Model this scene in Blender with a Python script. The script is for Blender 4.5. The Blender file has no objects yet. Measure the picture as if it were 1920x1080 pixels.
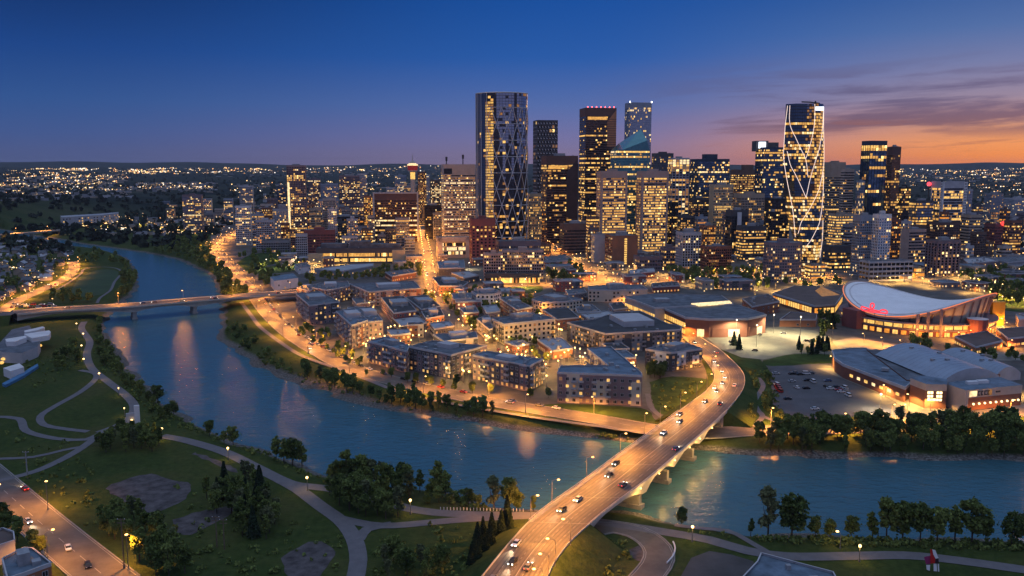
import bpy, math, random
import numpy as np
from mathutils import Vector, Matrix
random.seed(7); rng = np.random.default_rng(7)
S = bpy.context.scene
COL = S.collection
R = math.radians
# ------------------------------------------------------------------ camera
CAM_H = 125.0; F = 1600.0; HY = 313.0
PITCH = math.atan((540 - HY) / F)
cam = bpy.data.cameras.new('camera'); cam.sensor_width = 36; cam.lens = F / 1920 * 36
cam.clip_start = 1; cam.clip_end = 60000
camo = bpy.data.objects.new('camera', cam); COL.objects.link(camo)
camo.location = (0, 0, CAM_H); camo.rotation_euler = (math.pi / 2 - PITCH, 0, 0)
S.camera = camo
S.view_settings.view_transform = 'Standard'; S.view_settings.look = 'None'
S.view_settings.exposure = 0.0; S.view_settings.gamma = 1.0
S.cycles.use_denoising = True
try: S.cycles.denoiser = 'OPENIMAGEDENOISE'
except Exception: pass
S.cycles.max_bounces = 5; S.cycles.diffuse_bounces = 2; S.cycles.glossy_bounces = 3
S.cycles.transmission_bounces = 2; S.cycles.sample_clamp_indirect = 4.0; S.cycles.sample_clamp_direct = 30.0
S.cycles.caustics_reflective = False; S.cycles.caustics_refractive = False
S.cycles.use_light_tree = True
# ------------------------------------------------------------------ sky
SUN_AZ = 36.0; SUN_EL = 1.0
def s2l(c):
    return tuple((x / 255 / 12.92) if x / 255 <= .04045 else ((x / 255 + .055) / 1.055) ** 2.4 for x in c)
W = bpy.data.worlds.new('World'); S.world = W; W.use_nodes = True
nt = W.node_tree; nt.nodes.clear(); L = nt.links.new
def N(t, **k):
    n = nt.nodes.new(t)
    for a, b in k.items(): setattr(n, a, b)
    return n
def MATH(op, a, b=None, c=None, clamp=False):
    n = N('ShaderNodeMath', operation=op, use_clamp=clamp)
    for i, v in enumerate((a, b, c)):
        if v is None: continue
        if isinstance(v, (int, float)): n.inputs[i].default_value = v
        else: L(v, n.inputs[i])
    return n.outputs[0]
tc = N('ShaderNodeTexCoord'); sep = N('ShaderNodeSeparateXYZ'); L(tc.outputs['Generated'], sep.inputs[0])
X, Y, Z = sep.outputs
elev = MATH('MULTIPLY', MATH('ARCSINE', Z), 180 / math.pi)
az = MATH('MULTIPLY', MATH('ARCTAN2', X, Y), 180 / math.pi)
def ramp(stops, top=60.0):
    """elevation in degrees -> colour; square-root spaced so that the first degrees are finely divided"""
    r = N('ShaderNodeValToRGB'); r.color_ramp.interpolation = 'EASE' if False else 'LINEAR'
    el = r.color_ramp.elements
    while len(el) > 1: el.remove(el[-1])
    for i, (d, c) in enumerate(stops):
        p = math.sqrt(max(d, 0) / top)
        e = el[0] if i == 0 else el.new(p)
        e.position = p; e.color = (*s2l(c), 1)
    t = MATH('SQRT', MATH('DIVIDE', MATH('MAXIMUM', elev, 0.0), top), clamp=True); L(t, r.inputs[0])
    return r.outputs[0]
ZEN = (184, 198, 226)
left_sky = ramp([(0, (76, 86, 130)), (1, (68, 86, 136)), (2, (58, 85, 142)), (4, (40, 81, 144)), (7, (14, 64, 134)), (10.7, (0, 44, 104)), (16, (20, 74, 134)), (30, (84, 124, 180)), (60, ZEN)])
mid_sky = ramp([(0, (142, 116, 138)), (.9, (122, 112, 150)), (2, (108, 110, 162)), (4, (76, 104, 168)), (7, (24, 86, 166)), (10.7, (0, 74, 156)), (16, (26, 90, 160)), (30, (88, 130, 186)), (60, ZEN)])
right_sky = ramp([(0, (238, 122, 48)), (.7, (238, 138, 68)), (1.5, (232, 148, 94)), (2.4, (196, 138, 118)), (4, (140, 128, 156)), (6, (104, 118, 166)), (8, (64, 104, 164)), (10.7, (22, 82, 152)), (16, (34, 90, 156)), (30, (92, 130, 186)), (60, ZEN)])
back_sky = ramp([(0, (118, 112, 146)), (6, (132, 125, 162)), (15, (122, 132, 176)), (30, (118, 142, 190)), (60, ZEN)])
def mix(f, a, b):
    m = N('ShaderNodeMix', data_type='RGBA'); L(f, m.inputs[0])
    for s, v in ((6, a), (7, b)):
        if isinstance(v, tuple): m.inputs[s].default_value = (*v, 1)
        else: L(v, m.inputs[s])
    return m.outputs[2]
def sstep(v, a, b):
    m = N('ShaderNodeMapRange', interpolation_type='SMOOTHSTEP'); L(v, m.inputs[0])
    m.inputs[1].default_value = a; m.inputs[2].default_value = b
    return m.outputs[0]
absaz = MATH('ABSOLUTE', MATH('SUBTRACT', az, SUN_AZ))
base = mix(sstep(MATH('ABSOLUTE', az), 62, 125), mix(sstep(absaz, 66, 30), left_sky, mid_sky), back_sky)
base = mix(sstep(absaz, 32, 6), base, right_sky)
# streaky clouds low over the sunset: noise in direction space, stretched along the horizon
cmb = N('ShaderNodeCombineXYZ'); L(MATH('MULTIPLY', az, .055), cmb.inputs[0])
L(MATH('MULTIPLY', MATH('ADD', elev, MATH('MULTIPLY', az, -.035)), .62), cmb.inputs[1])
def noise(scale, detail, rough, off=0.0, dist=0.0):
    m = N('ShaderNodeMapping'); L(cmb.outputs[0], m.inputs[0]); m.inputs[1].default_value = (off, off * .7, off)
    n = N('ShaderNodeTexNoise'); L(m.outputs[0], n.inputs[0]); n.inputs['Scale'].default_value = scale
    n.inputs['Detail'].default_value = detail; n.inputs['Roughness'].default_value = rough; n.inputs['Distortion'].default_value = dist
    return n.outputs[0]
n1 = noise(1.35, 6, .58, 3.3, .35)
azin = sstep(absaz, 34, 14)
band = MATH('MULTIPLY', sstep(elev, 1.3, 2.7), sstep(elev, 7.2, 4.2))
cl = MATH('MULTIPLY', MATH('MULTIPLY', sstep(n1, .44, .58), band), azin)
cloudcol = mix(sstep(elev, 1.6, 4.6), s2l((98, 68, 94)), s2l((84, 84, 128)))
base = mix(MATH('MULTIPLY', cl, .86), base, cloudcol)
n2 = noise(2.2, 5, .6, 9.1, .2)
cl2 = MATH('MULTIPLY', MATH('MULTIPLY', sstep(n2, .57, .68), MATH('MULTIPLY', sstep(elev, .7, 1.3), sstep(elev, 3.4, 2.2))), azin)
base = mix(MATH('MULTIPLY', cl2, .5), base, s2l((150, 92, 88)))
bg1 = N('ShaderNodeBackground'); L(base, bg1.inputs[0]); bg1.inputs[1].default_value = 1.0
sky = N('ShaderNodeTexSky', sky_type='NISHITA'); sky.sun_disc = False
sky.sun_elevation = R(SUN_EL); sky.sun_rotation = R(SUN_AZ); sky.altitude = 1100
bg2 = N('ShaderNodeBackground'); L(sky.outputs[0], bg2.inputs[0]); bg2.inputs[1].default_value = 0.006
add = N('ShaderNodeAddShader'); L(bg1.outputs[0], add.inputs[0]); L(bg2.outputs[0], add.inputs[1])
wo = N('ShaderNodeOutputWorld'); L(add.outputs[0], wo.inputs[0])
# after-glow: the sun has all but set
sl = bpy.data.lights.new('sun', 'SUN'); sl.energy = 0.12; sl.angle = R(10); sl.color = (1, .55, .3)
so = bpy.data.objects.new('sun', sl); COL.objects.link(so)
so.rotation_euler = (R(90 - SUN_EL - 2), 0, R(180 - SUN_AZ))
so.location = (0, 0, 300)
# ------------------------------------------------------------------ pixel <-> world
_fw = np.array([0, math.cos(PITCH), -math.sin(PITCH)]); _up = np.array([0, math.sin(PITCH), math.cos(PITCH)]); _rt = np.array([1., 0, 0])
def ray(px, py): return _fw + _rt * ((px - 960) / F) - _up * ((py - 540) / F)
def g(px, py, z=0.0):
    d = ray(px, py); t = (z - CAM_H) / d[2]
    return (d[0] * t, d[1] * t, z)
def at(px, py, D):
    d = ray(px, py); t = D / d[1]
    return (d[0] * t, D, CAM_H + d[2] * t)
def proj(x, y, z):
    v = np.array([x, y, z - CAM_H]); w = v @ _fw
    return 960 + F * (v @ _rt) / w, 540 - F * (v @ _up) / w
# ------------------------------------------------------------------ materials
MATS = {}
def M(name, col, rough=.8, metal=0., var=.25, vs=.15, spec=.3, emit=None, es=0., coat=0., bump=0.):
    if name in MATS: return MATS[name]
    m = bpy.data.materials.new(name); m.use_nodes = True; t = m.node_tree; b = t.nodes['Principled BSDF']
    b.inputs['Roughness'].default_value = rough; b.inputs['Metallic'].default_value = metal
    b.inputs['Specular IOR Level'].default_value = spec; b.inputs['Base Color'].default_value = (*col, 1)
    if var:
        tx = t.nodes.new('ShaderNodeNewGeometry'); n = t.nodes.new('ShaderNodeTexNoise')
        t.links.new(tx.outputs['Position'], n.inputs[0]); n.inputs['Scale'].default_value = vs; n.inputs['Detail'].default_value = 5; n.inputs['Roughness'].default_value = .65
        r = t.nodes.new('ShaderNodeValToRGB'); e = r.color_ramp.elements
        e[0].position = .3; e[1].position = .7
        e[0].color = (*[max(0, c * (1 - var)) for c in col], 1); e[1].color = (*[min(1, c * (1 + var)) for c in col], 1)
        t.links.new(n.outputs[0], r.inputs[0]); t.links.new(r.outputs[0], b.inputs['Base Color'])
        if bump:
            bp = t.nodes.new('ShaderNodeBump'); bp.inputs['Strength'].default_value = bump
            t.links.new(n.outputs[0], bp.inputs['Height']); t.links.new(bp.outputs[0], b.inputs['Normal'])
    if emit:
        b.inputs['Emission Color'].default_value = (*emit, 1); b.inputs['Emission Strength'].default_value = es
        try: m.cycles.emission_sampling = 'NONE'
        except Exception: pass
        if var and es:
            n2 = t.nodes.new('ShaderNodeTexNoise'); t.links.new(tx.outputs['Position'], n2.inputs[0]); n2.inputs['Scale'].default_value = .55; n2.inputs['Detail'].default_value = 2
            mr = t.nodes.new('ShaderNodeMapRange'); mr.inputs[1].default_value = .3; mr.inputs[2].default_value = .7; mr.inputs[3].default_value = es * .55; mr.inputs[4].default_value = es * 1.35
            t.links.new(n2.outputs[0], mr.inputs[0]); t.links.new(mr.outputs[0], b.inputs['Emission Strength'])
    MATS[name] = m
    return m
# ------------------------------------------------------------------ objects
class MB:
    def __init__(s): s.v = []; s.f = []; s.m = []
    def poly(s, pts, mi=0):
        n = len(s.v); s.v += [tuple(p) for p in pts]; s.f.append(tuple(range(n, n + len(pts)))); s.m.append(mi)
    def box(s, x0, y0, z0, x1, y1, z1, mi=0, mt=None):
        n = len(s.v)
        s.v += [(x0, y0, z0), (x1, y0, z0), (x1, y1, z0), (x0, y1, z0), (x0, y0, z1), (x1, y0, z1), (x1, y1, z1), (x0, y1, z1)]
        s.f += [(n, n + 1, n + 5, n + 4), (n + 1, n + 2, n + 6, n + 5), (n + 2, n + 3, n + 7, n + 6), (n + 3, n, n + 4, n + 7), (n + 4, n + 5, n + 6, n + 7), (n + 3, n + 2, n + 1, n)]
        s.m += [mi] * 4 + [mi if mt is None else mt, mi]
    def obox(s, c, rz, lx, ly, z0, z1, mi=0, mt=None):
        """box centred on c (x, y), turned rz about z"""
        ca, sa = math.cos(rz), math.sin(rz)
        p = [(c[0] + ca * a * lx / 2 - sa * b * ly / 2, c[1] + sa * a * lx / 2 + ca * b * ly / 2) for a, b in ((-1, -1), (1, -1), (1, 1), (-1, 1))]
        s.prism(p, z0, z1, mi, mi if mt is None else mt)
    def prism(s, plan, z0, z1, mi=0, mt=None, cap=True):
        k = len(plan); n = len(s.v)
        s.v += [(p[0], p[1], z0) for p in plan] + [(p[0], p[1], z1) for p in plan]
        for i in range(k):
            j = (i + 1) % k; s.f.append((n + i, n + j, n + k + j, n + k + i)); s.m.append(mi)
        if cap: s.f.append(tuple(n + k + i for i in range(k))); s.m.append(mi if mt is None else mt)
    def tube(s, pts, r, k=6, mi=0):
        pts = [Vector(p) for p in pts]; n0 = len(s.v)
        for i, p in enumerate(pts):
            d = (pts[min(i + 1, len(pts) - 1)] - pts[max(i - 1, 0)]).normalized()
            a = d.cross(Vector((0, 0, 1)));
            if a.length < 1e-3: a = Vector((1, 0, 0))
            a.normalize(); b = a.cross(d); rr = r[i] if isinstance(r, (list, tuple)) else r
            for q in range(k):
                t = 2 * math.pi * q / k; s.v.append(tuple(p + (a * math.cos(t) + b * math.sin(t)) * rr))
        for i in range(len(pts) - 1):
            for q in range(k):
                s.f.append((n0 + i * k + q, n0 + i * k + (q + 1) % k, n0 + (i + 1) * k + (q + 1) % k, n0 + (i + 1) * k + q)); s.m.append(mi)
        s.f.append(tuple(n0 + q for q in range(k))); s.m.append(mi)
        s.f.append(tuple(n0 + (len(pts) - 1) * k + q for q in range(k))); s.m.append(mi)
    def ball(s, c, r, mi=0, seg=8, rings=5, sz=1.0):
        n0 = len(s.v)
        s.v.append((c[0], c[1], c[2] + r * sz))
        for i in range(1, rings):
            ph = math.pi * i / rings
            for q in range(seg):
                t = 2 * math.pi * q / seg; s.v.append((c[0] + r * math.sin(ph) * math.cos(t), c[1] + r * math.sin(ph) * math.sin(t), c[2] + r * sz * math.cos(ph)))
        s.v.append((c[0], c[1], c[2] - r * sz)); e = len(s.v) - 1
        for q in range(seg): s.f.append((n0, n0 + 1 + q, n0 + 1 + (q + 1) % seg)); s.m.append(mi)
        for i in range(rings - 2):
            for q in range(seg):
                a = n0 + 1 + i * seg
                s.f.append((a + q, a + seg + q, a + seg + (q + 1) % seg, a + (q + 1) % seg)); s.m.append(mi)
        a = n0 + 1 + (rings - 2) * seg
        for q in range(seg): s.f.append((a + q, e, a + (q + 1) % seg)); s.m.append(mi)
    def mesh(s, name, mats, loc=(0, 0, 0), smooth=False):
        me = bpy.data.meshes.new(name)
        v = [(a - loc[0], b - loc[1], c - loc[2]) for a, b, c in s.v] if any(loc) else s.v
        me.from_pydata(v, [], s.f)
        for m in mats: me.materials.append(m)
        if len(mats) > 1: me.polygons.foreach_set('material_index', s.m)
        if smooth: me.polygons.foreach_set('use_smooth', [True] * len(s.f))
        me.update()
        return me
    def build(s, name, mats, parent=None, smooth=False):
        """s.v in world coordinates; the parent is an unrotated Empty"""
        loc = tuple(parent.matrix_basis.translation) if parent else (0, 0, 0)
        if not isinstance(mats, (list, tuple)): mats = [mats]
        return link(name, s.mesh(name, mats, loc, smooth), parent)
def link(name, me, parent=None, loc=None, rz=None, scale=None):
    o = bpy.data.objects.new(name, me); COL.objects.link(o)
    if parent: o.parent = parent
    if loc is not None: o.location = loc
    if rz is not None: o.rotation_euler = (0, 0, rz)
    if scale is not None: o.scale = scale
    return o
def tag(o, label, cat, group=None, kind=None):
    o['label'] = label; o['category'] = cat
    if group: o['group'] = group
    if kind: o['kind'] = kind
    return o
def thing(name, label, cat, loc, group=None, rz=0):
    o = bpy.data.objects.new(name, None); COL.objects.link(o); o.location = loc; o.empty_display_size = .5
    if rz: o.rotation_euler = (0, 0, rz)
    return tag(o, label, cat, group)
def struct(o, label=None, cat=None, kind='structure'):
    o['kind'] = kind
    if label: o['label'] = label
    if cat: o['category'] = cat
    return o
def smooth_line(pts, step=6.0):
    """Catmull-Rom through points (any dimension), resampled every step metres"""
    P = [np.array(p, float) for p in pts]; out = []
    P = [2 * P[0] - P[1]] + P + [2 * P[-1] - P[-2]]
    for i in range(1, len(P) - 2):
        a, b, c, d = P[i - 1:i + 3]; n = max(2, int(np.linalg.norm(c - b) / step))
        for k in range(n):
            t = k / n
            out.append(.5 * ((2 * b) + (-a + c) * t + (2 * a - 5 * b + 4 * c - d) * t * t + (-a + 3 * b - 3 * c + d) * t ** 3))
    out.append(P[-2])
    return out
# ------------------------------------------------------------------ land and water
WZ = -4.0
near_bank = [(-60, 450), (0, 449), (60, 453), (105, 459), (150, 464), (190, 469), (232, 481), (250, 495), (261, 520), (257, 545), (240, 562), (212, 585), (203, 608), (205, 632), (228, 660), (245, 690), (280, 720), (305, 745), (345, 778), (400, 803), (450, 833), (520, 850), (570, 872), (610, 893), (700, 905), (780, 912), (830, 922), (890, 938), (950, 955), (1010, 955), (1100, 950), (1190, 962), (1250, 976), (1340, 988), (1400, 998), (1500, 1003), (1700, 1006), (1925, 1010), (2300, 1015)]
far_bank = [(2300, 872), (1920, 866), (1700, 862), (1560, 860), (1460, 856), (1380, 851), (1300, 846), (1240, 840), (1180, 832), (1100, 824), (1000, 812), (900, 797), (850, 787), (770, 776), (690, 762), (620, 744), (570, 730), (520, 712), (482, 693), (455, 670), (425, 648), (407, 632), (410, 608), (413, 580), (405, 545), (392, 517), (360, 500), (330, 487), (270, 474), (200, 464), (150, 457), (110, 449), (40, 439), (0, 431), (-60, 424)]
def dens(pts, z, step):
    w = [g(x, y, z)[:2] for x, y in pts]
    return [tuple(p) for p in smooth_line(w, step)]
RIV = dens(near_bank, WZ, 12.0) + dens(far_bank, WZ, 12.0)
RV = np.array(RIV)
def river_dist(x, y):
    """signed distance to the river's edge: negative in the water"""
    out = np.full(x.shape, 1e9); ins = np.zeros(x.shape, bool)
    a = RV; b = np.roll(RV, -1, 0)
    for (ax, ay), (bx, by) in zip(a, b):
        dx, dy = bx - ax, by - ay; l2 = dx * dx + dy * dy + 1e-9
        t = np.clip(((x - ax) * dx + (y - ay) * dy) / l2, 0, 1)
        out = np.minimum(out, (x - ax - t * dx) ** 2 + (y - ay - t * dy) ** 2)
        c = ((ay > y) != (by > y)) & (x < dx * (y - ay) / (by - ay + 1e-12) + ax); ins ^= c
    d = np.sqrt(out); return np.where(ins, -d, d)
def bank_w(x, y):
    px = 960 + F * x / np.maximum(y, 1); return 15 + 24 * np.exp(-((px - 600) / 110) ** 2) * (y > 430) * (y < 640)
def ss(t): t = np.clip(t, 0, 1); return t * t * (3 - 2 * t)
def base_h(x, y):
    px = 960 + F * x / np.maximum(y, 1)
    h = 95 * np.clip((y - 2900) / 9000, 0, 1) ** 1.05
    q = np.clip(px / 330, -1, 1); foot = 1640 + 710 * q; hh = (46 - 22 * q) * ss((760 - px) / 420)
    h = h + hh * ss((y - foot) / 380)
    h = h + np.clip((y - 3000) / 4000, 0, 1) * (9 * np.sin(x / 610 + 1.3) * np.sin(y / 830) + 5 * np.sin(x / 270 + y / 410))
    rid = 62 + 14 * np.sin(x / 1150 + .6) + 8 * np.sin(x / 420) + 34 * np.exp(-((px - 1835) / 70) ** 2) + 12 * np.exp(-((px - 760) / 160) ** 2)
    h = h + rid * ss((y - 11300) / 2300)
    return h
nr, ncl = 560, 430
DD = 165 * (14500 / 165) ** (np.arange(nr) / (nr - 1)); TT = np.linspace(-.86, .86, ncl)
gx = DD[:, None] * TT[None, :]; gy = np.repeat(DD[:, None], ncl, 1)
gz_ = base_h(gx, gy)
nearm = gy < 2200
rd = np.full(gx.shape, 999.0); rd[nearm] = river_dist(gx[nearm], gy[nearm])
jit = 2.2 * np.sin(gx / 7.3 + np.sin(gy / 9.1) * 1.7) + 1.5 * np.sin(gy / 4.7 + gx / 11)
BW = bank_w(gx, gy)
bank = np.where(rd > 0, -4 + 4 * ss(rd / BW), np.maximum(-8, -4 + rd * .45))
bank = np.where((rd > -6) & (rd < 13), bank + .22 * jit * np.exp(-((rd - 2) / 6) ** 2), bank)
gz_ = np.where(rd < BW, np.minimum(gz_, bank), gz_)
vs_ = np.stack([gx.ravel(), gy.ravel(), gz_.ravel()], 1)
idx = np.arange(nr * ncl).reshape(nr, ncl)
fc = np.stack([idx[:-1, :-1], idx[:-1, 1:], idx[1:, 1:], idx[1:, :-1]], -1).reshape(-1, 4)
def np_mesh(name, v, f, mats, smooth=False, mi=None):
    me = bpy.data.meshes.new(name); k = f.shape[1]
    me.vertices.add(len(v)); me.vertices.foreach_set('co', np.asarray(v, np.float32).ravel())
    me.loops.add(f.size); me.loops.foreach_set('vertex_index', f.ravel().astype(np.int32))
    me.polygons.add(len(f)); me.polygons.foreach_set('loop_start', np.arange(0, f.size, k, dtype=np.int32))
    try: me.polygons.foreach_set('loop_total', np.full(len(f), k, np.int32))
    except Exception: pass
    for m in mats: me.materials.append(m)
    if mi is not None: me.polygons.foreach_set('material_index', np.asarray(mi, np.int32))
    if smooth: me.polygons.foreach_set('use_smooth', np.ones(len(f), bool))
    me.update(calc_edges=True); return me
def ground_mat():
    m = bpy.data.materials.new('turf'); m.use_nodes = True; t = m.node_tree; b = t.nodes['Principled BSDF']; l = t.links.new
    b.inputs['Roughness'].default_value = .95; b.inputs['Specular IOR Level'].default_value = .05
    geo = t.nodes.new('ShaderNodeNewGeometry'); sp = t.nodes.new('ShaderNodeSeparateXYZ'); l(geo.outputs['Position'], sp.inputs[0])
    def nz(sc, de):
        n = t.nodes.new('ShaderNodeTexNoise'); l(geo.outputs['Position'], n.inputs[0]); n.inputs['Scale'].default_value = sc; n.inputs['Detail'].default_value = de; n.inputs['Roughness'].default_value = .65; return n.outputs[0]
    def rp(f, st):
        r = t.nodes.new('ShaderNodeValToRGB'); e = r.color_ramp.elements
        while len(e) > 1: e.remove(e[-1])
        for i, (p, c) in enumerate(st):
            q = e[0] if i == 0 else e.new(p); q.position = p; q.color = (*c, 1)
        l(f, r.inputs[0]); return r.outputs[0]
    def mx(f, a, c):
        q = t.nodes.new('ShaderNodeMix'); q.data_type = 'RGBA'; l(f, q.inputs[0]); l(a, q.inputs[6]); l(c, q.inputs[7]); return q.outputs[2]
    def mr(f, a, c):
        q = t.nodes.new('ShaderNodeMapRange'); q.interpolation_type = 'SMOOTHSTEP'; l(f, q.inputs[0]); q.inputs[1].default_value = a; q.inputs[2].default_value = c; return q.outputs[0]
    big = rp(nz(.022, 6), [(.3, (.014, .028, .009)), (.46, (.034, .060, .015)), (.58, (.062, .072, .022)), (.72, (.085, .072, .036))])
    fine = rp(nz(.35, 5), [(.3, (.014, .026, .009)), (.7, (.068, .088, .026))])
    half = t.nodes.new('ShaderNodeValue'); half.outputs[0].default_value = .5
    turf = mx(half.outputs[0], big, fine)
    rock = rp(nz(.9, 4), [(.32, (.03, .03, .029)), (.5, (.10, .097, .092)), (.72, (.24, .235, .225))])
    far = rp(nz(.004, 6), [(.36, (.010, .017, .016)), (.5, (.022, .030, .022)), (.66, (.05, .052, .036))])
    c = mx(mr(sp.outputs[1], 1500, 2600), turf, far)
    c = mx(mr(sp.outputs[2], -2.2, -3.2), c, rock)
    l(c, b.inputs['Base Color'])
    bp = t.nodes.new('ShaderNodeBump'); bp.inputs['Strength'].default_value = .7; bp.inputs['Distance'].default_value = .8; l(nz(.5, 6), bp.inputs['Height']); l(bp.outputs[0], b.inputs['Normal'])
    return m
TURF = ground_mat()
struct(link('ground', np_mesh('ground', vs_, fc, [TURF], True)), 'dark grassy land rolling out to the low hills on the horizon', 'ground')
def gz(x, y):
    h = float(base_h(np.array(float(x)), np.array(float(y))))
    if y < 2200:
        r = float(river_dist(np.array(float(x)), np.array(float(y))))
        w = float(bank_w(np.array(float(x)), np.array(float(y))))
        if r < w: h = min(h, -4 + 4 * float(ss(r / w)) if r > 0 else -4.5)
    return h
def gnd_many(px, py):
    """the same for arrays of pixels (py above 396)"""
    px, py = np.asarray(px, float), np.asarray(py, float); d = _fw[None] + _rt[None] * ((px - 960) / F)[:, None] - _up[None] * ((py - 540) / F)[:, None]
    D = np.where(py > 396, -CAM_H / np.minimum(d[:, 2], -1e-4) * d[:, 1], 1300.0); go = py <= 396
    for _ in range(210):
        if not go.any(): break
        t = D / d[:, 1]; hit = CAM_H + d[:, 2] * t <= base_h(d[:, 0] * t, D); go &= ~hit & (D < 14400); D = np.where(go, D * 1.012, D)
    t = D / d[:, 1]; return d[:, 0] * t, D, CAM_H + d[:, 2] * t
def gnd(px, py):
    """where the pixel's ray meets the land"""
    if py > 396: return g(px, py, 0.)
    d = ray(px, py); D = 1300.0
    while D < 14400:
        p = d * (D / d[1]); 
        if CAM_H + p[2] <= float(base_h(np.array(p[0]), np.array(p[1]))): break
        D *= 1.012
    return (p[0], p[1], CAM_H + p[2])
def water_mat():
    m = bpy.data.materials.new('river_water'); m.use_nodes = True; t = m.node_tree; b = t.nodes['Principled BSDF']; l = t.links.new
    b.inputs['Base Color'].default_value = (.036, .108, .145, 1); b.inputs['Roughness'].default_value = .17
    b.inputs['IOR'].default_value = 1.33; b.inputs['Specular IOR Level'].default_value = .5
    geo = t.nodes.new('ShaderNodeNewGeometry'); mp = t.nodes.new('ShaderNodeMapping'); l(geo.outputs['Position'], mp.inputs[0])
    mp.inputs['Rotation'].default_value = (0, 0, R(25)); mp.inputs['Scale'].default_value = (.55, 1.0, 1)
    n = t.nodes.new('ShaderNodeTexNoise'); l(mp.outputs[0], n.inputs[0]); n.inputs['Scale'].default_value = .34; n.inputs['Detail'].default_value = 5; n.inputs['Roughness'].default_value = .62; n.inputs['Distortion'].default_value = .4
    n2 = t.nodes.new('ShaderNodeTexNoise'); l(geo.outputs['Position'], n2.inputs[0]); n2.inputs['Scale'].default_value = .05; n2.inputs['Detail'].default_value = 3
    ad = t.nodes.new('ShaderNodeMath'); ad.operation = 'MULTIPLY_ADD'; l(n2.outputs[0], ad.inputs[0]); ad.inputs[1].default_value = 1.3; l(n.outputs[0], ad.inputs[2])
    bp = t.nodes.new('ShaderNodeBump'); bp.inputs['Strength'].default_value = .34; bp.inputs['Distance'].default_value = 1.5; l(ad.outputs[0], bp.inputs['Height']); l(bp.outputs[0], b.inputs['Normal'])
    return m
WATER = water_mat()
mb = MB(); mb.poly([(x * 1.0, y, WZ) for x, y in RIV])
# a little wider than its bed, so that the banks cut its edge
cx = sum(p[0] for p in RIV) / len(RIV)
wat = MB(); 
wx = np.linspace(-1500, 1300, 15)
wat.poly([(-2100, 180, WZ), (1000, 180, WZ), (1000, 900, WZ), (300, 1300, WZ), (-500, 1900, WZ), (-2100, 2300, WZ)])
struct(wat.build('river', WATER), 'wide blue river bending past the city', 'river')
# ------------------------------------------------------------------ flat surfaces
ASPH = M('asphalt', (.095, .085, .078), .65, var=.35, vs=.12)
ASPH_D = M('dark_asphalt', (.06, .06, .064), .85, var=.3, vs=.1)
PAVE = M('city_paving', (.075, .071, .068), .8, var=.5, vs=.06)
PATHM = M('path_paving', (.125, .122, .135), .85, var=.15, vs=.3)
LAWN = M('lawn', (.036, .062, .018), .95, var=.45, vs=.11, spec=.05)
CONC = M('concrete', (.36, .35, .33), .8, var=.2, vs=.2)
CONC_D = M('weathered_concrete', (.22, .215, .21), .85, var=.3, vs=.25)
DIRT = M('bare_soil', (.085, .078, .082), .95, var=.55, vs=.22, spec=.05)
PAINT = M('road_paint', (.30, .29, .27), .6, var=.15, vs=.8)
def sheet(name, pts, mat, z, jag=0., label=None, cat=None):
    """flat surface from pixel corners; jag roughens its outline (soil, lawns)"""
    P = [g(x, y, z)[:2] for x, y in pts]
    if jag:
        P = [tuple(p) for p in smooth_line(P + [P[0]], 3.0)][:-1]
        P = [(x + random.uniform(-jag, jag), y + random.uniform(-jag, jag)) for x, y in P]
    m = MB(); m.poly([(x, y, z) for x, y in P])
    a = sum(P[i][0] * P[(i + 1) % len(P)][1] - P[(i + 1) % len(P)][0] * P[i][1] for i in range(len(P)))
    if a < 0: m.f[0] = m.f[0][::-1]
    return struct(m.build(name, mat), label, cat)
def side_of(line):
    out = []
    for i, p in enumerate(line):
        d = line[min(i + 1, len(line) - 1)][:2] - line[max(i - 1, 0)][:2]; d = d / (np.linalg.norm(d) + 1e-9); out.append(np.array([d[1], -d[0]]))
    return out
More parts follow.
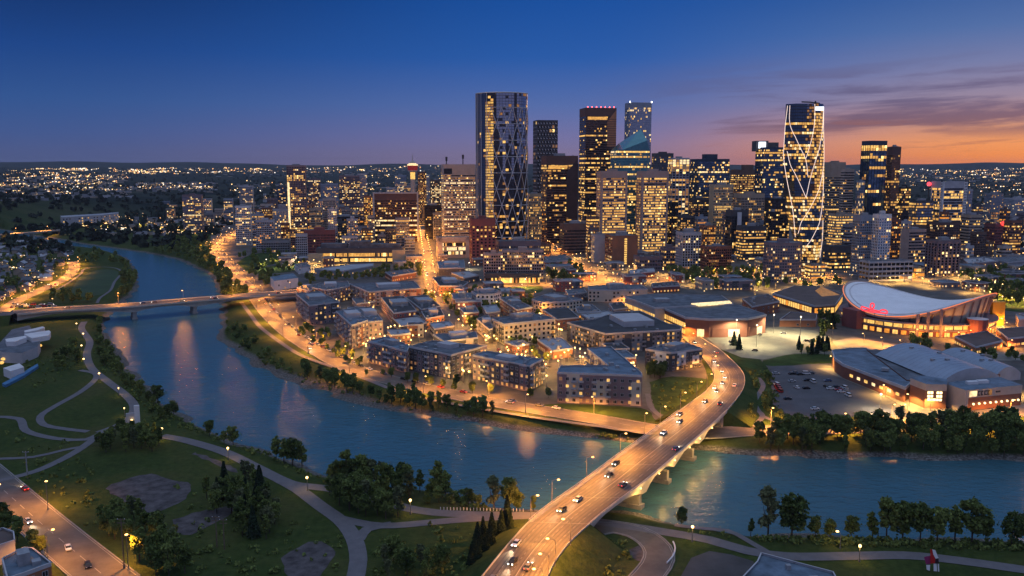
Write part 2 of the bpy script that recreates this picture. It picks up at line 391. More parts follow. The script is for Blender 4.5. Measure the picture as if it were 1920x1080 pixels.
def ribbon(name, pts, w, mat, z=.12, dash=None, edge=False, step=5.0, kerb=False, label=None, cat=None):
    """pts: pixels (x, y) or (x, y, z) of the centre line"""
    P = [np.array(g(p[0], p[1], p[2] if len(p) > 2 else z)) for p in pts]
    ln = smooth_line(P, step); sd = side_of(ln); m = MB(); k = len(ln)
    for p, s in zip(ln, sd): m.v += [(p[0] - s[0] * w / 2, p[1] - s[1] * w / 2, p[2]), (p[0] + s[0] * w / 2, p[1] + s[1] * w / 2, p[2])]
    for i in range(k - 1): m.f.append((2 * i, 2 * i + 1, 2 * i + 3, 2 * i + 2)); m.m.append(0)
    struct(m.build(name, mat), label, cat)
    if kerb:
        q = MB()
        for sg in (-1, 1):
            for i in range(k - 1):
                a, b, sa, sb = ln[i], ln[i + 1], sd[i], sd[i + 1]; r = []
                for (p, s, o, h) in ((a, sa, w / 2, 0), (b, sb, w / 2, 0), (b, sb, w / 2, .16), (a, sa, w / 2, .16), (b, sb, w / 2 + .4, .16), (a, sa, w / 2 + .4, .16), (b, sb, w / 2 + .4, -.1), (a, sa, w / 2 + .4, -.1)):
                    r.append((p[0] + sg * s[0] * o, p[1] + sg * s[1] * o, p[2] + h))
                q.poly([r[0], r[1], r[2], r[3]]); q.poly([r[3], r[2], r[4], r[5]]); q.poly([r[5], r[4], r[6], r[7]])
        struct(q.build('kerb', CONC_D), 'pale kerb stones beside the road', 'kerb')
    if dash or edge:
        q = MB()
        def strip(off, i0, i1, ww):
            for i in range(i0, i1):
                a, b, sa, sb = ln[i], ln[i + 1], sd[i], sd[i + 1]
                q.poly([(a[0] + sa[0] * (off - ww), a[1] + sa[1] * (off - ww), a[2] + .02), (a[0] + sa[0] * (off + ww), a[1] + sa[1] * (off + ww), a[2] + .02), (b[0] + sb[0] * (off + ww), b[1] + sb[1] * (off + ww), b[2] + .02), (b[0] + sb[0] * (off - ww), b[1] + sb[1] * (off - ww), b[2] + .02)])
        for off in dash or ():
            for i in range(0, k - 1, 2): strip(off, i, i + 1, .11)
        if edge:
            for off in (-w / 2 + .5, w / 2 - .5): strip(off, 0, k - 1, .1)
        struct(q.build('road_marking', PAINT), 'white painted lane lines on the road', 'road marking')
    return ln, sd
# city ground, lots, lawns
sheet('pavement', [(395, 452), (415, 480), (450, 535), (480, 560), (520, 600), (585, 648), (640, 678), (720, 702), (850, 738), (1000, 762), (1110, 774), (1224, 792), (1300, 745), (1335, 715), (1335, 690), (1350, 640), (1420, 668), (1440, 690), (1452, 760), (1480, 783), (1560, 797), (1680, 796), (1800, 789), (1930, 780), (2600, 770), (2600, 392), (396, 394)], PAVE, .05, label='dark paved ground of the city blocks', cat='pavement')
sheet('parking_ground', [(1326, 633), (1400, 620), (1465, 612), (1530, 620), (1582, 645), (1568, 664), (1490, 662), (1430, 674), (1390, 670), (1345, 652)], M('pale_lot', (.155, .155, .125), .9, var=.3, vs=.05), .11, label='large pale empty parking ground in front of the saddle roofed arena', cat='parking lot')
sheet('parking_ground', [(1446, 688), (1500, 685), (1556, 682), (1600, 720), (1650, 738), (1725, 782), (1670, 793), (1560, 796), (1482, 780), (1449, 758)], M('lot_asphalt', (.085, .083, .092), .85, var=.25, vs=.08), .11, label='grey parking lot with parked cars beside the barrel roofed hall', cat='parking lot')
sheet('parking_ground', [(1296, 1046), (1330, 1033), (1372, 1040), (1412, 1052), (1424, 1075), (1400, 1092), (1270, 1092)], ASPH_D, .11, label='dark forecourt beside the blue roofed riverside building', cat='forecourt')
sheet('plaza', [(1530, 690), (1580, 690), (1700, 745), (1740, 765), (1830, 770), (1925, 757), (1925, 780), (1800, 788), (1740, 792), (1660, 742)], M('plaza_paving', (.2, .19, .17), .85, var=.25, vs=.1), .14, label='pale paved apron round the barrel roofed hall', cat='plaza')
sheet('plaza', [(1585, 668), (1560, 640), (1600, 632), (1760, 660), (1920, 660), (1920, 676), (1740, 676), (1640, 676)], M('plaza_paving', (.2, .19, .17), .85), .14, label='paved forecourt glowing orange under the arena wall', cat='plaza')
for i, (pts, lb) in enumerate([
    ([(1218, 716), (1260, 706), (1330, 712), (1322, 730), (1278, 762), (1250, 778), (1226, 760)], 'mown lawn between the bridge ramp and the riverside flats'),
    ([(1000, 762), (1050, 757), (1200, 765), (1225, 785), (1224, 791), (1110, 775)], 'narrow lawn strip below the L shaped flats'),
    ([(1350, 662), (1400, 674), (1420, 690), (1390, 690), (1370, 682)], 'grass verge beside the curving boulevard'),
    ([(1400, 702), (1440, 692), (1449, 760), (1470, 783), (1440, 795), (1395, 795), (1370, 770), (1396, 735)], 'rough grass bank between the boulevard and the parking lot'),
    ([(1430, 676), (1490, 664), (1568, 667), (1590, 690), (1560, 681), (1446, 686)], 'grass strip between the two parking grounds'),
    ([(505, 500), (560, 489), (560, 505), (520, 512), (478, 512), (480, 500)], 'floodlit green playing field beside the riverside road'),
    ([(960, 535), (1010, 533), (1012, 548), (955, 548)], 'small green court behind the brick blocks'),
    ([(1560, 796), (1680, 797), (1800, 790), (1925, 781), (1925, 788), (1800, 794), (1560, 802)], 'thin verge between the hall and the riverside road'),
    ([(444, 492), (478, 476), (560, 470), (566, 486), (500, 498), (470, 512)], 'dark lawn between the western avenue and the playing field'),
    ([(1868, 545), (1960, 545), (1960, 580), (1880, 580)], 'dark green field beyond the arena'),
]): sheet('lawn', pts, LAWN, .10 if i not in (7,) else .13, .4, lb, 'lawn')
for pts, lb in [
    ([(198, 915), (225, 902), (262, 892), (285, 888), (305, 895), (335, 903), (358, 908), (352, 928), (335, 943), (310, 955), (280, 966), (262, 962), (240, 945), (215, 930)], 'bare grey soil clearing in the park meadow'),
    ([(325, 975), (360, 962), (410, 952), (440, 950), (425, 968), (395, 985), (360, 1003), (335, 998)], 'smaller strip of bare grey soil beside the dark spruces'),
    ([(525, 1045), (560, 1025), (600, 1015), (625, 1035), (610, 1070), (575, 1095), (540, 1080)], 'brownish trampled soil west of the path junction'),
    ([(360, 851), (372, 850), (442, 879), (436, 884)], 'thin strip of bare soil beside the park road'),
    ([(1180, 1030), (1210, 1018), (1240, 1030), (1228, 1050), (1190, 1050)], 'bare patch inside the ramp loop'),
]: sheet('bare_ground', pts, DIRT, .06, .7, lb, 'bare ground')
sheet('field', [(130, 552), (150, 520), (185, 506), (215, 507), (222, 515), (207, 540), (190, 552), (155, 556)], M('field_grass', (.032, .06, .022), .95, var=.2, vs=.03), .07, .4, 'oval green playing field in the bend of the river', 'field')
# ------------------------------------------------------------------ roads
ROADS = {}
def road(key, pts, w, **k):
    k.setdefault('z', .12); k.setdefault('mat', ASPH); mat = k.pop('mat')
    ROADS[key] = ribbon('road', pts, w, mat, **k)
road('river', [(395, 462), (422, 497), (470, 545), (505, 588), (545, 625), (600, 660), (660, 690), (730, 712), (800, 729), (900, 750), (1000, 767), (1100, 783), (1220, 804), (1300, 813), (1400, 808), (1500, 806), (1650, 801), (1800, 796), (1935, 789)], 15, dash=(0,), edge=True, kerb=True, label='orange lit riverside road under the flats', cat='road')
road('north', [(398, 470), (420, 450), (448, 436), (480, 424), (530, 410)], 14, label='brightly lit avenue climbing away from the river', cat='road', z=.14)
road('mainstreet', [(792, 430), (797, 460), (803, 492), (806, 520), (812, 545), (829, 573), (845, 592), (868, 613), (892, 632), (930, 655)], 13, z=.14, label='glowing street running straight into downtown', cat='street')
road('westlane', [(680, 556), (697, 578), (727, 600), (760, 622)], 9, z=.13, label='narrow glowing lane between the western flats', cat='street')
road('midlane', [(900, 628), (918, 640), (945, 657), (985, 676), (1035, 690), (1042, 672), (1030, 662)], 9, z=.15, label='glowing back lane behind the riverside flats', cat='street')
road('eastlane', [(1010, 560), (1022, 590), (1040, 622), (1052, 640), (1076, 662), (1103, 684), (1125, 700)], 10, z=.16, label='orange street beside the long dark flats', cat='street')
road('avenue', [(990, 435), (1003, 447), (1022, 463), (1045, 480), (1080, 498), (1115, 514), (1150, 536), (1180, 556), (1225, 585), (1262, 612), (1290, 635)], 15, z=.17, dash=(0,), label='wide lit avenue along the convention hall', cat='street')
road('cross', [(880, 541), (950, 537), (1020, 534), (1100, 531), (1180, 527), (1300, 521), (1430, 516), (1560, 512)], 14, z=.19, label='cross street with bright traffic before the towers', cat='street')
road('eastside', [(1290, 600), (1440, 560), (1470, 545), (1560, 528), (1700, 528), (1900, 520)], 12, z=.2, label='lit street behind the arena pavilion', cat='street')
road('village', [(136, 490), (139, 503), (125, 520), (98, 534), (58, 552), (33, 564), (0, 588)], 13, label='orange lit street curving through the houses', cat='street')
road('foreroad', [(-60, 860), (0, 913), (70, 975), (150, 1042), (215, 1096)], 15, dash=(0,), edge=True, kerb=True, label='wide road sloping across the lower corner of the park', cat='road')
road('ramp', [(1120, 992), (1150, 988), (1192, 997), (1222, 1015), (1236, 1036), (1230, 1060), (1205, 1090)], 9.5, edge=True, kerb=True, z=.16, label='loop ramp curling out from under the bridge', cat='road')
for pts, w, lb in [
    ([(158, 603), (153, 616), (168, 640), (163, 664), (172, 690), (202, 715), (235, 740), (252, 762), (243, 785), (215, 800), (185, 811)], 5.5, 'lamplit promenade winding down the river slope'),
    ([(150, 694), (178, 700), (178, 712), (150, 735), (102, 762), (76, 780), (82, 796), (115, 803), (165, 809)], 4, 'path looping round the upper meadow'),
    ([(-10, 781), (36, 785), (50, 808), (105, 822), (160, 824), (190, 811)], 4.2, 'path looping round the small lower lawn'),
    ([(190, 812), (140, 848), (70, 882), (-5, 902)], 4.6, 'path dropping to the road corner'),
    ([(-5, 860), (60, 857), (118, 844), (150, 838)], 3.2, 'thin path past the tall pole'),
    ([(303, 817), (350, 826), (420, 847), (480, 876), (528, 900), (560, 910), (618, 916), (700, 935), (780, 956), (850, 963), (920, 965), (1012, 966), (1070, 972), (1152, 982), (1245, 997), (1330, 1012), (1400, 1032), (1480, 1043), (1600, 1042), (1700, 1041), (1800, 1051), (1935, 1070)], 6.5, 'long park road following the river under the bridge'),
    ([(525, 899), (560, 918), (600, 948), (640, 977), (664, 1010), (672, 1050), (664, 1092)], 6.5, 'path forking down from the park road'),
    ([(630, 970), (690, 983), (740, 985), (820, 978), (900, 972), (1000, 967)], 5.5, 'path curving below the grove'),
    ([(672, 1012), (688, 992), (735, 982)], 5, 'short path closing the triangle of grass'),
    ([(452, 566), (470, 590), (488, 613), (525, 641), (557, 662), (592, 677), (640, 693), (690, 712), (760, 738), (850, 757), (1000, 782), (1130, 800), (1230, 815)], 4, 'riverside footpath below the road'),
    ([(1422, 708), (1431, 724), (1415, 752), (1422, 770), (1430, 780), (1412, 797), (1360, 803)], 3.2, 'footpath winding down to the river beside the parking lot'),
    ([(1430, 780), (1455, 790), (1490, 796), (1540, 799)], 3.2, 'footpath under the trees below the parking lot'),
    ([(1214, 738), (1221, 764), (1247, 787)], 3.2, 'short footpath down the lawn to the bridge'),
    ([(107, 543), (127, 531), (151, 514), (157, 505), (175, 501), (205, 501), (223, 505), (226, 514), (215, 528), (207, 544), (188, 558), (182, 568)], 3, 'pale path round the oval playing field'),
    ([(1265, 984), (1310, 990), (1365, 995), (1400, 1012), (1440, 1035), (1470, 1043)], 2.8, 'pale footpath along the near bank'),
]: struct_ln = ribbon('path', pts, w * .88, PATHM, z=.10 + .004 * (len(ROADS) % 40), label=lb, cat='path'); ROADS['p%d' % len(ROADS)] = struct_ln
# ------------------------------------------------------------------ the boulevard and its bridge
STN = [((862, 1135), (1008, 1135), 6.4), ((885, 1105), (1019, 1105), 6.5), ((905, 1080), (1029, 1080), 6.6), ((932, 1046), (1043, 1052), 6.8), ((960, 1013), (1071, 1016), 7), ((992, 979), (1107, 983), 7), ((1029, 949), (1149, 949), 7), ((1093, 904), (1207, 906), 7), ((1154, 858), (1264, 859), 7), ((1232, 802), (1334, 799), 7), ((1272, 772), (1363, 771), 6.8), ((1304, 749), (1382, 748), 5.6), ((1324, 733), (1392, 733), 4.4), ((1338, 715), (1397, 715), 2.9), ((1336, 697), (1392, 697), 1.5), ((1318, 672), (1372, 675), .6), ((1296, 650), (1346, 653), .3), ((1280, 634), (1322, 638), .24), ((1262, 618), (1296, 620), .24)]
WORN = M('worn_asphalt', (.05, .046, .045), .55, var=.35, vs=.2)
def side_line(k): return smooth_line([np.array(g(s[k][0], s[k][1], s[2])) for s in STN], 1e9)
def dense_pair():
    Ls, Rs = [np.array(g(*s[0], s[2])) for s in STN], [np.array(g(*s[1], s[2])) for s in STN]; out = []
    both = [np.concatenate([a, b]) for a, b in zip(Ls, Rs)]
    P = [2 * both[0] - both[1]] + both + [2 * both[-1] - both[-2]]; mark = []
    for i in range(1, len(P) - 2):
        a, b, c, d = P[i - 1:i + 3]; n = 8; mark.append(len(out))
        for k in range(n):
            t = k / n; out.append(.5 * ((2 * b) + (-a + c) * t + (2 * a - 5 * b + 4 * c - d) * t * t + (-a + 3 * b - 3 * c + d) * t ** 3))
    mark.append(len(out)); out.append(P[-2]); return out, mark
BLV, BM = dense_pair(); B0, B1 = BM[5], BM[10]
def lr(i, f, dz=0.):
    v = BLV[i]; p = v[:3] * (1 - f) + v[3:] * f; return (p[0], p[1], p[2] + dz)
def deck_lr(mb, i0, i1):
    cuts = [0.]
    for k in range(6):
        o = .07 + k * .1467
        for f in (.022, .05, .096, .124): cuts.append(o + f)
    cuts.append(1.)
    for i in range(i0, i1):
        for q in range(len(cuts) - 1): mb.poly([lr(i, cuts[q]), lr(i, cuts[q + 1]), lr(i + 1, cuts[q + 1]), lr(i + 1, cuts[q])], 1 if (q % 2 == 1) else 0)
def strip_lr(mb, i0, i1, f0, f1, dz=0., mi=0):
    for i in range(i0, i1): mb.poly([lr(i, f0, dz), lr(i, f1, dz), lr(i + 1, f1, dz), lr(i + 1, f0, dz)], mi)
for i0, i1, lb in ((0, B0, 'wide curving road leading onto the bridge from the near bank'), (B1, len(BLV) - 1, 'wide boulevard sweeping round from the bridge into the city')):
    m = MB(); deck_lr(m, i0, i1); struct(m.build('road', [ASPH, WORN]), lb, 'road')
    m = MB()
    for f in (.2, .4, .6, .8):
        for i in range(i0, i1, 2): strip_lr(m, i, i + 1, f - .0028, f + .0028, .02)
    strip_lr(m, i0, i1, .495, .505, .025); struct(m.build('road_marking', PAINT), 'white painted lane lines on the boulevard', 'road marking')
    m = MB()     # grassed embankment
    for f, sg in ((0, -1), (1, 1)):
        for i in range(i0, i1):
            r = []
            for j in (i, i + 1):
                a = np.array(lr(j, f)); u = np.array(lr(min(j + 1, len(BLV) - 1), f)) - np.array(lr(max(j - 1, 0), f)); n = np.array([u[1], -u[0]]); n /= np.linalg.norm(n) + 1e-9
                hh = max(a[2], .1); r.append(((a[0], a[1], a[2] - .03), (a[0] + sg * n[0] * (1.2 + hh * 1.7), a[1] + sg * n[1] * (1.2 + hh * 1.7), -.05)))
            q = [r[0][0], r[0][1], r[1][1], r[1][0]]; m.poly(q if sg < 0 else q[::-1])
    j = i1 if i0 == 0 else i0; a, b = np.array(lr(j, 0)), np.array(lr(j, 1)); u = np.array(lr(min(j + 1, len(BLV) - 1), .5)) - np.array(lr(j - 1, .5)); n = np.array([u[1], -u[0]]); n /= np.linalg.norm(n); e = 1.2 + a[2] * 1.7
    m.poly([(a[0] - n[0] * e, a[1] - n[1] * e, -.3), (b[0] + n[0] * e, b[1] + n[1] * e, -.3), (b[0], b[1], b[2] - .05), (a[0], a[1], a[2] - .05)])
    struct(m.build('embankment', TURF), 'grassy slope holding up the bridge road', 'embankment')
    for f in (0, 1):
        m = MB()
        for i in range(i0, i1):
            a, b, c, d = lr(i, f), lr(i + 1, f), lr(i + 1, f + (.012 if f == 0 else -.012)), lr(i, f + (.012 if f == 0 else -.012))
            up = lambda p: (p[0], p[1], p[2] + .55)
            m.poly([a, b, up(b), up(a)]); m.poly([d, c, up(c), up(d)]); m.poly([up(a), up(b), up(c), up(d)])
        struct(m.build('kerb', CONC), 'low pale concrete edge of the boulevard', 'kerb')
BASE = tuple((np.array(lr(B0, .5)) + np.array(lr(B1, .5))) / 2); BASE = (BASE[0], BASE[1], 0)
br = thing('road_bridge', 'long concrete road bridge with haunched girders and orange lit deck over the near river', 'bridge', BASE)
m = MB(); deck_lr(m, B0, B1); dk = m.build('deck', [ASPH, WORN], br)
for i in (B0, B0 + 11, B0 + 22, B0 + 33, B1 - 1):
    m = MB(); a, b = np.array(lr(i, 0, .03)), np.array(lr(i, 1, .03)); u = np.array((ax_ := np.array(lr(i + 1, .5)) - np.array(lr(i, .5)))) / np.linalg.norm(ax_) * .3; m.poly([a, b, b + u, a + u]); m.build('expansion_joint', CONC_D, br)
for f in (.2, .4, .6, .8):
    for i in range(B0, B1, 2): m = MB(); strip_lr(m, i, i + 1, f - .0028, f + .0028, .02); m.build('lane_marking', PAINT, br)
m = MB(); strip_lr(m, B0, B1, .495, .505, .025); m.build('centre_line', PAINT, br)
for f in (0., 1.):
    m = MB()
    e = .07 if f == 0 else -.05
    for i in range(B0, B1):
        a, b, c, d = lr(i, f), lr(i + 1, f), lr(i + 1, f + e), lr(i, f + e); up = lambda p: (p[0], p[1], p[2] + .18)
        m.poly([up(a), up(b), up(c), up(d)]); m.poly([d, c, up(c), up(d)])
    m.build('sidewalk', CONC_D, br)
RAIL = M('parapet_concrete', (.42, .40, .37), .75, var=.15, vs=.5)
for f in (0., 1.):
    m = MB(); e = .006 if f == 0 else -.006
    for i in range(B0, B1):
        a, b, c, d = lr(i, f - e), lr(i + 1, f - e), lr(i + 1, f + e), lr(i, f + e)
        lo = lambda p: (p[0], p[1], p[2] - .7); up = lambda p: (p[0], p[1], p[2] + .95); md = lambda p: (p[0], p[1], p[2] + .45)
        m.poly([lo(a), lo(b), md(b), md(a)]); m.poly([lo(d), lo(c), md(c), md(d)]); m.poly([md(a), md(b), md(c), md(d)]); m.poly([lo(a), lo(b), lo(c), lo(d)])
        t1 = lambda p: (p[0], p[1], p[2] + 1.02)
        m.poly([up(a), up(b), t1(b), t1(a)]); m.poly([up(d), up(c), t1(c), t1(d)]); m.poly([t1(a), t1(b), t1(c), t1(d)])
        m.poly([md(a), md(d), up(d), up(a)])
    m.build('parapet', RAIL, br)
A = np.array(lr(B0, .5)); Bv = np.array(lr(B1, .5)); ax = (Bv - A)[:2]; AL = np.linalg.norm(ax); ax /= AL; nrm = np.array([ax[1], -ax[0]])
def sta(p): return float(np.dot(np.array(p[:2]) - A[:2], ax))
PIER = [sta(g(1176, 950, -4)), sta(g(1236, 900, -4)), sta(g(1286, 857, -4))]
pts_ = [-4.0] + PIER + [AL - 2]
def depth(s):
    k = max(0, min(len(pts_) - 2, sum(1 for q in pts_ if q <= s) - 1)); a, b = pts_[k], pts_[k + 1]; t = (s - a) / (b - a) * 2 - 1
    return 1.5 + 4.6 * abs(t) ** 2.4
m = MB()
for i in range(B0, B1):
    r = []
    for j in (i, i + 1):
        s = sta(lr(j, .5)); d = depth(s); r.append([lr(j, .075, -.45), lr(j, .925, -.45), lr(j, .925, -.45 - d), lr(j, .075, -.45 - d), lr(j, .925, -.5 - d * .45)])
    a, b = r
    m.poly([a[1], a[2], b[2], b[1]]); m.poly([a[0], b[0], b[3], a[3]]); m.poly([a[2], a[3], b[3], b[2]])
    m.poly([lr(i, 1., -.68), lr(i, .925, -.45), lr(i + 1, .925, -.45), lr(i + 1, 1., -.68)]); m.poly([lr(i, .0, -.68), lr(i + 1, 0, -.68), lr(i + 1, .075, -.45), lr(i, .075, -.45)])
m.build('girder', CONC, br)
wd = float(np.linalg.norm((np.array(lr(B0 + 16, 1)) - np.array(lr(B0 + 16, 0)))[:2] @ nrm)) if False else abs(float(np.dot((np.array(lr(B0 + 16, 1)) - np.array(lr(B0 + 16, 0)))[:2], nrm)))
def ctr(s):
    bi = min(range(B0, B1 + 1), key=lambda i: abs(sta(lr(i, .5)) - s)); return np.array(lr(bi, .5))[:2]
ang = math.atan2(ax[1], ax[0])
for s in PIER:
    c = ctr(s); m = MB(); m.obox(c, ang, 3.8, wd * .9, -9, -2.4); m.obox(c, ang, 2.4, wd * .80, -2.4, 1.2)
    m.build('pier', CONC_D, br)
for s in (-3.0, AL + 1):
    c = A[:2] + ax * s if s < 0 else Bv[:2] + ax * 1.5; m = MB(); m.obox(c, ang, 3.5, wd * .93, -3.5, 6.3); m.build('abutment', CONC_D, br)
# ------------------------------------------------------------------ the middle and far bridges
def beam_bridge(label, pts, w, zd, piers, d0, dh, wz=-4.0, name='road_bridge'):
    P = smooth_line([np.array(g(p[0], p[1], zd)) for p in pts], 9); sd = side_of(P); mid = P[len(P) // 2]
    t = thing(name, label, 'bridge', (mid[0], mid[1], 0)); m = MB(); pms = (MB(), MB()); mk = MB(); dist = [0]
    for a, b in zip(P, P[1:]): dist.append(dist[-1] + np.linalg.norm(b - a))
    pw = [g(p[0], p[1], wz) for p in piers]; ps = [dist[min(range(len(P)), key=lambda i: np.linalg.norm(P[i][:2] - np.array(q[:2])))] for q in pw]
    ks = [0] + ps + [dist[-1]]
    def dep(s):
        k = max(0, min(len(ks) - 2, sum(1 for q in ks if q <= s) - 1)); a, b = ks[k], ks[k + 1]; u = abs((s - a) / (b - a + 1e-9) * 2 - 1)
        return d0 + dh * u ** 2.2
    for i in range(len(P) - 1):
        q = []
        for j in (i, i + 1):
            p, s = P[j], sd[j]; d = dep(dist[j]); o = lambda f, z: (p[0] + s[0] * w / 2 * f, p[1] + s[1] * w / 2 * f, p[2] + z)
            q.append((o(-1, 0), o(1, 0), o(1, -.7), o(.82, -.7), o(.82, -.7 - d), o(-.82, -.7 - d), o(-.82, -.7), o(-1, -.7)))
            rr = [(o(-1.01, -.5), o(-1.01, .85), o(-.97, .85), o(-.97, 0)), (o(1.01, -.5), o(1.01, .85), o(.97, .85), o(.97, 0))]; q[-1] = (q[-1], rr, (o(-.01, .02), o(.01, .02)))
        (a, ra, ma), (b, rb, mb_) = q
        mk.poly([a[0], a[1], b[1], b[0]], 0)
        for x in range(1, 8): m.poly([a[x], a[(x + 1) % 8], b[(x + 1) % 8], b[x]] if x < 7 else [a[7], a[0], b[0], b[7]])
        for k in (0, 1):
            for x in range(3): pms[k].poly([ra[k][x], ra[k][x + 1], rb[k][x + 1], rb[k][x]])
    mk.build('deck', ASPH, t); m.build('girder', CONC, t); [q.build('parapet', RAIL, t) for q in pms]
    for s in ps:
        i = min(range(len(P)), key=lambda i: abs(dist[i] - s)); a2 = math.atan2(sd[i][1], sd[i][0]); q = MB(); q.obox(P[i][:2], a2, w * .55, 3.2, wz - 4, zd - 1.6); q.obox(P[i][:2], a2, w * .6, 4.4, wz - 4, wz + 1.4); q.build('pier', CONC, t)
    return P, sd
MIDB, MIDS = beam_bridge('long low concrete bridge crossing the river bend', [(28, 587), (100, 580.5), (180, 576.5), (250, 572), (362, 562.5), (480, 553), (575, 545)], 21, 7.5, [(242, 598), (366, 590)], 1.3, 3.2)
for pts, lb in ([[(28, 587, 7.5), (0, 588.5, 7.2), (-50, 591, 6)], 'road running off the far river bridge on the park side'], [[(575, 545, 7.5), (610, 541.5, 6), (650, 538, 4), (690, 534, 1.5), (730, 531, .4), (790, 526, .2)], 'street running off the far river bridge into the flats']):
    ribbon('road', pts, 21 if pts[0][0] < 300 else 13, ASPH, label=lb, cat='road')
    ln = smooth_line([np.array(g(*p)) for p in pts], 8); sd = side_of(ln); m = MB(); w = 21 if pts[0][0] < 300 else 13
    for sg in (-1, 1):
        for i in range(len(ln) - 1):
            q = []
            for j in (i, i + 1):
                p, s = ln[j], sd[j]; q += [(p[0] + sg * s[0] * w / 2, p[1] + sg * s[1] * w / 2, p[2] - .03), (p[0] + sg * s[0] * (w / 2 + 1 + p[2]), p[1] + sg * s[1] * (w / 2 + 1 + p[2]), -.05)]
            m.poly([q[0], q[1], q[3], q[2]])
    struct(m.build('embankment', TURF), 'grassy slope carrying the bridge approach', 'embankment')
FARB, FARS = beam_bridge('distant bridge at the edge of the view over the upper river', [(-60, 446), (0, 440.5), (60, 435.5), (118, 430.5)], 15, 7, [(40, 446)], 1.2, 1.0)
# ------------------------------------------------------------------ buildings
CITY = R(10.6)
def wall(n, c, **k): k.setdefault('var', .14); k.setdefault('vs', .12); return M('wall_' + n, c, **k)
WALLS = dict(cream=(.46, .38, .33), tan=(.36, .29, .23), pink=(.42, .30, .26), brown=(.15, .09, .07), dkbrown=(.115, .066, .058), grey=(.24, .24, .26), ltgrey=(.40, .40, .43), white=(.62, .62, .64), bluegrey=(.24, .28, .35), brick=(.20, .085, .06), redbrick=(.21, .07, .065), black=(.018, .018, .024), charcoal=(.075, .075, .085), teal=(.08, .20, .23), sand=(.42, .35, .24), navy=(.03, .05, .09), beige=(.50, .44, .36), orange=(.30, .13, .07), mauve=(.20, .15, .165))
def wm(n): return wall(n, WALLS[n])
def glass(n, c, metal=.55, rough=.12): return M('glass_' + n, c, rough=rough, metal=metal, var=.2, vs=.3, spec=.6)
G = dict(dark=glass('dark', (.022, .028, .042)), blue=glass('blue', (.05, .10, .18), .75, .1), teal=glass('teal', (.06, .2, .25), .7, .15), brown=glass('brown', (.03, .02, .02)), steel=glass('steel', (.16, .21, .30), .7, .18), black=glass('black', (.008, .009, .013), .3), sky=glass('sky', (.26, .33, .45), .8, .16), bronze=glass('bronze', (.16, .09, .05), .8, .15))
LIT = [M('lit_warm', (.3, .2, .1), emit=(1, .56, .13), es=1.2), M('lit_gold', (.3, .2, .1), emit=(1, .48, .09), es=.8), M('lit_pale', (.3, .25, .2), emit=(1, .72, .34), es=1.35), M('lit_dim', (.2, .12, .06), emit=(1, .42, .10), es=.28), M('lit_amber', (.3, .15, .05), emit=(1, .34, .035), es=1.0)]
LITX = [M('lit_bright', (.3, .2, .1), emit=(1, .66, .22), es=2.3), M('lit_faint', (.2, .12, .06), emit=(.9, .55, .25), es=.14)]
G2 = dict(dark=glass('dark_b', (.06, .07, .10)), blue=glass('blue_b', (.09, .16, .26), .75, .1), teal=glass('teal_b', (.10, .27, .32), .7, .15), brown=glass('brown_b', (.06, .035, .03)), steel=glass('steel_b', (.24, .30, .40), .7, .18), black=glass('black_b', (.03, .032, .04), .3), sky=glass('sky_b', (.34, .41, .52), .8, .16), bronze=glass('bronze_b', (.24, .14, .08), .8, .15))
ROOF = dict(slate=M('roof_slate', (.095, .11, .135), .8, var=.55, vs=.16), dark=M('roof_dark', (.045, .048, .055), .85, var=.4, vs=.12), blue=M('roof_blue', (.10, .145, .20), .7, var=.5, vs=.14), light=M('roof_light', (.30, .32, .36), .8, var=.25, vs=.12), brown=M('roof_brown', (.10, .075, .07), .85, var=.3, vs=.1), white=M('roof_white', (.62, .63, .66), .7, var=.12, vs=.08))
METAL = M('galvanised_metal', (.32, .33, .35), .5, .4, var=.2, vs=.5)
DARKM = M('dark_metal', (.04, .04, .045), .5, .4, var=.2, vs=.5)
def ebox(mb, a, u, n, s0, s1, z0, z1, t, mi=0, back=-.05):
    p = lambda s, d, z: (a[0] + u[0] * s + n[0] * d, a[1] + u[1] * s + n[1] * d, z)
    mb.poly([p(s0, t, z0), p(s1, t, z0), p(s1, t, z1), p(s0, t, z1)], mi)
    mb.poly([p(s0, back, z1), p(s0, t, z1), p(s1, t, z1), p(s1, back, z1)], mi); mb.poly([p(s0, back, z0), p(s1, back, z0), p(s1, t, z0), p(s0, t, z0)], mi)
    mb.poly([p(s0, back, z0), p(s0, t, z0), p(s0, t, z1), p(s0, back, z1)], mi); mb.poly([p(s1, t, z0), p(s1, back, z0), p(s1, back, z1), p(s1, t, z1)], mi)
def epane(mb, a, u, n, s0, s1, z0, z1, d, mi):
    p = lambda s, z: (a[0] + u[0] * s + n[0] * d, a[1] + u[1] * s + n[1] * d, z)
    mb.poly([p(s0, z0), p(s1, z0), p(s1, z1), p(s0, z1)], mi)
def ccw(P):
    a = sum(P[i][0] * P[(i + 1) % len(P)][1] - P[(i + 1) % len(P)][0] * P[i][1] for i in range(len(P)))
    return P if a > 0 else P[::-1]
def edges(P):
    """(index, start, unit, outward normal, length, faces the camera)"""
    out = []
    for i in range(len(P)):
        a, b = P[i], P[(i + 1) % len(P)]; dx, dy = b[0] - a[0], b[1] - a[1]; l = math.hypot(dx, dy)
        if l < .05: continue
        u = (dx / l, dy / l); n = (u[1], -u[0]); mx, my = (a[0] + b[0]) / 2, (a[1] + b[1]) / 2
        out.append((i, a, u, n, l, n[0] * -mx + n[1] * -my > 0))
    return out
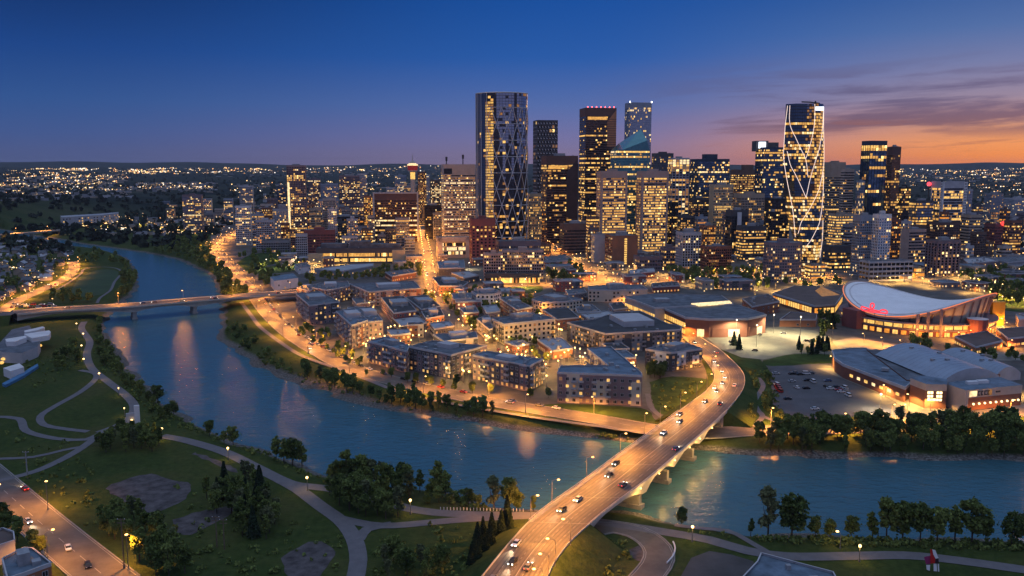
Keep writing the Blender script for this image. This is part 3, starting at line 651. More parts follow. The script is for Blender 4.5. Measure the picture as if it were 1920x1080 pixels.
def roof_kit(root, P, zt, roof, rnd, plant=True, units=3, wallm=None, pen=None, par=.9):
    m = MB(); m.poly([(x, y, zt + .02) for x, y in P]); m.build('roof', ROOF[roof], root)
    xs = [p[0] for p in P]; ys = [p[1] for p in P]; c = (sum(xs) / len(P), sum(ys) / len(P)); e = max(edges(P), key=lambda q: q[4]); az_ = math.atan2(e[2][1], e[2][0]); sz = math.sqrt(abs(sum(P[i][0] * P[(i + 1) % len(P)][1] - P[(i + 1) % len(P)][0] * P[i][1] for i in range(len(P)))) / 2)
    if par:
        m = MB()
        for i, a, u, n, l, f in edges(P): ebox(m, a, u, n, -.02, l + .02, zt - .4, zt + par, .12, 0, -.28)
        m.build('parapet', wallm, root)
    def inside(x, y):
        r = False
        for i in range(len(P)):
            (ax_, ay), (bx, by) = P[i], P[(i + 1) % len(P)]
            if (ay > y) != (by > y) and x < (bx - ax_) * (y - ay) / (by - ay + 1e-12) + ax_: r = not r
        return r
    if plant:
        m = MB(); h = pen or rnd.uniform(2.8, 4.5); f = rnd.uniform(.34, .5); m.obox(c, az_, sz * f, sz * f * .7, zt, zt + h)
        if inside(*c): m.build('roof_plant', wallm if rnd.random() < .5 else METAL, root)
    for k in range(units):
        for q in range(8):
            x, y = rnd.uniform(min(xs), max(xs)), rnd.uniform(min(ys), max(ys))
            if inside(x, y) and all(inside(x + i, y + j) for i in (-1.6, 1.6) for j in (-1.6, 1.6)):
                m = MB(); m.obox((x, y), az_, rnd.uniform(1.2, 3), rnd.uniform(1.2, 2.4), zt, zt + rnd.uniform(.8, 1.9)); m.build('roof_unit', METAL, root); break
def lit_row(rnd, n, p, full):
    out = []; on = False
    for j in range(n):
        if full: on = rnd.random() < .9
        else: on = (rnd.random() < .62) if (on and rnd.random() < .7) else rnd.random() < p
        out.append(on)
    return out
def tower(label, plan, zt, wall_='grey', gl='dark', fl=3.9, bw=2.0, sp=.36, pi=.14, t=.35, p=.15, pf=.26, lits=(0, 0, 1, 1, 2, 3), blank=4.0, bot=0., roof='dark', name='office_tower', cat='tower', group=None, z0=-.2, plant=True, units=3, par=.9, pen=None, skip=(), zlit=None, seed=None, bands=True, only=None):
    rnd = random.Random(seed if seed is not None else label); P = ccw(plan)
    c = (sum(p_[0] for p_ in P) / len(P), sum(p_[1] for p_ in P) / len(P)); root = thing(name, label, cat, (c[0], c[1], 0), group)
    W_ = wm(wall_); m = MB(); m.prism(P, z0, zt); E = edges(P); nf = max(1, int((zt - blank - bot) / fl)); fh = (zt - blank - bot) / nf
    mats = [G[gl]] + LIT + [G2[gl], LITX[0], LITX[1]]; gb = MB()
    for i, a, u, n, l, face in E:
        if not face or i in skip: continue
        nb = max(1, round(l / bw)); b = l / nb
        for k in range(nf + 1):
            z = bot + k * fh; zz = z + fh * sp if k < nf else zt
            if sp > 0.01: ebox(m, a, u, n, 0, l, z, zz, t)
        if pi > .01:
            for j in range(nb + 1): ebox(m, a, u, n, max(0, j * b - b * pi / 2), min(l, j * b + b * pi / 2), bot, zt - blank, t * .8 if sp > .01 else t)
    m.build('wall', W_, root)
    for k in range(nf):
        z = bot + k * fh; full = rnd.random() < pf; q = MB(); pk = min(.85, 1.45 * p * rnd.choice((.25, .7, 1., 1.7)))
        if zlit: pk, full = zlit(z / zt, pk, full, rnd)
        for i, a, u, n, l, face in E:
            if not face or i in skip: continue
            nb = max(1, round(l / bw)); b = l / nb; row = lit_row(rnd, nb, pk, full and rnd.random() < .8); cl = rnd.choice(lits)
            for j in range(nb):
                mi = 6 if rnd.random() < .3 else 0
                if row[j] and rnd.random() < .12: mi = rnd.choice((7, 8))
                elif row[j]: mi = 1 + (cl if rnd.random() < (.88 if full else .45) else rnd.choice(lits + (3, 1)))
                epane(q, a, u, n, j * b + b * pi / 2, (j + 1) * b - b * pi / 2, z + fh * sp, z + fh - .01, .05 if (sp > .01 or pi > .01) else .04, mi)
        if bands: q.build('window_band', mats, root)
        else:
            o = len(gb.v); gb.v += q.v; gb.f += [tuple(x + o for x in f_) for f_ in q.f]; gb.m += q.m
    if not bands: gb.build('glazing', mats, root)['kind'] = 'stuff'
    roof_kit(root, P, zt, roof, rnd, plant, units, W_, pen, par)
    return root, P
def fit(xl, xr, yt, D, r=.8, rot=CITY):
    """box plan whose silhouette spans the pixels xl..xr at its top, its nearest point about D metres away"""
    ca, sa = math.cos(rot), math.sin(rot); cx = at((xl + xr) / 2, yt, D)[0]; w = (xr - xl) * D / F; zt = at((xl + xr) / 2, yt, D)[2]
    for _ in range(30):
        d = w * r; loc = [(-w / 2, 0), (w / 2, 0), (w / 2, d), (-w / 2, d)]; P = [(cx + ca * x - sa * y, D + sa * x + ca * y) for x, y in loc]
        X = [proj(x, y, zt)[0] for x, y in P]; a, b = min(X), max(X)
        w *= 1 + .8 * ((xr - xl) / (b - a) - 1); cx += ((xl + xr) / 2 - (a + b) / 2) * D / F
    return P, zt
def T(label, xl, xr, yt, D, wall_='grey', gl='dark', r=.8, rot=CITY, **k):
    P, zt = fit(xl, xr, yt, D, r, rot)
    return tower(label, P, zt, wall_, gl, **k), P, zt
BAND = dict(sp=.54, pi=0.); GRID = dict(sp=.42, pi=.36); CURT = dict(sp=.34, pi=.07, t=.14); RIB = dict(sp=.12, pi=.30, t=.5); RES = dict(sp=.36, pi=.26, fl=3.1, bw=2.5)
def far(**k): k.setdefault('bands', False); return k
# ---- central towers
(rb, Pb), P_, z_ = T('cream banded office tower with two roof masts, west of the tall curved glass tower', 827, 891, 309, 1420, 'cream', 'dark', r=.8, **BAND, p=.35, pf=.1, lits=(3, 3, 3, 1, 2), blank=17, plant=False)
for px, y1, y0 in ((837, 294, 306), (868, 290, 306)):
    m = MB(); a = at(px, y0 + 4, 1440); b = at(px, y1, 1440); m.tube([a, ((a[0] + b[0]) / 2, a[1], (a[2] + b[2]) / 2), b], [1.0, .8, .6], 6); m.tube([(b[0], b[1], b[2] - 7), b], [1.6, 1.8], 6); m.build('roof_mast', DARKM, rb)
m = MB(); e = [q for q in edges(Pb) if q[5]][0]
for i, a, u, n, l, f in edges(Pb):
    if f: ebox(m, a, u, n, l * .0, l * .26 if l > 40 else l * .3, z_ - 15, z_ - 6, .6)
m.build('dark_panel', G['black'], rb)
T('dark checkered slab with rows of white diagonal dots east of the curved tower', 1000, 1046, 226, 1750, 'charcoal', 'black', r=.9, sp=.3, pi=.3, fl=7.5, bw=6.2, t=.6, p=.03, pf=0, zlit=None, blank=2, lits=(1, 3), plant=False)
CHK = MB()
def dots(xl, xr, yt, D):
    P, zt = fit(xl, xr, yt, D, .9); q = MB()
    for i, a, u, n, l, f in edges(P):
        if not f: continue
        nb = max(1, round(l / 6.2)); b = l / nb; nf = int(zt / 7.5)
        for k in range(nf):
            for j in range(nb):
                p_ = lambda s, z: (a[0] + u[0] * s + n[0] * .7, a[1] + u[1] * s + n[1] * .7, z); s0 = (j + .5 * (k % 2)) * b % l; z = zt - 3 - k * 7.5
                q.poly([p_(s0 + .3, z - 2.4), p_(min(l, s0 + 2.9), z - 4.4), p_(min(l, s0 + 3.6), z - 2.6), p_(s0 + 1.4, z - .4)])
    return q
o_ = [x for x in bpy.data.objects if x.name.startswith('office_tower') and 'checkered' in x.get('label', '')][0]
dots(1000, 1046, 226, 1750).build('brise_soleil_dots', wm('ltgrey'), o_)  # separate pale diagonal plates, a dotted sunscreen pattern on the facade
def brownt(label, xl, xr, yt, D, litx, **k):
    (r_, P), P_, zt = T(label, xl, xr, yt, D, 'dkbrown', 'brown', r=.75, sp=.4, pi=.0, fl=3.9, bw=2.6, blank=(zt0 := 14) if True else 0, roof='brown', plant=False, **k)
    E = [q for q in edges(P) if q[5]]; q = max(E, key=lambda v: v[4]); i, a, u, n, l, f = q; m = MB(); ebox(m, a, u, n, l * .06, l * litx, zt - 19.5, zt - 14.5, .45); m.build('lit_crown_band', LIT[1], r_)
    return r_, P, zt, q
br1, P, zt, q = brownt('shorter brown granite tower with glowing band under its notched crown', 1015, 1084, 293, 1400, .66, p=.10, pf=.12, lits=(0, 1, 1, 3))
i, a, u, n, l, f = q; m = MB(); pp = lambda s, z, d: (a[0] + u[0] * s + n[0] * d, a[1] + u[1] * s + n[1] * d, z)
m.poly([pp(l * .63, zt - 26, .7), pp(l, zt - 3, .7), pp(l, zt - 100, .7), pp(l * .63, zt - 100, .7)][::-1]); m.build('notch_glazing', M('notch_dark', (.05, .03, .03), .4, var=.3), br1)
m = MB(); m.obox((sum(x[0] for x in P) / 4, sum(x[1] for x in P) / 4), CITY, 16, 14, zt, zt + 5); m.build('roof_plant', METAL, br1)
br2, P, zt, q = brownt('tallest brown granite tower with orange notched corner and red roof beacons', 1087, 1156, 203, 1500, .70, p=.08, pf=.10, lits=(0, 0, 1, 3), zlit=lambda f, p, full, rnd: (p * (1.8 if f < .55 else .5), full or (f < .35 and rnd.random() < .12)))
i, a, u, n, l, f = q
m = MB(); m.poly([pp(l * .70, zt - 22, .6), pp(l * .70, zt - 66, .6), pp(l, zt - 66, .6), pp(l, zt - 2, .6)]); m.build('notch_glazing', M('painted_sunset_reflection', (.42, .2, .10), .45, .5, var=.2), br2)  # orange sunset reflection put into the panel's base colour
m = MB()
for k in range(13): ebox(m, a, u, n, l * .70, l, zt - 66 + k * 3.9, zt - 65 + k * 3.9, .8)
m.build('notch_spandrel', wm('dkbrown'), br2)
RED = M('red_beacon', (.3, .02, .02), emit=(1, .08, .06), es=9., var=0)
for k in range(7):
    m = MB(); m.ball(pp(l * (k + .4) / 7, zt + 2, 0), .9); m.build('beacon', RED, br2)
# blue grey tower behind
(rf, P), P_, zt = T('tall pale blue glass tower with crown lights, farthest of the central group', 1172, 1222, 193, 1700, 'bluegrey', 'sky', r=.7, sp=.18, pi=.22, t=.3, p=.035, pf=.0, lits=(2, 2, 0), blank=9, plant=False)
WHITEL = M('white_lamp', (.8, .8, .8), emit=(1, .95, .85), es=10., var=0)
for s in (0, 1):
    m = MB(); v = P[s]; m.ball((v[0], v[1], zt + 2), 1.2); m.build('crown_light', WHITEL, rf)
# teal stepped tower
P, zt = fit(1145, 1218, 282, 1380, .6)
rt, P = tower('teal glass tower with sloping faceted roof', P, zt, 'teal', 'teal', **CURT, p=.10, pf=.14, lits=(0, 0, 1, 2), blank=1, par=0, plant=False, units=0)
zt2 = at(1180, 250, 1380)[2]; zt3 = at(1180, 268, 1380)[2]; m = MB()
a, b, c, d = P[0], P[1], P[2], P[3]
if True:
    lo = [(v[0], v[1], zt) for v in P]; fr = lambda v, w, f: (v[0] * (1 - f) + w[0] * f, v[1] * (1 - f) + w[1] * f)
    V = [(*fr(P[0], P[1], .18), zt + 1), (*fr(P[0], P[1], .92), zt3 + 4), (*fr(P[3], P[2], .92), zt2 + 8), (*fr(P[3], P[2], .25), zt3)]
    m.poly([lo[0], lo[1], V[1], V[0]]); m.poly([lo[1], lo[2], V[2], V[1]]); m.poly([lo[2], lo[3], V[3], V[2]]); m.poly([lo[3], lo[0], V[0], V[3]]); m.poly(V)
m.build('sloping_crown', G['teal'], rt)
# cream slabs
TW = dict(sp=.42, pi=.03, fl=3.8, bw=2.4, t=.7, p=.55, pf=.7, lits=(0, 1, 1, 3, 0), blank=9, roof='slate')
for xl, xr, lb in ((1120, 1176, 'cream banded slab with rows of lit floors, western one of the twin slabs'), (1195, 1253, 'cream banded slab with rows of lit floors, eastern one of the twin slabs')):
    (r_, P), P_, zt = T(lb, xl, xr, 322, 1255, 'pink', 'dark', r=.55, **TW)
    m = MB()
    for i, a, u, n, l, f in edges(P):
        if f: ebox(m, a, u, n, -.3, .06 * l, 0, zt, 1.2); ebox(m, a, u, n, l * .94, l + .3, 0, zt, 1.2)
    m.build('corner_pier', wm('pink'), r_)
T('dark teal glass link recessed between the twin cream slabs', 1172, 1199, 334, 1290, 'teal', 'teal', r=.8, **CURT, p=.3, pf=.3, lits=(0, 0, 1), blank=3, name='office_block', cat='office building')
T('dark tower with pale upper storeys behind the white striped tower', 1222, 1263, 288, 1650, 'charcoal', 'steel', **CURT, p=.08, pf=.06, blank=6)
(ri, P), P_, zt = T('white striped tower with orange glowing top windows', 1253, 1293, 297, 1400, 'ltgrey', 'dark', r=.7, sp=.2, pi=.2, bw=5.5, t=.5, p=.3, pf=.2, lits=(2, 1, 0, 3), blank=2, zlit=lambda f, p, full, rnd: (1., True) if f > .84 else (p, full), plant=True)
T('blue black glass tower with lit bands, east of the striped tower', 1294, 1368, 299, 1450, 'navy', 'blue', r=.7, **CURT, p=.10, pf=.12, lits=(0, 0, 1, 2), blank=4, pen=9)
T('tan concrete grid tower with a blank side wall', 1330, 1375, 347, 1290, 'sand', 'dark', r=.7, rot=R(6), **GRID, p=.25, pf=.1, lits=(1, 3, 3, 0), blank=4, plant=True, skip=(3,))
T('brown office block with rooftop flare structure behind the grid blocks', 1370, 1433, 319, 1600, 'brown', 'brown', **BAND, p=.45, pf=.3, lits=(1, 0, 3), blank=9, pen=10)
T('grey concrete grid office block in the centre of the eastern cluster', 1376, 1434, 364, 1340, 'tan', 'dark', r=.7, sp=.32, pi=.32, p=.08, pf=.05, blank=6, lits=(1, 3), bw=2.6)
T('dark stepped block with a white vertical fin', 1361, 1404, 395, 1190, 'charcoal', 'black', r=.8, sp=.1, pi=.1, p=.10, pf=.05, lits=(1, 3), blank=8)
m = MB(); e_ = at(1384, 470, 1186); f_ = at(1384, 398, 1186); m.obox((e_[0], e_[1] - .5), CITY, 5.5, 2, 0, f_[2]); o_ = [x for x in bpy.data.objects if 'white vertical fin' in x.get('label', '')][0]; m.build('fin', wm('white'), o_)
T('low dark office block with warm lit floors below the grid block', 1381, 1437, 425, 1140, 'charcoal', 'black', r=.6, **BAND, p=.3, pf=.3, lits=(0, 1), blank=6)
(rm, P), P_, zt = T('blue glass tower with white illuminated sign at its top corner', 1417, 1477, 277, 1400, 'navy', 'blue', r=.7, **CURT, p=.10, pf=.16, lits=(0, 1, 2), blank=3, plant=False)
m = MB(); a = at(1424, 266, 1408); b = at(1436, 278, 1408); m.box(a[0], 1409, b[2], b[0], 1412, a[2]); m.build('sign', M('white_sign', (.8, .8, .8), emit=(.85, .92, 1), es=2.2, var=0), rm)
m = MB(); a = at(1418, 264, 1415); b = at(1440, 280, 1415); m.box(a[0], 1414, b[2] - 3, b[0], 1440, a[2]); a = at(1441, 267, 1415); b = at(1460, 280, 1415); m.box(a[0], 1416, b[2] - 3, b[0], 1440, a[2]); m.build('roof_plant', wm('charcoal'), rm)
T('black glass office tower tucked behind the twisting tower', 1434, 1482, 373, 1240, 'black', 'black', **CURT, p=.08, pf=.16, lits=(0, 1), blank=3)
# east of the twisting tower
T('grey brown tower with blank concrete core, just east of the twisting tower', 1545, 1586, 305, 1420, 'tan', 'dark', r=.8, **BAND, p=.07, pf=.06, lits=(0, 1), blank=24, plant=True)
T('striped concrete slab beside the grey brown tower', 1577, 1602, 318, 1350, 'cream', 'dark', r=.6, sp=.55, pi=.0, p=.04, pf=0., blank=4, lits=(1, 3))
T('bright golden office block with every floor lit', 1553, 1601, 402, 1220, 'tan', 'dark', **BAND, p=.6, pf=.7, lits=(0, 1, 1, 0), blank=3)
T('taller dark blue glass tower with vertical fins on the eastern skyline', 1616, 1664, 265, 1300, 'navy', 'blue', r=.8, sp=.0, pi=.10, bw=5, t=.6, p=.035, pf=.05, lits=(1, 0), blank=6, plant=False)
T('slim dark tower with copper tinted side behind the blue glass tower', 1664, 1690, 276, 1340, 'dkbrown', 'bronze', r=1.0, **CURT, p=.12, pf=.10, lits=(1, 3, 0), blank=12)
T('lower wing joined to the dark blue finned tower', 1606, 1622, 340, 1290, 'bluegrey', 'blue', **RIB, p=.2, pf=.1, blank=2, name='office_block', cat='office building')
(rs, P), P_, zt = T('white framed tower with bright horizontal lit floors on the east side', 1748, 1814, 341, 1240, 'ltgrey', 'dark', r=.6, sp=.25, pi=.02, t=.3, p=.12, pf=.36, lits=(0, 0, 1), blank=9, plant=False)
m = MB()
for i, a, u, n, l, f in edges(P):
    if f and l > 20:
        ebox(m, a, u, n, l * .86, l, 0, zt, 1.0); ebox(m, a, u, n, 0, l * .05, 0, zt, 1.)
        for k in range(26): ebox(m, a, u, n, l * .885, l * .915, 6 + k * 3.9, 8 + k * 3.9, 1.06, 1); ebox(m, a, u, n, l * .945, l * .975, 6 + k * 3.9, 8 + k * 3.9, 1.06, 1)
m.build('stair_tower', [wm('white'), G['dark']], rs)
T('dark office tower with striped lit floors and a red roof light', 1705, 1751, 377, 1230, 'charcoal', 'steel', r=.7, sp=.4, pi=0, p=.15, pf=.22, lits=(0, 1), blank=3)
m = MB(); a = at(1742, 345, 1260); m.tube([(a[0], a[1], at(1742, 380, 1260)[2]), (a[0], a[1], a[2] - 2)], .6); o_ = [x for x in bpy.data.objects if 'red roof light' in x.get('label', '')][0]; m.build('mast', DARKM, o_); m = MB(); m.ball(a, 3.2); m.build('beacon', M('red_beacon_soft', (.3, .02, .02), emit=(1, .06, .08), es=2.5, var=0), o_)
T('brown residential tower before the white framed tower', 1738, 1801, 418, 1110, 'dkbrown', 'black', **RES, p=.12, pf=.02, lits=(1, 2, 3), blank=3, name='apartment_tower', cat='apartment tower')
T('pinkish brown slab with one blank wall and two lit strips', 1690, 1737, 431, 1080, 'pink', 'dark', r=.7, sp=.4, pi=.05, p=.1, pf=.14, lits=(0, 1), blank=3, skip=(3,))
T('brown office slab with a tan end wall beyond the white framed tower', 1802, 1843, 404, 1200, 'tan', 'dark', r=.8, **BAND, p=.1, pf=.08, lits=(0, 1), blank=3)
T('slender grey sliver tower behind the white framed tower', 1812, 1824, 356, 1320, 'ltgrey', 'steel', **RIB, p=.05, pf=0, blank=2, bands=False)
T('black tower with golden lit edges behind the striped office tower', 1684, 1708, 352, 1420, 'black', 'black', **CURT, p=.18, pf=.05, lits=(1, 0, 3), blank=2)
(rr, P), P_, zt = T('dark red brick block with red glowing sign on its roof', 1846, 1906, 421, 1300, 'redbrick', 'dark', r=.6, **GRID, p=.04, pf=0, lits=(1, 3), blank=4, plant=False)
for x in (1882, 1897):
    m = MB(); a = at(x, 419, 1298); m.ball((a[0], a[1], a[2]), 4.6, sz=.8); m.build('roof_sign', M('red_sign', (.4, .02, .02), emit=(1, .05, .04), es=2.2, var=.4), rr)
T('misty grey residential tower near the eastern edge of the city', 1846, 1882, 363, 1900, 'grey', 'steel', **RES, p=.10, pf=0, lits=(2, 1, 3), blank=3, bands=False)
T('pale residential tower at the eastern edge of the city', 1882, 1932, 372, 1950, 'ltgrey', 'steel', **RES, p=.10, pf=0, lits=(2, 1, 3), blank=3, bands=False)
T('brown apartment slab at the edge of the view beside the red signed block', 1906, 1960, 400, 1500, 'mauve', 'dark', **RES, p=.10, pf=0, lits=(1, 3), blank=3, bands=False)
T('white and blue residential tower beside the arena, western half', 1600, 1641, 405, 985, 'bluegrey', 'steel', r=.8, **RES, p=.10, pf=.03, lits=(2, 1, 3), blank=6, name='apartment_tower', cat='apartment tower', zlit=lambda f, p, full, rnd: (p, full or f > .93))
T('white and blue residential tower beside the arena, eastern half with a white lattice edge', 1637, 1672, 403, 965, 'white', 'sky', r=.8, sp=.24, pi=.3, fl=3.1, bw=3., p=.12, pf=.02, lits=(2, 1, 3), blank=4, name='apartment_tower', cat='apartment tower')
T('low wide white framed parking deck behind the arena', 1612, 1712, 491, 935, 'ltgrey', 'black', r=.35, sp=.42, pi=.14, fl=4.2, bw=5.5, t=.5, p=.04, pf=0, lits=(2, 3), blank=1.2, roof='slate', name='parking_structure', cat='parking deck', plant=False)
T('grey brown residential tower with bay columns behind the arena', 1737, 1801, 452, 975, 'mauve', 'dark', r=.7, sp=.22, pi=.42, fl=3.1, bw=5, t=.9, p=.10, pf=.02, lits=(2, 1, 0), blank=3, name='apartment_tower', cat='apartment tower')
T('glowing yellow glass box beside the white parking deck', 1712, 1734, 503, 965, 'sand', 'dark', r=.5, **CURT, p=1, pf=1, lits=(4, 0), blank=.5, name='glass_pavilion', cat='pavilion', plant=False, units=0)
P = [ (lambda a: (a[0] + 19.5 * math.cos(t_) * 1.05, a[1] + 19 + 17 * math.sin(t_)))(at(1479, 452, 915)) for t_ in [k * math.pi / 8 for k in range(16)]]
tower('rounded grey apartment tower with blue cap in front of the twisting tower', P, at(1479, 457, 915)[2], 'mauve', 'steel', **RES, p=.13, pf=.0, lits=(1, 3, 2), blank=2.5, roof='blue', name='apartment_tower', cat='apartment tower', pen=4)
T('low glass pavilion with golden lit bands at the foot of the twisting tower', 1510, 1548, 497, 940, 'tan', 'dark', r=.8, **BAND, p=.8, pf=.7, lits=(0, 4, 1), blank=1, name='glass_pavilion', cat='pavilion', plant=False)
T('glass podium with dark overhanging roof east of the twisting tower', 1543, 1602, 462, 1040, 'charcoal', 'dark', r=.6, **BAND, p=.3, pf=.5, lits=(0, 1), blank=8, name='office_block', cat='office building', plant=False)
# ---- front row centre
(rv, P), P_, zt = T('red brown block with banded side and one lit stair strip', 1135, 1196, 443, 1085, 'orange', 'dark', r=.9, sp=.5, pi=.1, t=.4, p=.12, pf=.0, lits=(1, 2), blank=2, roof='slate', skip=(0,), name='apartment_tower', cat='apartment tower', pen=5)
i, a, u, n, l, f = edges(P)[0]; m = MB()
for k in range(12): epane(m, a, u, n, l * .48, l * .58, 2 + k * (zt - 4) / 12, 1.2 + (k + 1) * (zt - 4) / 12, .1, 0)
m.build('stair_window', LIT[0], rv)
T('white slab with grid of balconies before the golden towers', 1268, 1315, 437, 1020, 'ltgrey', 'dark', r=.9, sp=.26, pi=.36, fl=3.0, bw=3.6, t=.7, p=.10, pf=0, lits=(2, 0, 3), blank=3, name='apartment_tower', cat='apartment tower', pen=5, roof='slate')
T('dark brown apartment slab beside the white balcony slab', 1314, 1372, 463, 1005, 'brick', 'black', r=.6, **RES, p=.07, pf=0, lits=(1, 3, 2), blank=3, name='apartment_tower', cat='apartment tower', roof='slate')
T('brown block with one lit corner west of the white balcony slab', 1238, 1272, 466, 1045, 'mauve', 'dark', r=.8, **RES, p=.16, pf=.05, lits=(0, 1), blank=3, name='apartment_block', cat='apartment building')
T('brown banded office block standing alone by the avenue', 1050, 1105, 420, 1225, 'brown', 'dark', r=.7, sp=.55, pi=0, t=.5, p=.02, pf=0, blank=9, lits=(1, 3), roof='slate')
T('slim pale block beside the red brown stair strip block', 1109, 1136, 441, 1120, 'ltgrey', 'dark', r=1.0, **RES, p=.2, pf=0, lits=(0, 1), blank=2, skip=(0,), name='apartment_tower', cat='apartment tower')
T('orange lit brick tower behind the dark brown apartment slab', 1312, 1342, 424, 1110, 'orange', 'dark', **RES, p=.25, pf=.05, lits=(4, 1), blank=2, name='apartment_tower', cat='apartment tower')
T('low brown hall before the golden towers', 1188, 1242, 482, 1030, 'mauve', 'dark', **GRID, p=.1, pf=0, blank=4, name='low_block', cat='building', plant=False)
(rw, P), P_, zt = T('dark red brick tower with stepped blank top beneath the curved tower', 880, 929, 411, 1110, 'redbrick', 'dark', r=.7, sp=.45, pi=.5, p=.2, pf=0, lits=(2, 0, 1), blank=9, skip=(1,), name='apartment_tower', cat='apartment tower', bw=5)
T('mauve brick office behind the cream residential slabs', 929, 1014, 453, 1140, 'mauve', 'dark', r=.5, sp=.4, pi=.4, p=.12, pf=.05, lits=(2, 0, 1), blank=6, name='office_block', cat='office building', roof='slate')
T('cream residential slab with many small windows, western wing', 907, 943, 476, 930, 'pink', 'dark', r=.6, **RES, p=.16, pf=0, lits=(1, 0, 2, 3), blank=2, name='apartment_tower', cat='apartment tower', roof='slate', rot=R(3))
T('cream residential slab with many small windows, eastern wing', 941, 1019, 470, 945, 'pink', 'dark', r=.4, **RES, p=.16, pf=0, lits=(1, 0, 2, 3), blank=2, name='apartment_tower', cat='apartment tower', roof='slate', rot=R(3))
T('low dark podium with a glowing shop front under the cream slabs', 910, 1012, 514, 905, 'charcoal', 'dark', r=.25, sp=.3, pi=.05, fl=4.5, p=.5, pf=.5, lits=(0, 1, 4), blank=4, name='shop_podium', cat='podium', roof='dark', plant=False, rot=R(3))
(rc, P), P_, zt = T('pale civic building with a large framed glass front', 818, 881, 446, 1180, 'cream', 'dark', r=.5, sp=.25, pi=.1, fl=5, p=.45, pf=.3, lits=(2, 0, 1), blank=7, bot=3, name='civic_building', cat='building', plant=False, roof='light')
m = MB(); i, a, u, n, l, f = edges(P)[0]; ebox(m, a, u, n, -.5, l * .14, 0, zt + 1, 3); ebox(m, a, u, n, l * .86, l + .5, 0, zt + 1, 3); ebox(m, a, u, n, -.5, l + .5, zt - 5, zt + 1.5, 3); m.build('portal_frame', wm('cream'), rc)
T('small tan office between the curved tower and the brown granite tower', 988, 1016, 364, 1330, 'sand', 'dark', **GRID, p=.3, pf=.1, lits=(0, 1, 3), blank=4)
# ---- west of centre
(rx, P), P_, zt = T('broad dark brown office slab with pale edges and scattered lit windows', 700, 784, 362, 1440, 'dkbrown', 'brown', r=.3, rot=R(4), sp=.4, pi=.06, p=.08, pf=.14, lits=(0, 1, 2), blank=12, roof='slate', plant=False)
m = MB()
for i, a, u, n, l, f in edges(P):
    if f and l > 30: ebox(m, a, u, n, -1, 1.5, 0, zt + 1, 1); ebox(m, a, u, n, l - 1.5, l + 1, 0, zt + 1, 1); ebox(m, a, u, n, -1, l + 1, zt - 1, zt + 1.5, 1.2)
m.build('pale_edge', wm('ltgrey'), rx)
T('black glass block with pale roof rim west of the broad brown slab', 618, 673, 407, 1430, 'black', 'black', r=.8, **BAND, p=.2, pf=.12, lits=(1, 0, 3), blank=4, roof='slate', pen=3)
T('low dark brick building with grey pitched roof rim', 569, 628, 432, 1240, 'redbrick', 'dark', r=.5, **GRID, p=.02, pf=0, blank=6, lits=(1,), roof='light', name='low_block', cat='building', pen=4)
(rl, P), P_, zt = T('long low library like building with rows of bright lit floors', 592, 757, 466, 1110, 'charcoal', 'dark', r=.22, rot=R(4), sp=.35, pi=.04, fl=4.6, p=.35, pf=.75, lits=(2, 0, 0, 1), blank=6, roof='slate', name='civic_building', cat='building', plant=False, units=5)
m = MB(); i, a, u, n, l, f = edges(P)[0]; ebox(m, a, u, n, -9, 9, 0, zt - 6, 6); m.build('end_block', wm('sand'), rl); m = MB(); ebox(m, a, u, n, l * .88, l + 3, 0, zt - 2, 4); m.build('end_block', wm('sand'), rl)
m = MB()
for f0, f1, h in ((.05, .35, 6), (.38, .62, 9), (.60, .97, 5)):
    q = [(a[0] + u[0] * l * f0 - n[0] * 6, a[1] + u[1] * l * f0 - n[1] * 6), (a[0] + u[0] * l * f1 - n[0] * 6, a[1] + u[1] * l * f1 - n[1] * 6), (a[0] + u[0] * l * f1 - n[0] * 20, a[1] + u[1] * l * f1 - n[1] * 20), (a[0] + u[0] * l * f0 - n[0] * 20, a[1] + u[1] * l * f0 - n[1] * 20)]
    m.prism(q, zt, zt + h)
m.build('roof_plant', ROOF['slate'], rl)
(r5, P), P_, zt = T('tallest western tower with dark top and one bright lit edge', 537, 573, 311, 1330, 'mauve', 'dark', r=.9, **RES, p=.22, pf=.03, lits=(2, 1, 3, 0), blank=2, zlit=lambda f, p, full, rnd: (p * .4, .80 < f < .84 or .86 < f < .88) if f > .72 else (p, full))
m = MB(); v = P[0]; m.obox((v[0] + 2, v[1] - .5), CITY, 3, 1.6, 30, zt * .8); m.build('lit_edge', LIT[2], r5)
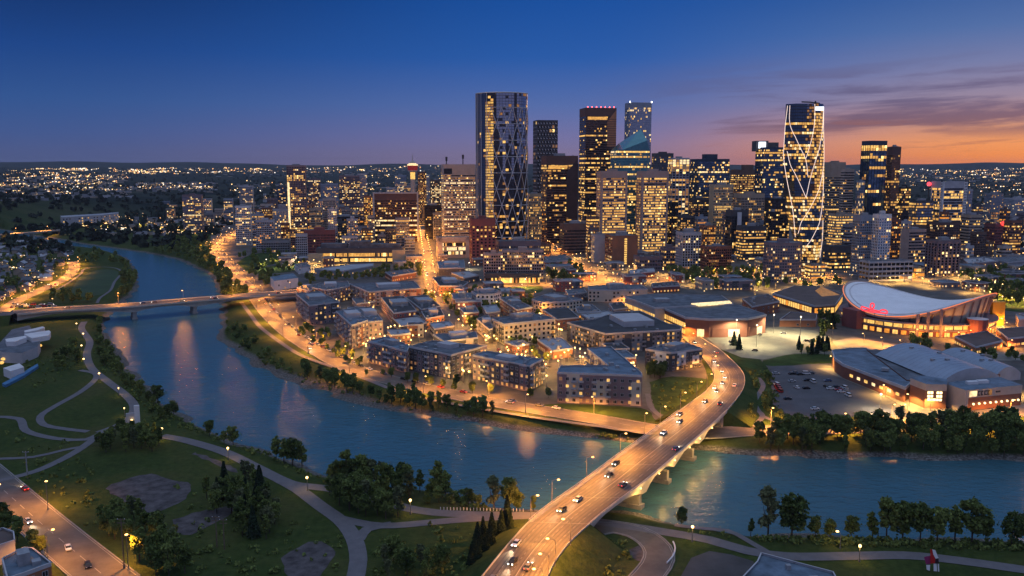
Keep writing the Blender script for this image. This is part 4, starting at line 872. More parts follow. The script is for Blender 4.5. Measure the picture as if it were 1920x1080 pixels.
for xl, xr, yt, D, w_, gl, lb, kw in [
    (577, 601, 336, 1850, 'mauve', 'dark', 'brown residential tower with glowing crown', dict(zlit=lambda f, p, full, rnd: (1., True) if f > .93 else (p, full))),
    (601, 634, 345, 1780, 'bluegrey', 'steel', 'blue grey residential tower left of the twin pale towers', {}),
    (605, 629, 373, 1500, 'cream', 'dark', 'pale tower with a lit white crown box', dict(zlit=lambda f, p, full, rnd: (1., True) if f > .93 else (p * .4, False))),
    (636, 674, 330, 1880, 'mauve', 'dark', 'grey brown residential tower speckled with lights', dict(p=.22)),
    (670, 688, 326, 1920, 'ltgrey', 'steel', 'pale slender half of the twin residential towers', {}),
    (682, 698, 368, 1560, 'orange', 'dark', 'narrow tower front glowing orange', dict(p=.9, lits=(4, 1, 0))),
    (573, 591, 384, 1530, 'orange', 'dark', 'small block front glowing bright orange', dict(p=.9, lits=(4, 4, 1))),
    (440, 471, 387, 1370, 'white', 'dark', 'white gridded residential tower by the river avenue', dict(p=.1)),
    (448, 475, 349, 1950, 'ltgrey', 'brown', 'round shouldered residential tower behind the white gridded one', {}),
    (341, 380, 366, 1640, 'mauve', 'steel', 'residential tower with pinkish brown side nearest the river bend', dict(p=.18)),
    (419, 437, 373, 1850, 'bluegrey', 'blue', 'small blue grey tower in the western city', {}),
    (512, 546, 393, 1390, 'ltgrey', 'sky', 'pale blue apartment block with rounded cap', dict(pen=8)),
    (470, 541, 418, 1470, 'charcoal', 'dark', 'wide dark block with one bright yellow floor', dict(zlit=lambda f, p, full, rnd: (1., True) if .5 < f < .66 else (.03, False))),
    (490, 545, 452, 1250, 'grey', 'dark', 'low grey civic block beside the playing field', dict(p=.02)),
    (470, 497, 404, 1600, 'grey', 'steel', 'plain grey block west of the pale blue apartment block', dict(p=.04)),
    (500, 520, 372, 1900, 'mauve', 'dark', 'small brown tower in the western cluster', {}),
    (519, 536, 350, 2000, 'navy', 'blue', 'dark blue slab behind the tallest western tower', {}),
    (724, 740, 352, 2000, 'ltgrey', 'steel', 'pale small block behind the broad brown slab', {}),
    (740, 762, 329, 2080, 'bluegrey', 'steel', 'blue grey tower left of the observation tower', {}),
    (757, 781, 350, 1900, 'grey', 'dark', 'flat roofed block with bright top floor under the observation tower', dict(zlit=lambda f, p, full, rnd: (1., True) if f > .92 else (p, full))),
    (783, 799, 323, 1880, 'dkbrown', 'dark', 'narrow dark tower with a golden lit face', dict(p=.75, lits=(1, 3, 3))),
    (797, 806, 328, 2000, 'ltgrey', 'steel', 'pale sliver beside the golden faced tower', {}),
    (806, 829, 338, 1800, 'charcoal', 'dark', 'dark office with rows of small white lights', dict(p=.5, lits=(2, 3, 2))),
    (796, 829, 386, 1500, 'black', 'black', 'black low block with one bright lobby', dict(p=.04)),
    (812, 828, 400, 1460, 'grey', 'dark', 'small grey annex beside the cream banded tower', dict(p=.1)),
    (690, 702, 405, 1430, 'cream', 'dark', 'slim cream slab touching the broad brown slab', {}),
    (554, 576, 440, 1180, 'ltgrey', 'dark', 'pale grey windowless block beside the library like building', dict(p=.0)),
    (610, 640, 470, 1080, 'sand', 'dark', 'plain tan end pavilion', dict(p=.0)) if False else (655, 690, 384, 1700, 'mauve', 'dark', 'brown residential slab below the twin pale towers', dict(p=.2)),
    (1046, 1060, 345, 1900, 'grey', 'steel', 'grey sliver between the checkered and brown granite towers', {}),
    (1100, 1122, 400, 1420, 'dkbrown', 'brown', 'low dark wing of the tall brown tower', dict(p=.2, lits=(0, 1))),
    (1252, 1272, 380, 1330, 'black', 'black', 'black slab beside the eastern cream slab', dict(p=.25, lits=(0, 1))),
    (1270, 1300, 405, 1250, 'charcoal', 'black', 'dark lit office under the striped tower', dict(p=.35, lits=(0, 1))),
    (1292, 1330, 372, 1330, 'charcoal', 'dark', 'dark speckled office before the blue black tower', dict(p=.3, lits=(0, 1, 3))),
    (1660, 1690, 412, 1120, 'brick', 'dark', 'dark brick residential block behind the white lattice tower', dict(p=.2, lits=(4, 1, 3))),
    (1820, 1850, 436, 1150, 'brown', 'dark', 'small brown block beside the tan end wall slab', dict(p=.05)),
    (1436, 1462, 398, 1190, 'black', 'black', 'black low office before the black glass tower', dict(p=.12, lits=(0, 1))),
    (380, 402, 400, 1750, 'grey', 'dark', 'small grey block by the western trees', dict(p=.2)),
    (402, 420, 392, 2000, 'cream', 'dark', 'small pale block in the western city', dict(p=.2)),
]:
    base_ = dict(RES); base_.update(p=.14, pf=.02, lits=(2, 1, 3, 0), blank=3); base_.update(kw)
    T(lb, xl, xr, yt, D, w_, gl, bands=False, name='city_block' if (yt > 380) else 'residential_tower', cat='building' if yt > 380 else 'tower', plant=(xr - xl) > 20 and yt < 420, units=1, **base_)
# skyline infill: small far blocks between the towers
rnd = random.Random(11)
FILL = []
for k in range(46):
    x = rnd.choice([rnd.uniform(300, 560), rnd.uniform(560, 830), rnd.uniform(1690, 1930), rnd.uniform(1050, 1600)]); D = rnd.uniform(1900, 2900); w = rnd.uniform(10, 24); yt = rnd.uniform(372, 398) if x < 820 else rnd.uniform(380, 400)
    FILL.append((x, D)); T('small distant city block lost among the skyline lights', x - w / 2, x + w / 2, yt, D, rnd.choice(['grey', 'mauve', 'bluegrey', 'ltgrey', 'brown', 'tan']), 'dark', r=.8, **RES, p=.25, pf=.05, lits=(2, 1, 3, 0, 4), blank=2, bands=False, name='city_block', cat='building', group='small far blocks behind the skyline', plant=False, units=0, par=0)
def boxes():
    B = []
    for o in bpy.data.objects:
        if o.type == 'MESH' and o.parent and o.name.split('.')[0] == 'wall': v = [o.parent.location + Vector(c) for c in o.bound_box]; B.append((min(p.x for p in v), max(p.x for p in v), min(p.y for p in v), max(p.y for p in v)))
    return B
BX = boxes()
for x0, x1, y0, y1, D0, D1, n, lb, gr in ((470, 830, 372, 432, 1230, 1750, 42, 'mid rise block in the western downtown among taller towers', 'mid rise blocks of the western downtown'), (1000, 1440, 385, 440, 1150, 1500, 16, 'dark mid rise block between the eastern towers', 'mid rise blocks between the eastern towers'), (1590, 1925, 375, 440, 1120, 1700, 36, 'mid rise block in the eastern edge of downtown', 'mid rise blocks of the eastern downtown')):
    k = 0
    for tr in range(n * 25):
        if k >= n: break
        x, D, w = rnd.uniform(x0, x1), rnd.uniform(D0, D1), rnd.uniform(16, 40); yt = HY + (CAM_H - rnd.uniform(14, 62)) / D * F
        if yt < y0 or yt > y1 + 40: continue
        P, zt = fit(x - w / 2, x + w / 2, yt, D, .7); a, b, c, d = min(p[0] for p in P) - 2, max(p[0] for p in P) + 2, min(p[1] for p in P) - 2, max(p[1] for p in P) + 2
        if any(b > q[0] and a < q[1] and d > q[2] and c < q[3] for q in BX): continue
        if abs(proj(P[0][0], P[0][1], 0)[0] - 800) < 22 or abs(proj(P[1][0], P[1][1], 0)[0] - 800) < 22: continue
        BX.append((a, b, c, d)); k += 1
        tower(lb, P, zt, rnd.choice(['grey', 'mauve', 'bluegrey', 'ltgrey', 'brown', 'tan', 'brick', 'charcoal', 'cream']), rnd.choice(['dark', 'dark', 'steel', 'black']), p=rnd.choice((.1, .2, .35)), pf=.1, lits=rnd.choice([(2, 1, 3, 0), (0, 1, 3), (1, 4, 3)]), blank=3, bands=False, name='city_block', cat='building', group=gr, plant=rnd.random() < .6, units=1, seed=k + x0, **rnd.choice([dict(sp=.36, pi=.26, fl=3.1, bw=2.5), dict(sp=.54, pi=0.), dict(sp=.42, pi=.36)]))
# ---- observation tower
D_ = 1700; b_ = at(775, 400, D_); zz = lambda y: at(775, y, D_)[2]; ot = thing('observation_tower', 'slim concrete observation tower with red banded pod and spire', 'tower', (b_[0], D_, 0))
def lathe(name, prof, mats, root, seg=20, c=None):
    m = MB(); c = c or tuple(root.location[:2])
    for k, (r_, z, mi) in enumerate(prof):
        for s in range(seg): t_ = 2 * math.pi * s / seg; m.v.append((c[0] + r_ * math.cos(t_), c[1] + r_ * math.sin(t_), z))
    for k in range(len(prof) - 1):
        for s in range(seg): m.f.append((k * seg + s, k * seg + (s + 1) % seg, (k + 1) * seg + (s + 1) % seg, (k + 1) * seg + s)); m.m.append(prof[k][2])
    m.f.append(tuple((len(prof) - 1) * seg + s for s in range(seg))); m.m.append(prof[-1][2])
    return m.build(name, mats, root)
lathe('shaft', [(7.5, 0, 0), (5.2, 60, 0), (4.6, zz(338), 0), (4.6, zz(336), 1), (4.7, zz(323), 1)], [CONC, LIT[0]], ot)
lathe('pod', [(5, zz(323), 2), (9.5, zz(321.5), 2), (9.5, zz(319.5), 0), (10.2, zz(313), 0), (10.6, zz(310.5), 1), (10.6, zz(308.5), 1), (6, zz(306), 2), (4, zz(303), 2), (2.5, zz(302), 1)], [M('pod_red', (.30, .03, .03), emit=(.8, .05, .04), es=.14), LIT[2], CONC], ot)
m = MB(); m.tube([(b_[0], D_, zz(303)), (b_[0], D_, zz(297)), (b_[0], D_, zz(289))], [1.0, .7, .3]); m.build('spire', METAL, ot)
# ---- curved diagrid tower
D_ = 1235; c0 = at(941, 172, D_ + 38); HB = at(941, 173, D_)[2]; RX = 38.0
bow = thing('curved_tower', 'tallest curved glass tower with white diagonal grid and one glowing vertical strip', 'tower', (c0[0], c0[1], 0))
ARC = [(R(186 + k * 6.6), k) for k in range(26)]
PB = [(c0[0] + RX * math.cos(t_), c0[1] + 30 * math.sin(t_)) for t_, k in ARC] + [(c0[0] + 26, c0[1] + 18), (c0[0], c0[1] + 8), (c0[0] - 26, c0[1] + 14)]
m = MB(); m.prism(PB, 0, HB); m.build('core', G['black'], bow); m = MB(); m.poly([(x, y, HB + .1) for x, y in PB]); m.build('roof', ROOF['dark'], bow)
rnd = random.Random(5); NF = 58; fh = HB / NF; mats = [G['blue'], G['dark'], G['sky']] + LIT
COLB = {}
E = edges(PB)[:25]; strip_m = MB(); frm = MB()
def xpix(e): return proj(e[1][0] + e[2][0] * e[4] / 2, e[1][1] + e[2][1] * e[4] / 2, HB)[0]
for k in range(NF):
    qb = MB(); full = rnd.random() < .10
    for e in E:
        i, a, u, n, l, f = e; x = xpix(e); z = k * fh; nb = max(1, round(l / 3)); b = l / nb
        for j in range(nb):
            s0, s1 = j * b + .15, (j + 1) * b - .15
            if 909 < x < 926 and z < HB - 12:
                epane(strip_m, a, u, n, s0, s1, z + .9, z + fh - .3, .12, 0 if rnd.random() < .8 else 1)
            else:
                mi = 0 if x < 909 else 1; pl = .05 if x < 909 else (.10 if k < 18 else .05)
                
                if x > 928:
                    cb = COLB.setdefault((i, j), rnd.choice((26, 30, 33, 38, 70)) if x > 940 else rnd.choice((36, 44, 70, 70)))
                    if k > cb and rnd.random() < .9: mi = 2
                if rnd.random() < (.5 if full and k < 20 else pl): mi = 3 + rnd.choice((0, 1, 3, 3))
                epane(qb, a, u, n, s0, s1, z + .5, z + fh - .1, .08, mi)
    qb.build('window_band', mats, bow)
strip_m.build('glowing_strip', [M('strip_gold', (.3, .2, .1), emit=(1, .55, .11), es=.9), LIT[3]], bow)
FR = M('diagrid_steel', (.50, .54, .60), .45, .2, var=.1)
def onarc(s, z, d=.9):
    """s in 0..25 along the glazed arc"""
    k = max(0, min(24.999, s)); i = int(k); f = k - i; t_ = R(186 + (i + f) * 6.6); return (c0[0] + (RX + d) * math.cos(t_), c0[1] + (30 + d) * math.sin(t_), z)
SEG = 6 * fh * 0.98
for lev in range(int(HB / SEG) + 1):
    z = min(lev * SEG, HB - .5); frm.tube([onarc(s, z) for s in np.linspace(7.5, 25, 18)], .42, 4)
dg = MB(); n_lv = int(HB / SEG)
for s0 in np.arange(7.5, 25, 3.5):
    for lev in range(0, n_lv, 1):
        z0, z1 = lev * SEG, min((lev + 1) * SEG, HB)
        if lev % 2 == 0: prs = ((s0, s0 + 1.75), (s0 + 3.5, s0 + 1.75))
        else: prs = ((s0 + 1.75, s0), (s0 + 1.75, s0 + 3.5))
        for a_, b_2 in prs: dg.tube([onarc(a_ + (b_2 - a_) * f, z0 + (z1 - z0) * f) for f in (0, .5, 1)], .5, 4)
frm.build('floor_ring', FR, bow); dg.build('diagrid', FR, bow)
m = MB()
for s in (0.2, 2.6, 5.0, 7.5): m.tube([onarc(s, 0, .4), onarc(s, HB, .4)], .45, 4)
for s in (1, 1.8, 3.4, 4.2): m.tube([onarc(s, 0, .2), onarc(s, HB, .2)], .18, 4)
m.build('mullion', FR, bow)
m = MB(); m.tube([onarc(s, HB + .8, .2) for s in np.linspace(0, 25, 40)], .8, 4); m.build('roof_rim', FR, bow)
# ---- twisting tower with light lines
D_ = 985; SECT = [(193, 1478, 1549), (240, 1476, 1549), (300, 1472.5, 1551), (360, 1474, 1551), (400, 1479, 1549), (430, 1486, 1548), (455, 1493, 1545), (480, 1500, 1541), (530, 1508, 1531)]
tw = thing('twisting_tower', 'tapering twisted glass tower outlined by white curves of light', 'tower', (at(1512, 400, D_)[0], D_, 0))
ys = [s[0] for s in SECT]; ztw = at(1512, 194, D_)[2]
def span(z):
    lo, hi = 150., 620.
    for _ in range(40):
        mid = (lo + hi) / 2
        if at(1512, mid, D_)[2] > z: lo = mid
        else: hi = mid
    y = lo; a = np.interp(y, ys, [s[1] for s in SECT]); b = np.interp(y, ys, [s[2] for s in SECT])
    return at(a, y, D_)[0], at(b, y, D_)[0]
def sect(z):
    a, b = span(z); w = b - a; ch = w * .2
    return [(a + ch, D_), (b - ch, D_), (b, D_ + ch), (b - w * .24, D_ + w * .5), (a + w * .24, D_ + w * .5), (a, D_ + ch)]
WARM_REFL = [[(1527, 215), (1545, 206), (1543, 245), (1534, 275), (1515, 330), (1518, 285), (1525, 250)], [(1545, 262), (1550, 300), (1547, 340), (1530, 385), (1515, 395), (1530, 330)]]  # outlines of the warm reflection, imitated by glowing panes
def in_px(p, Q):
    r = False
    for i in range(len(Q)):
        (ax_, ay), (bx, by) = Q[i], Q[(i + 1) % len(Q)]
        if (ay > p[1]) != (by > p[1]) and p[0] < (bx - ax_) * (p[1] - ay) / (by - ay + 1e-12) + ax_: r = not r
    return r
NF = 56; fh = ztw / NF; rnd = random.Random(3); m = MB(); secs = [sect(k * fh) for k in range(NF + 1)]
body = MB(); body.v = [(x, y, k * fh) for k, s in enumerate(secs) for x, y in s]
for k in range(NF):
    for j in range(6): body.f.append((k * 6 + j, k * 6 + (j + 1) % 6, (k + 1) * 6 + (j + 1) % 6, (k + 1) * 6 + j)); body.m.append(0)
body.f.append(tuple(NF * 6 + j for j in range(6))); body.m.append(0); body.build('core', G['black'], tw)
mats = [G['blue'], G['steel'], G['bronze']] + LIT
for k in range(NF):
    q = MB(); full = rnd.random() < (.42 if k < 20 else .22); pk = rnd.choice((.05, .12, .25))
    for j in (5, 0, 1):
        a0, b0, a1, b1 = secs[k][j], secs[k][(j + 1) % 6], secs[k + 1][j], secs[k + 1][(j + 1) % 6]; l = math.hypot(b0[0] - a0[0], b0[1] - a0[1]); nb = max(2, round(l / 2.6)); dx, dy = b0[0] - a0[0], b0[1] - a0[1]; nx, ny = dy / l * .15, -dx / l * .15
        row = lit_row(rnd, nb, pk, full)
        for i in range(nb):
            f0, f1 = (i + .06) / nb, (i + .94) / nb; L_ = lambda A, B, f: (A[0] + (B[0] - A[0]) * f + nx, A[1] + (B[1] - A[1]) * f + ny)
            mi = 0 if k > 24 else (0 if rnd.random() < .6 else 1); fr = k / NF; xr = (i + .5) / nb
            if j == 0 and fr > .42 and xr > .62 + (.9 - fr) * .35 - .1: mi = 2 if rnd.random() < .55 else 1  # bronze panes carry the orange reflection in their colour
            pxy = proj((p_0 := L_(a0, b0, (i + .5) / nb))[0], p_0[1], (k + .5) * fh)
            if any(in_px(pxy, Q) for Q in WARM_REFL) and rnd.random() < .85: mi = 3 + rnd.choice((0, 1, 1, 3))
            elif row[i] and not (k > NF - 7): mi = 3 + rnd.choice((0, 1, 1, 2, 3))
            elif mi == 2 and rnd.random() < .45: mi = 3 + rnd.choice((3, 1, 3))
            p0, p1, p2, p3 = L_(a0, b0, f0), L_(a0, b0, f1), L_(a1, b1, f1), L_(a1, b1, f0)
            q.poly([(*p0, k * fh + .9), (*p1, k * fh + .9), (*p2, (k + 1) * fh - .1), (*p3, (k + 1) * fh - .1)], mi)
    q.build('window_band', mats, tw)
LINE = M('light_line', (.8, .8, .8), emit=(1, .72, .55), es=1.15, var=0)
for cv in [[(240, 52), (226, 200), (220, 330), (235, 470), (262, 640), (280, 795)], [(250, 52), (248, 140), (262, 205), (300, 290), (330, 352)], [(382, 45), (380, 150), (365, 240), (333, 350)], [(330, 352), (338, 400), (342, 452)], [(448, 60), (434, 200), (400, 320), (360, 450), (333, 572)], [(236, 310), (252, 395), (292, 480), (333, 572)], [(449, 60), (450, 330), (440, 420), (400, 540), (350, 640), (306, 710), (290, 776)], [(445, 430), (440, 560), (420, 680), (372, 790), (332, 850)], [(440, 700), (436, 800), (418, 910)]]:
    pts = []
    for q in smooth_line([np.array((1400 + x / 3, 180 + y / 3)) for x, y in cv], 2.0):
        y = q[1]; zc = at(1512, y, D_)[2]; a, b = span(max(0, zc)); x = at(q[0], y, D_)[0]; w = b - a; ch = w * .2; e = min(x - a, b - x); dd = D_ + max(0, ch - max(e, 0)); pts.append((min(max(x, a), b), dd - .9, zc))
    m = MB(); m.tube(pts, .30, 5); m.build('light_line', LINE, tw)
m = MB(); a = at(1529, 200, D_); b = at(1547, 207, D_); m.box(a[0], D_ - .2, b[2], b[0] - 1.5, D_ + 1, a[2]); m.build('lit_sign', M('white_sign', (.8, .8, .8), emit=(.85, .92, 1), es=2.2, var=0), tw)
m = MB(); a = at(1503, 191, D_ + 10); b = at(1537, 194, D_ + 10); m.tube([a, ((a[0] + b[0]) / 2, a[1], a[2] - .4), b], .8, 5); m.tube([(b[0] - 5, b[1], ztw - 1), (b[0] - 5, b[1], a[2] + 1)], .9, 5); m.build('roof_crane', DARKM, tw)
# ------------------------------------------------------------------ low buildings from their roof outlines
WIN = {}
def win_mesh(kind, w, h, fm):
    key = (kind, round(w, 1), round(h, 1), fm)
    if key in WIN: return WIN[key]
    m = MB(); t = .12; mats = [wm(fm), [G['dark'], *LIT][kind]]     # local: x along the wall, -y out of it, z up; origin at the sill centre
    m.poly([(-w / 2, -.03, 0), (w / 2, -.03, 0), (w / 2, -.03, h), (-w / 2, -.03, h)], 1)
    for x0, x1, z0, z1 in ((-w / 2 - t, -w / 2, -t, h + t), (w / 2, w / 2 + t, -t, h + t), (-w / 2, w / 2, h, h + t), (-w / 2, w / 2, -t, 0), (-.05, .05, 0, h)): m.box(x0, -.14, z0, x1, .02, z1)
    WIN[key] = m.mesh('window', mats); return WIN[key]
BAL = {}
def bal_mesh(w, fm):
    key = (round(w, 1), fm)
    if key in BAL: return BAL[key]
    m = MB(); m.box(-w / 2, -1.5, -.2, w / 2, 0, 0)
    m.box(-w / 2, -1.5, .95, w / 2, -1.42, 1.05, 1); m.box(-w / 2, -1.47, .08, w / 2, -1.45, .95, 1)
    for x in (-w / 2, w / 2 - .06): m.box(x, -1.5, 0, x + .06, 0, 1.05, 1)
    BAL[key] = m.mesh('balcony', [wm('grey'), wm(fm)]); return BAL[key]
def low(label, roofpx, h, wall_='brick', fl=3.1, bw=3.6, ww=1.5, wh=1.6, roof='slate', frame='ltgrey', p=.26, lits=(0, 1, 1, 0, 3), bal=.3, name='apartment_building', cat='apartment building', two=None, plinth=None, units=9, plant=True, wins=True, maxw=96, white_bays=(), door=True, par=.8, pen=None, group=None, curb='conc'):
    rnd = random.Random(label); P = ccw([g(x, y, h)[:2] for x, y in roofpx]); c = (sum(q[0] for q in P) / len(P), sum(q[1] for q in P) / len(P))
    root = thing(name, label, cat, (c[0], c[1], 0), group); m = MB(); m.prism(P, -.3, h); m.build('wall', wm(wall_), root); E = edges(P)
    roof_kit(root, P, h, roof, rnd, plant, units, wm('ltgrey'), pen, par)
    if two:      # a change of cladding on the top storeys or the bays
        for i, a, u, n, l, f in E:
            if not f: continue
            k = 0; s = 0
            while s < l - 1:
                w = rnd.uniform(4, 8); e = min(l, s + w)
                if k % 2: m = MB(); ebox(m, a, u, n, s, e, rnd.choice((0, fl)), h - rnd.choice((0, 0, fl)), .28); m.build('cladding_bay', wm(two), root)
                s = e; k += 1
    if not wins: return root, P, E
    ns = max(1, int((h - .6) / fl)); cand = []
    for i, a, u, n, l, f in E:
        if not f or l < 3: continue
        nb = max(1, int(l / bw)); b = l / nb; rz = math.atan2(u[1], u[0])
        for k in range(ns):
            for j in range(nb):
                s = (j + .5) * b; d = .3 if two else .0
                cand.append((a[0] + u[0] * s + n[0] * d, a[1] + u[1] * s + n[1] * d, k * (h - .6) / ns + .95, rz, j, k, i, b))
    if len(cand) > maxw: cand = rnd.sample(cand, maxw)
    balc = {}
    for x, y, z, rz, j, k, i, b in cand:
        kind = 0; pk = p * (1.5 if k == 0 else 1)
        if rnd.random() < pk: kind = 1 + rnd.choice(lits)
        o = link('window', win_mesh(kind, min(ww, b * .7), wh, frame), root, (x - c[0], y - c[1], z), rz)
        key = (i, j)
        if key not in balc: balc[key] = rnd.random() < bal
        if balc[key] and k > 0: link('balcony', bal_mesh(min(3.0, b * .85), frame), root, (x - c[0], y - c[1], z - .8), rz)
    return root, P, E
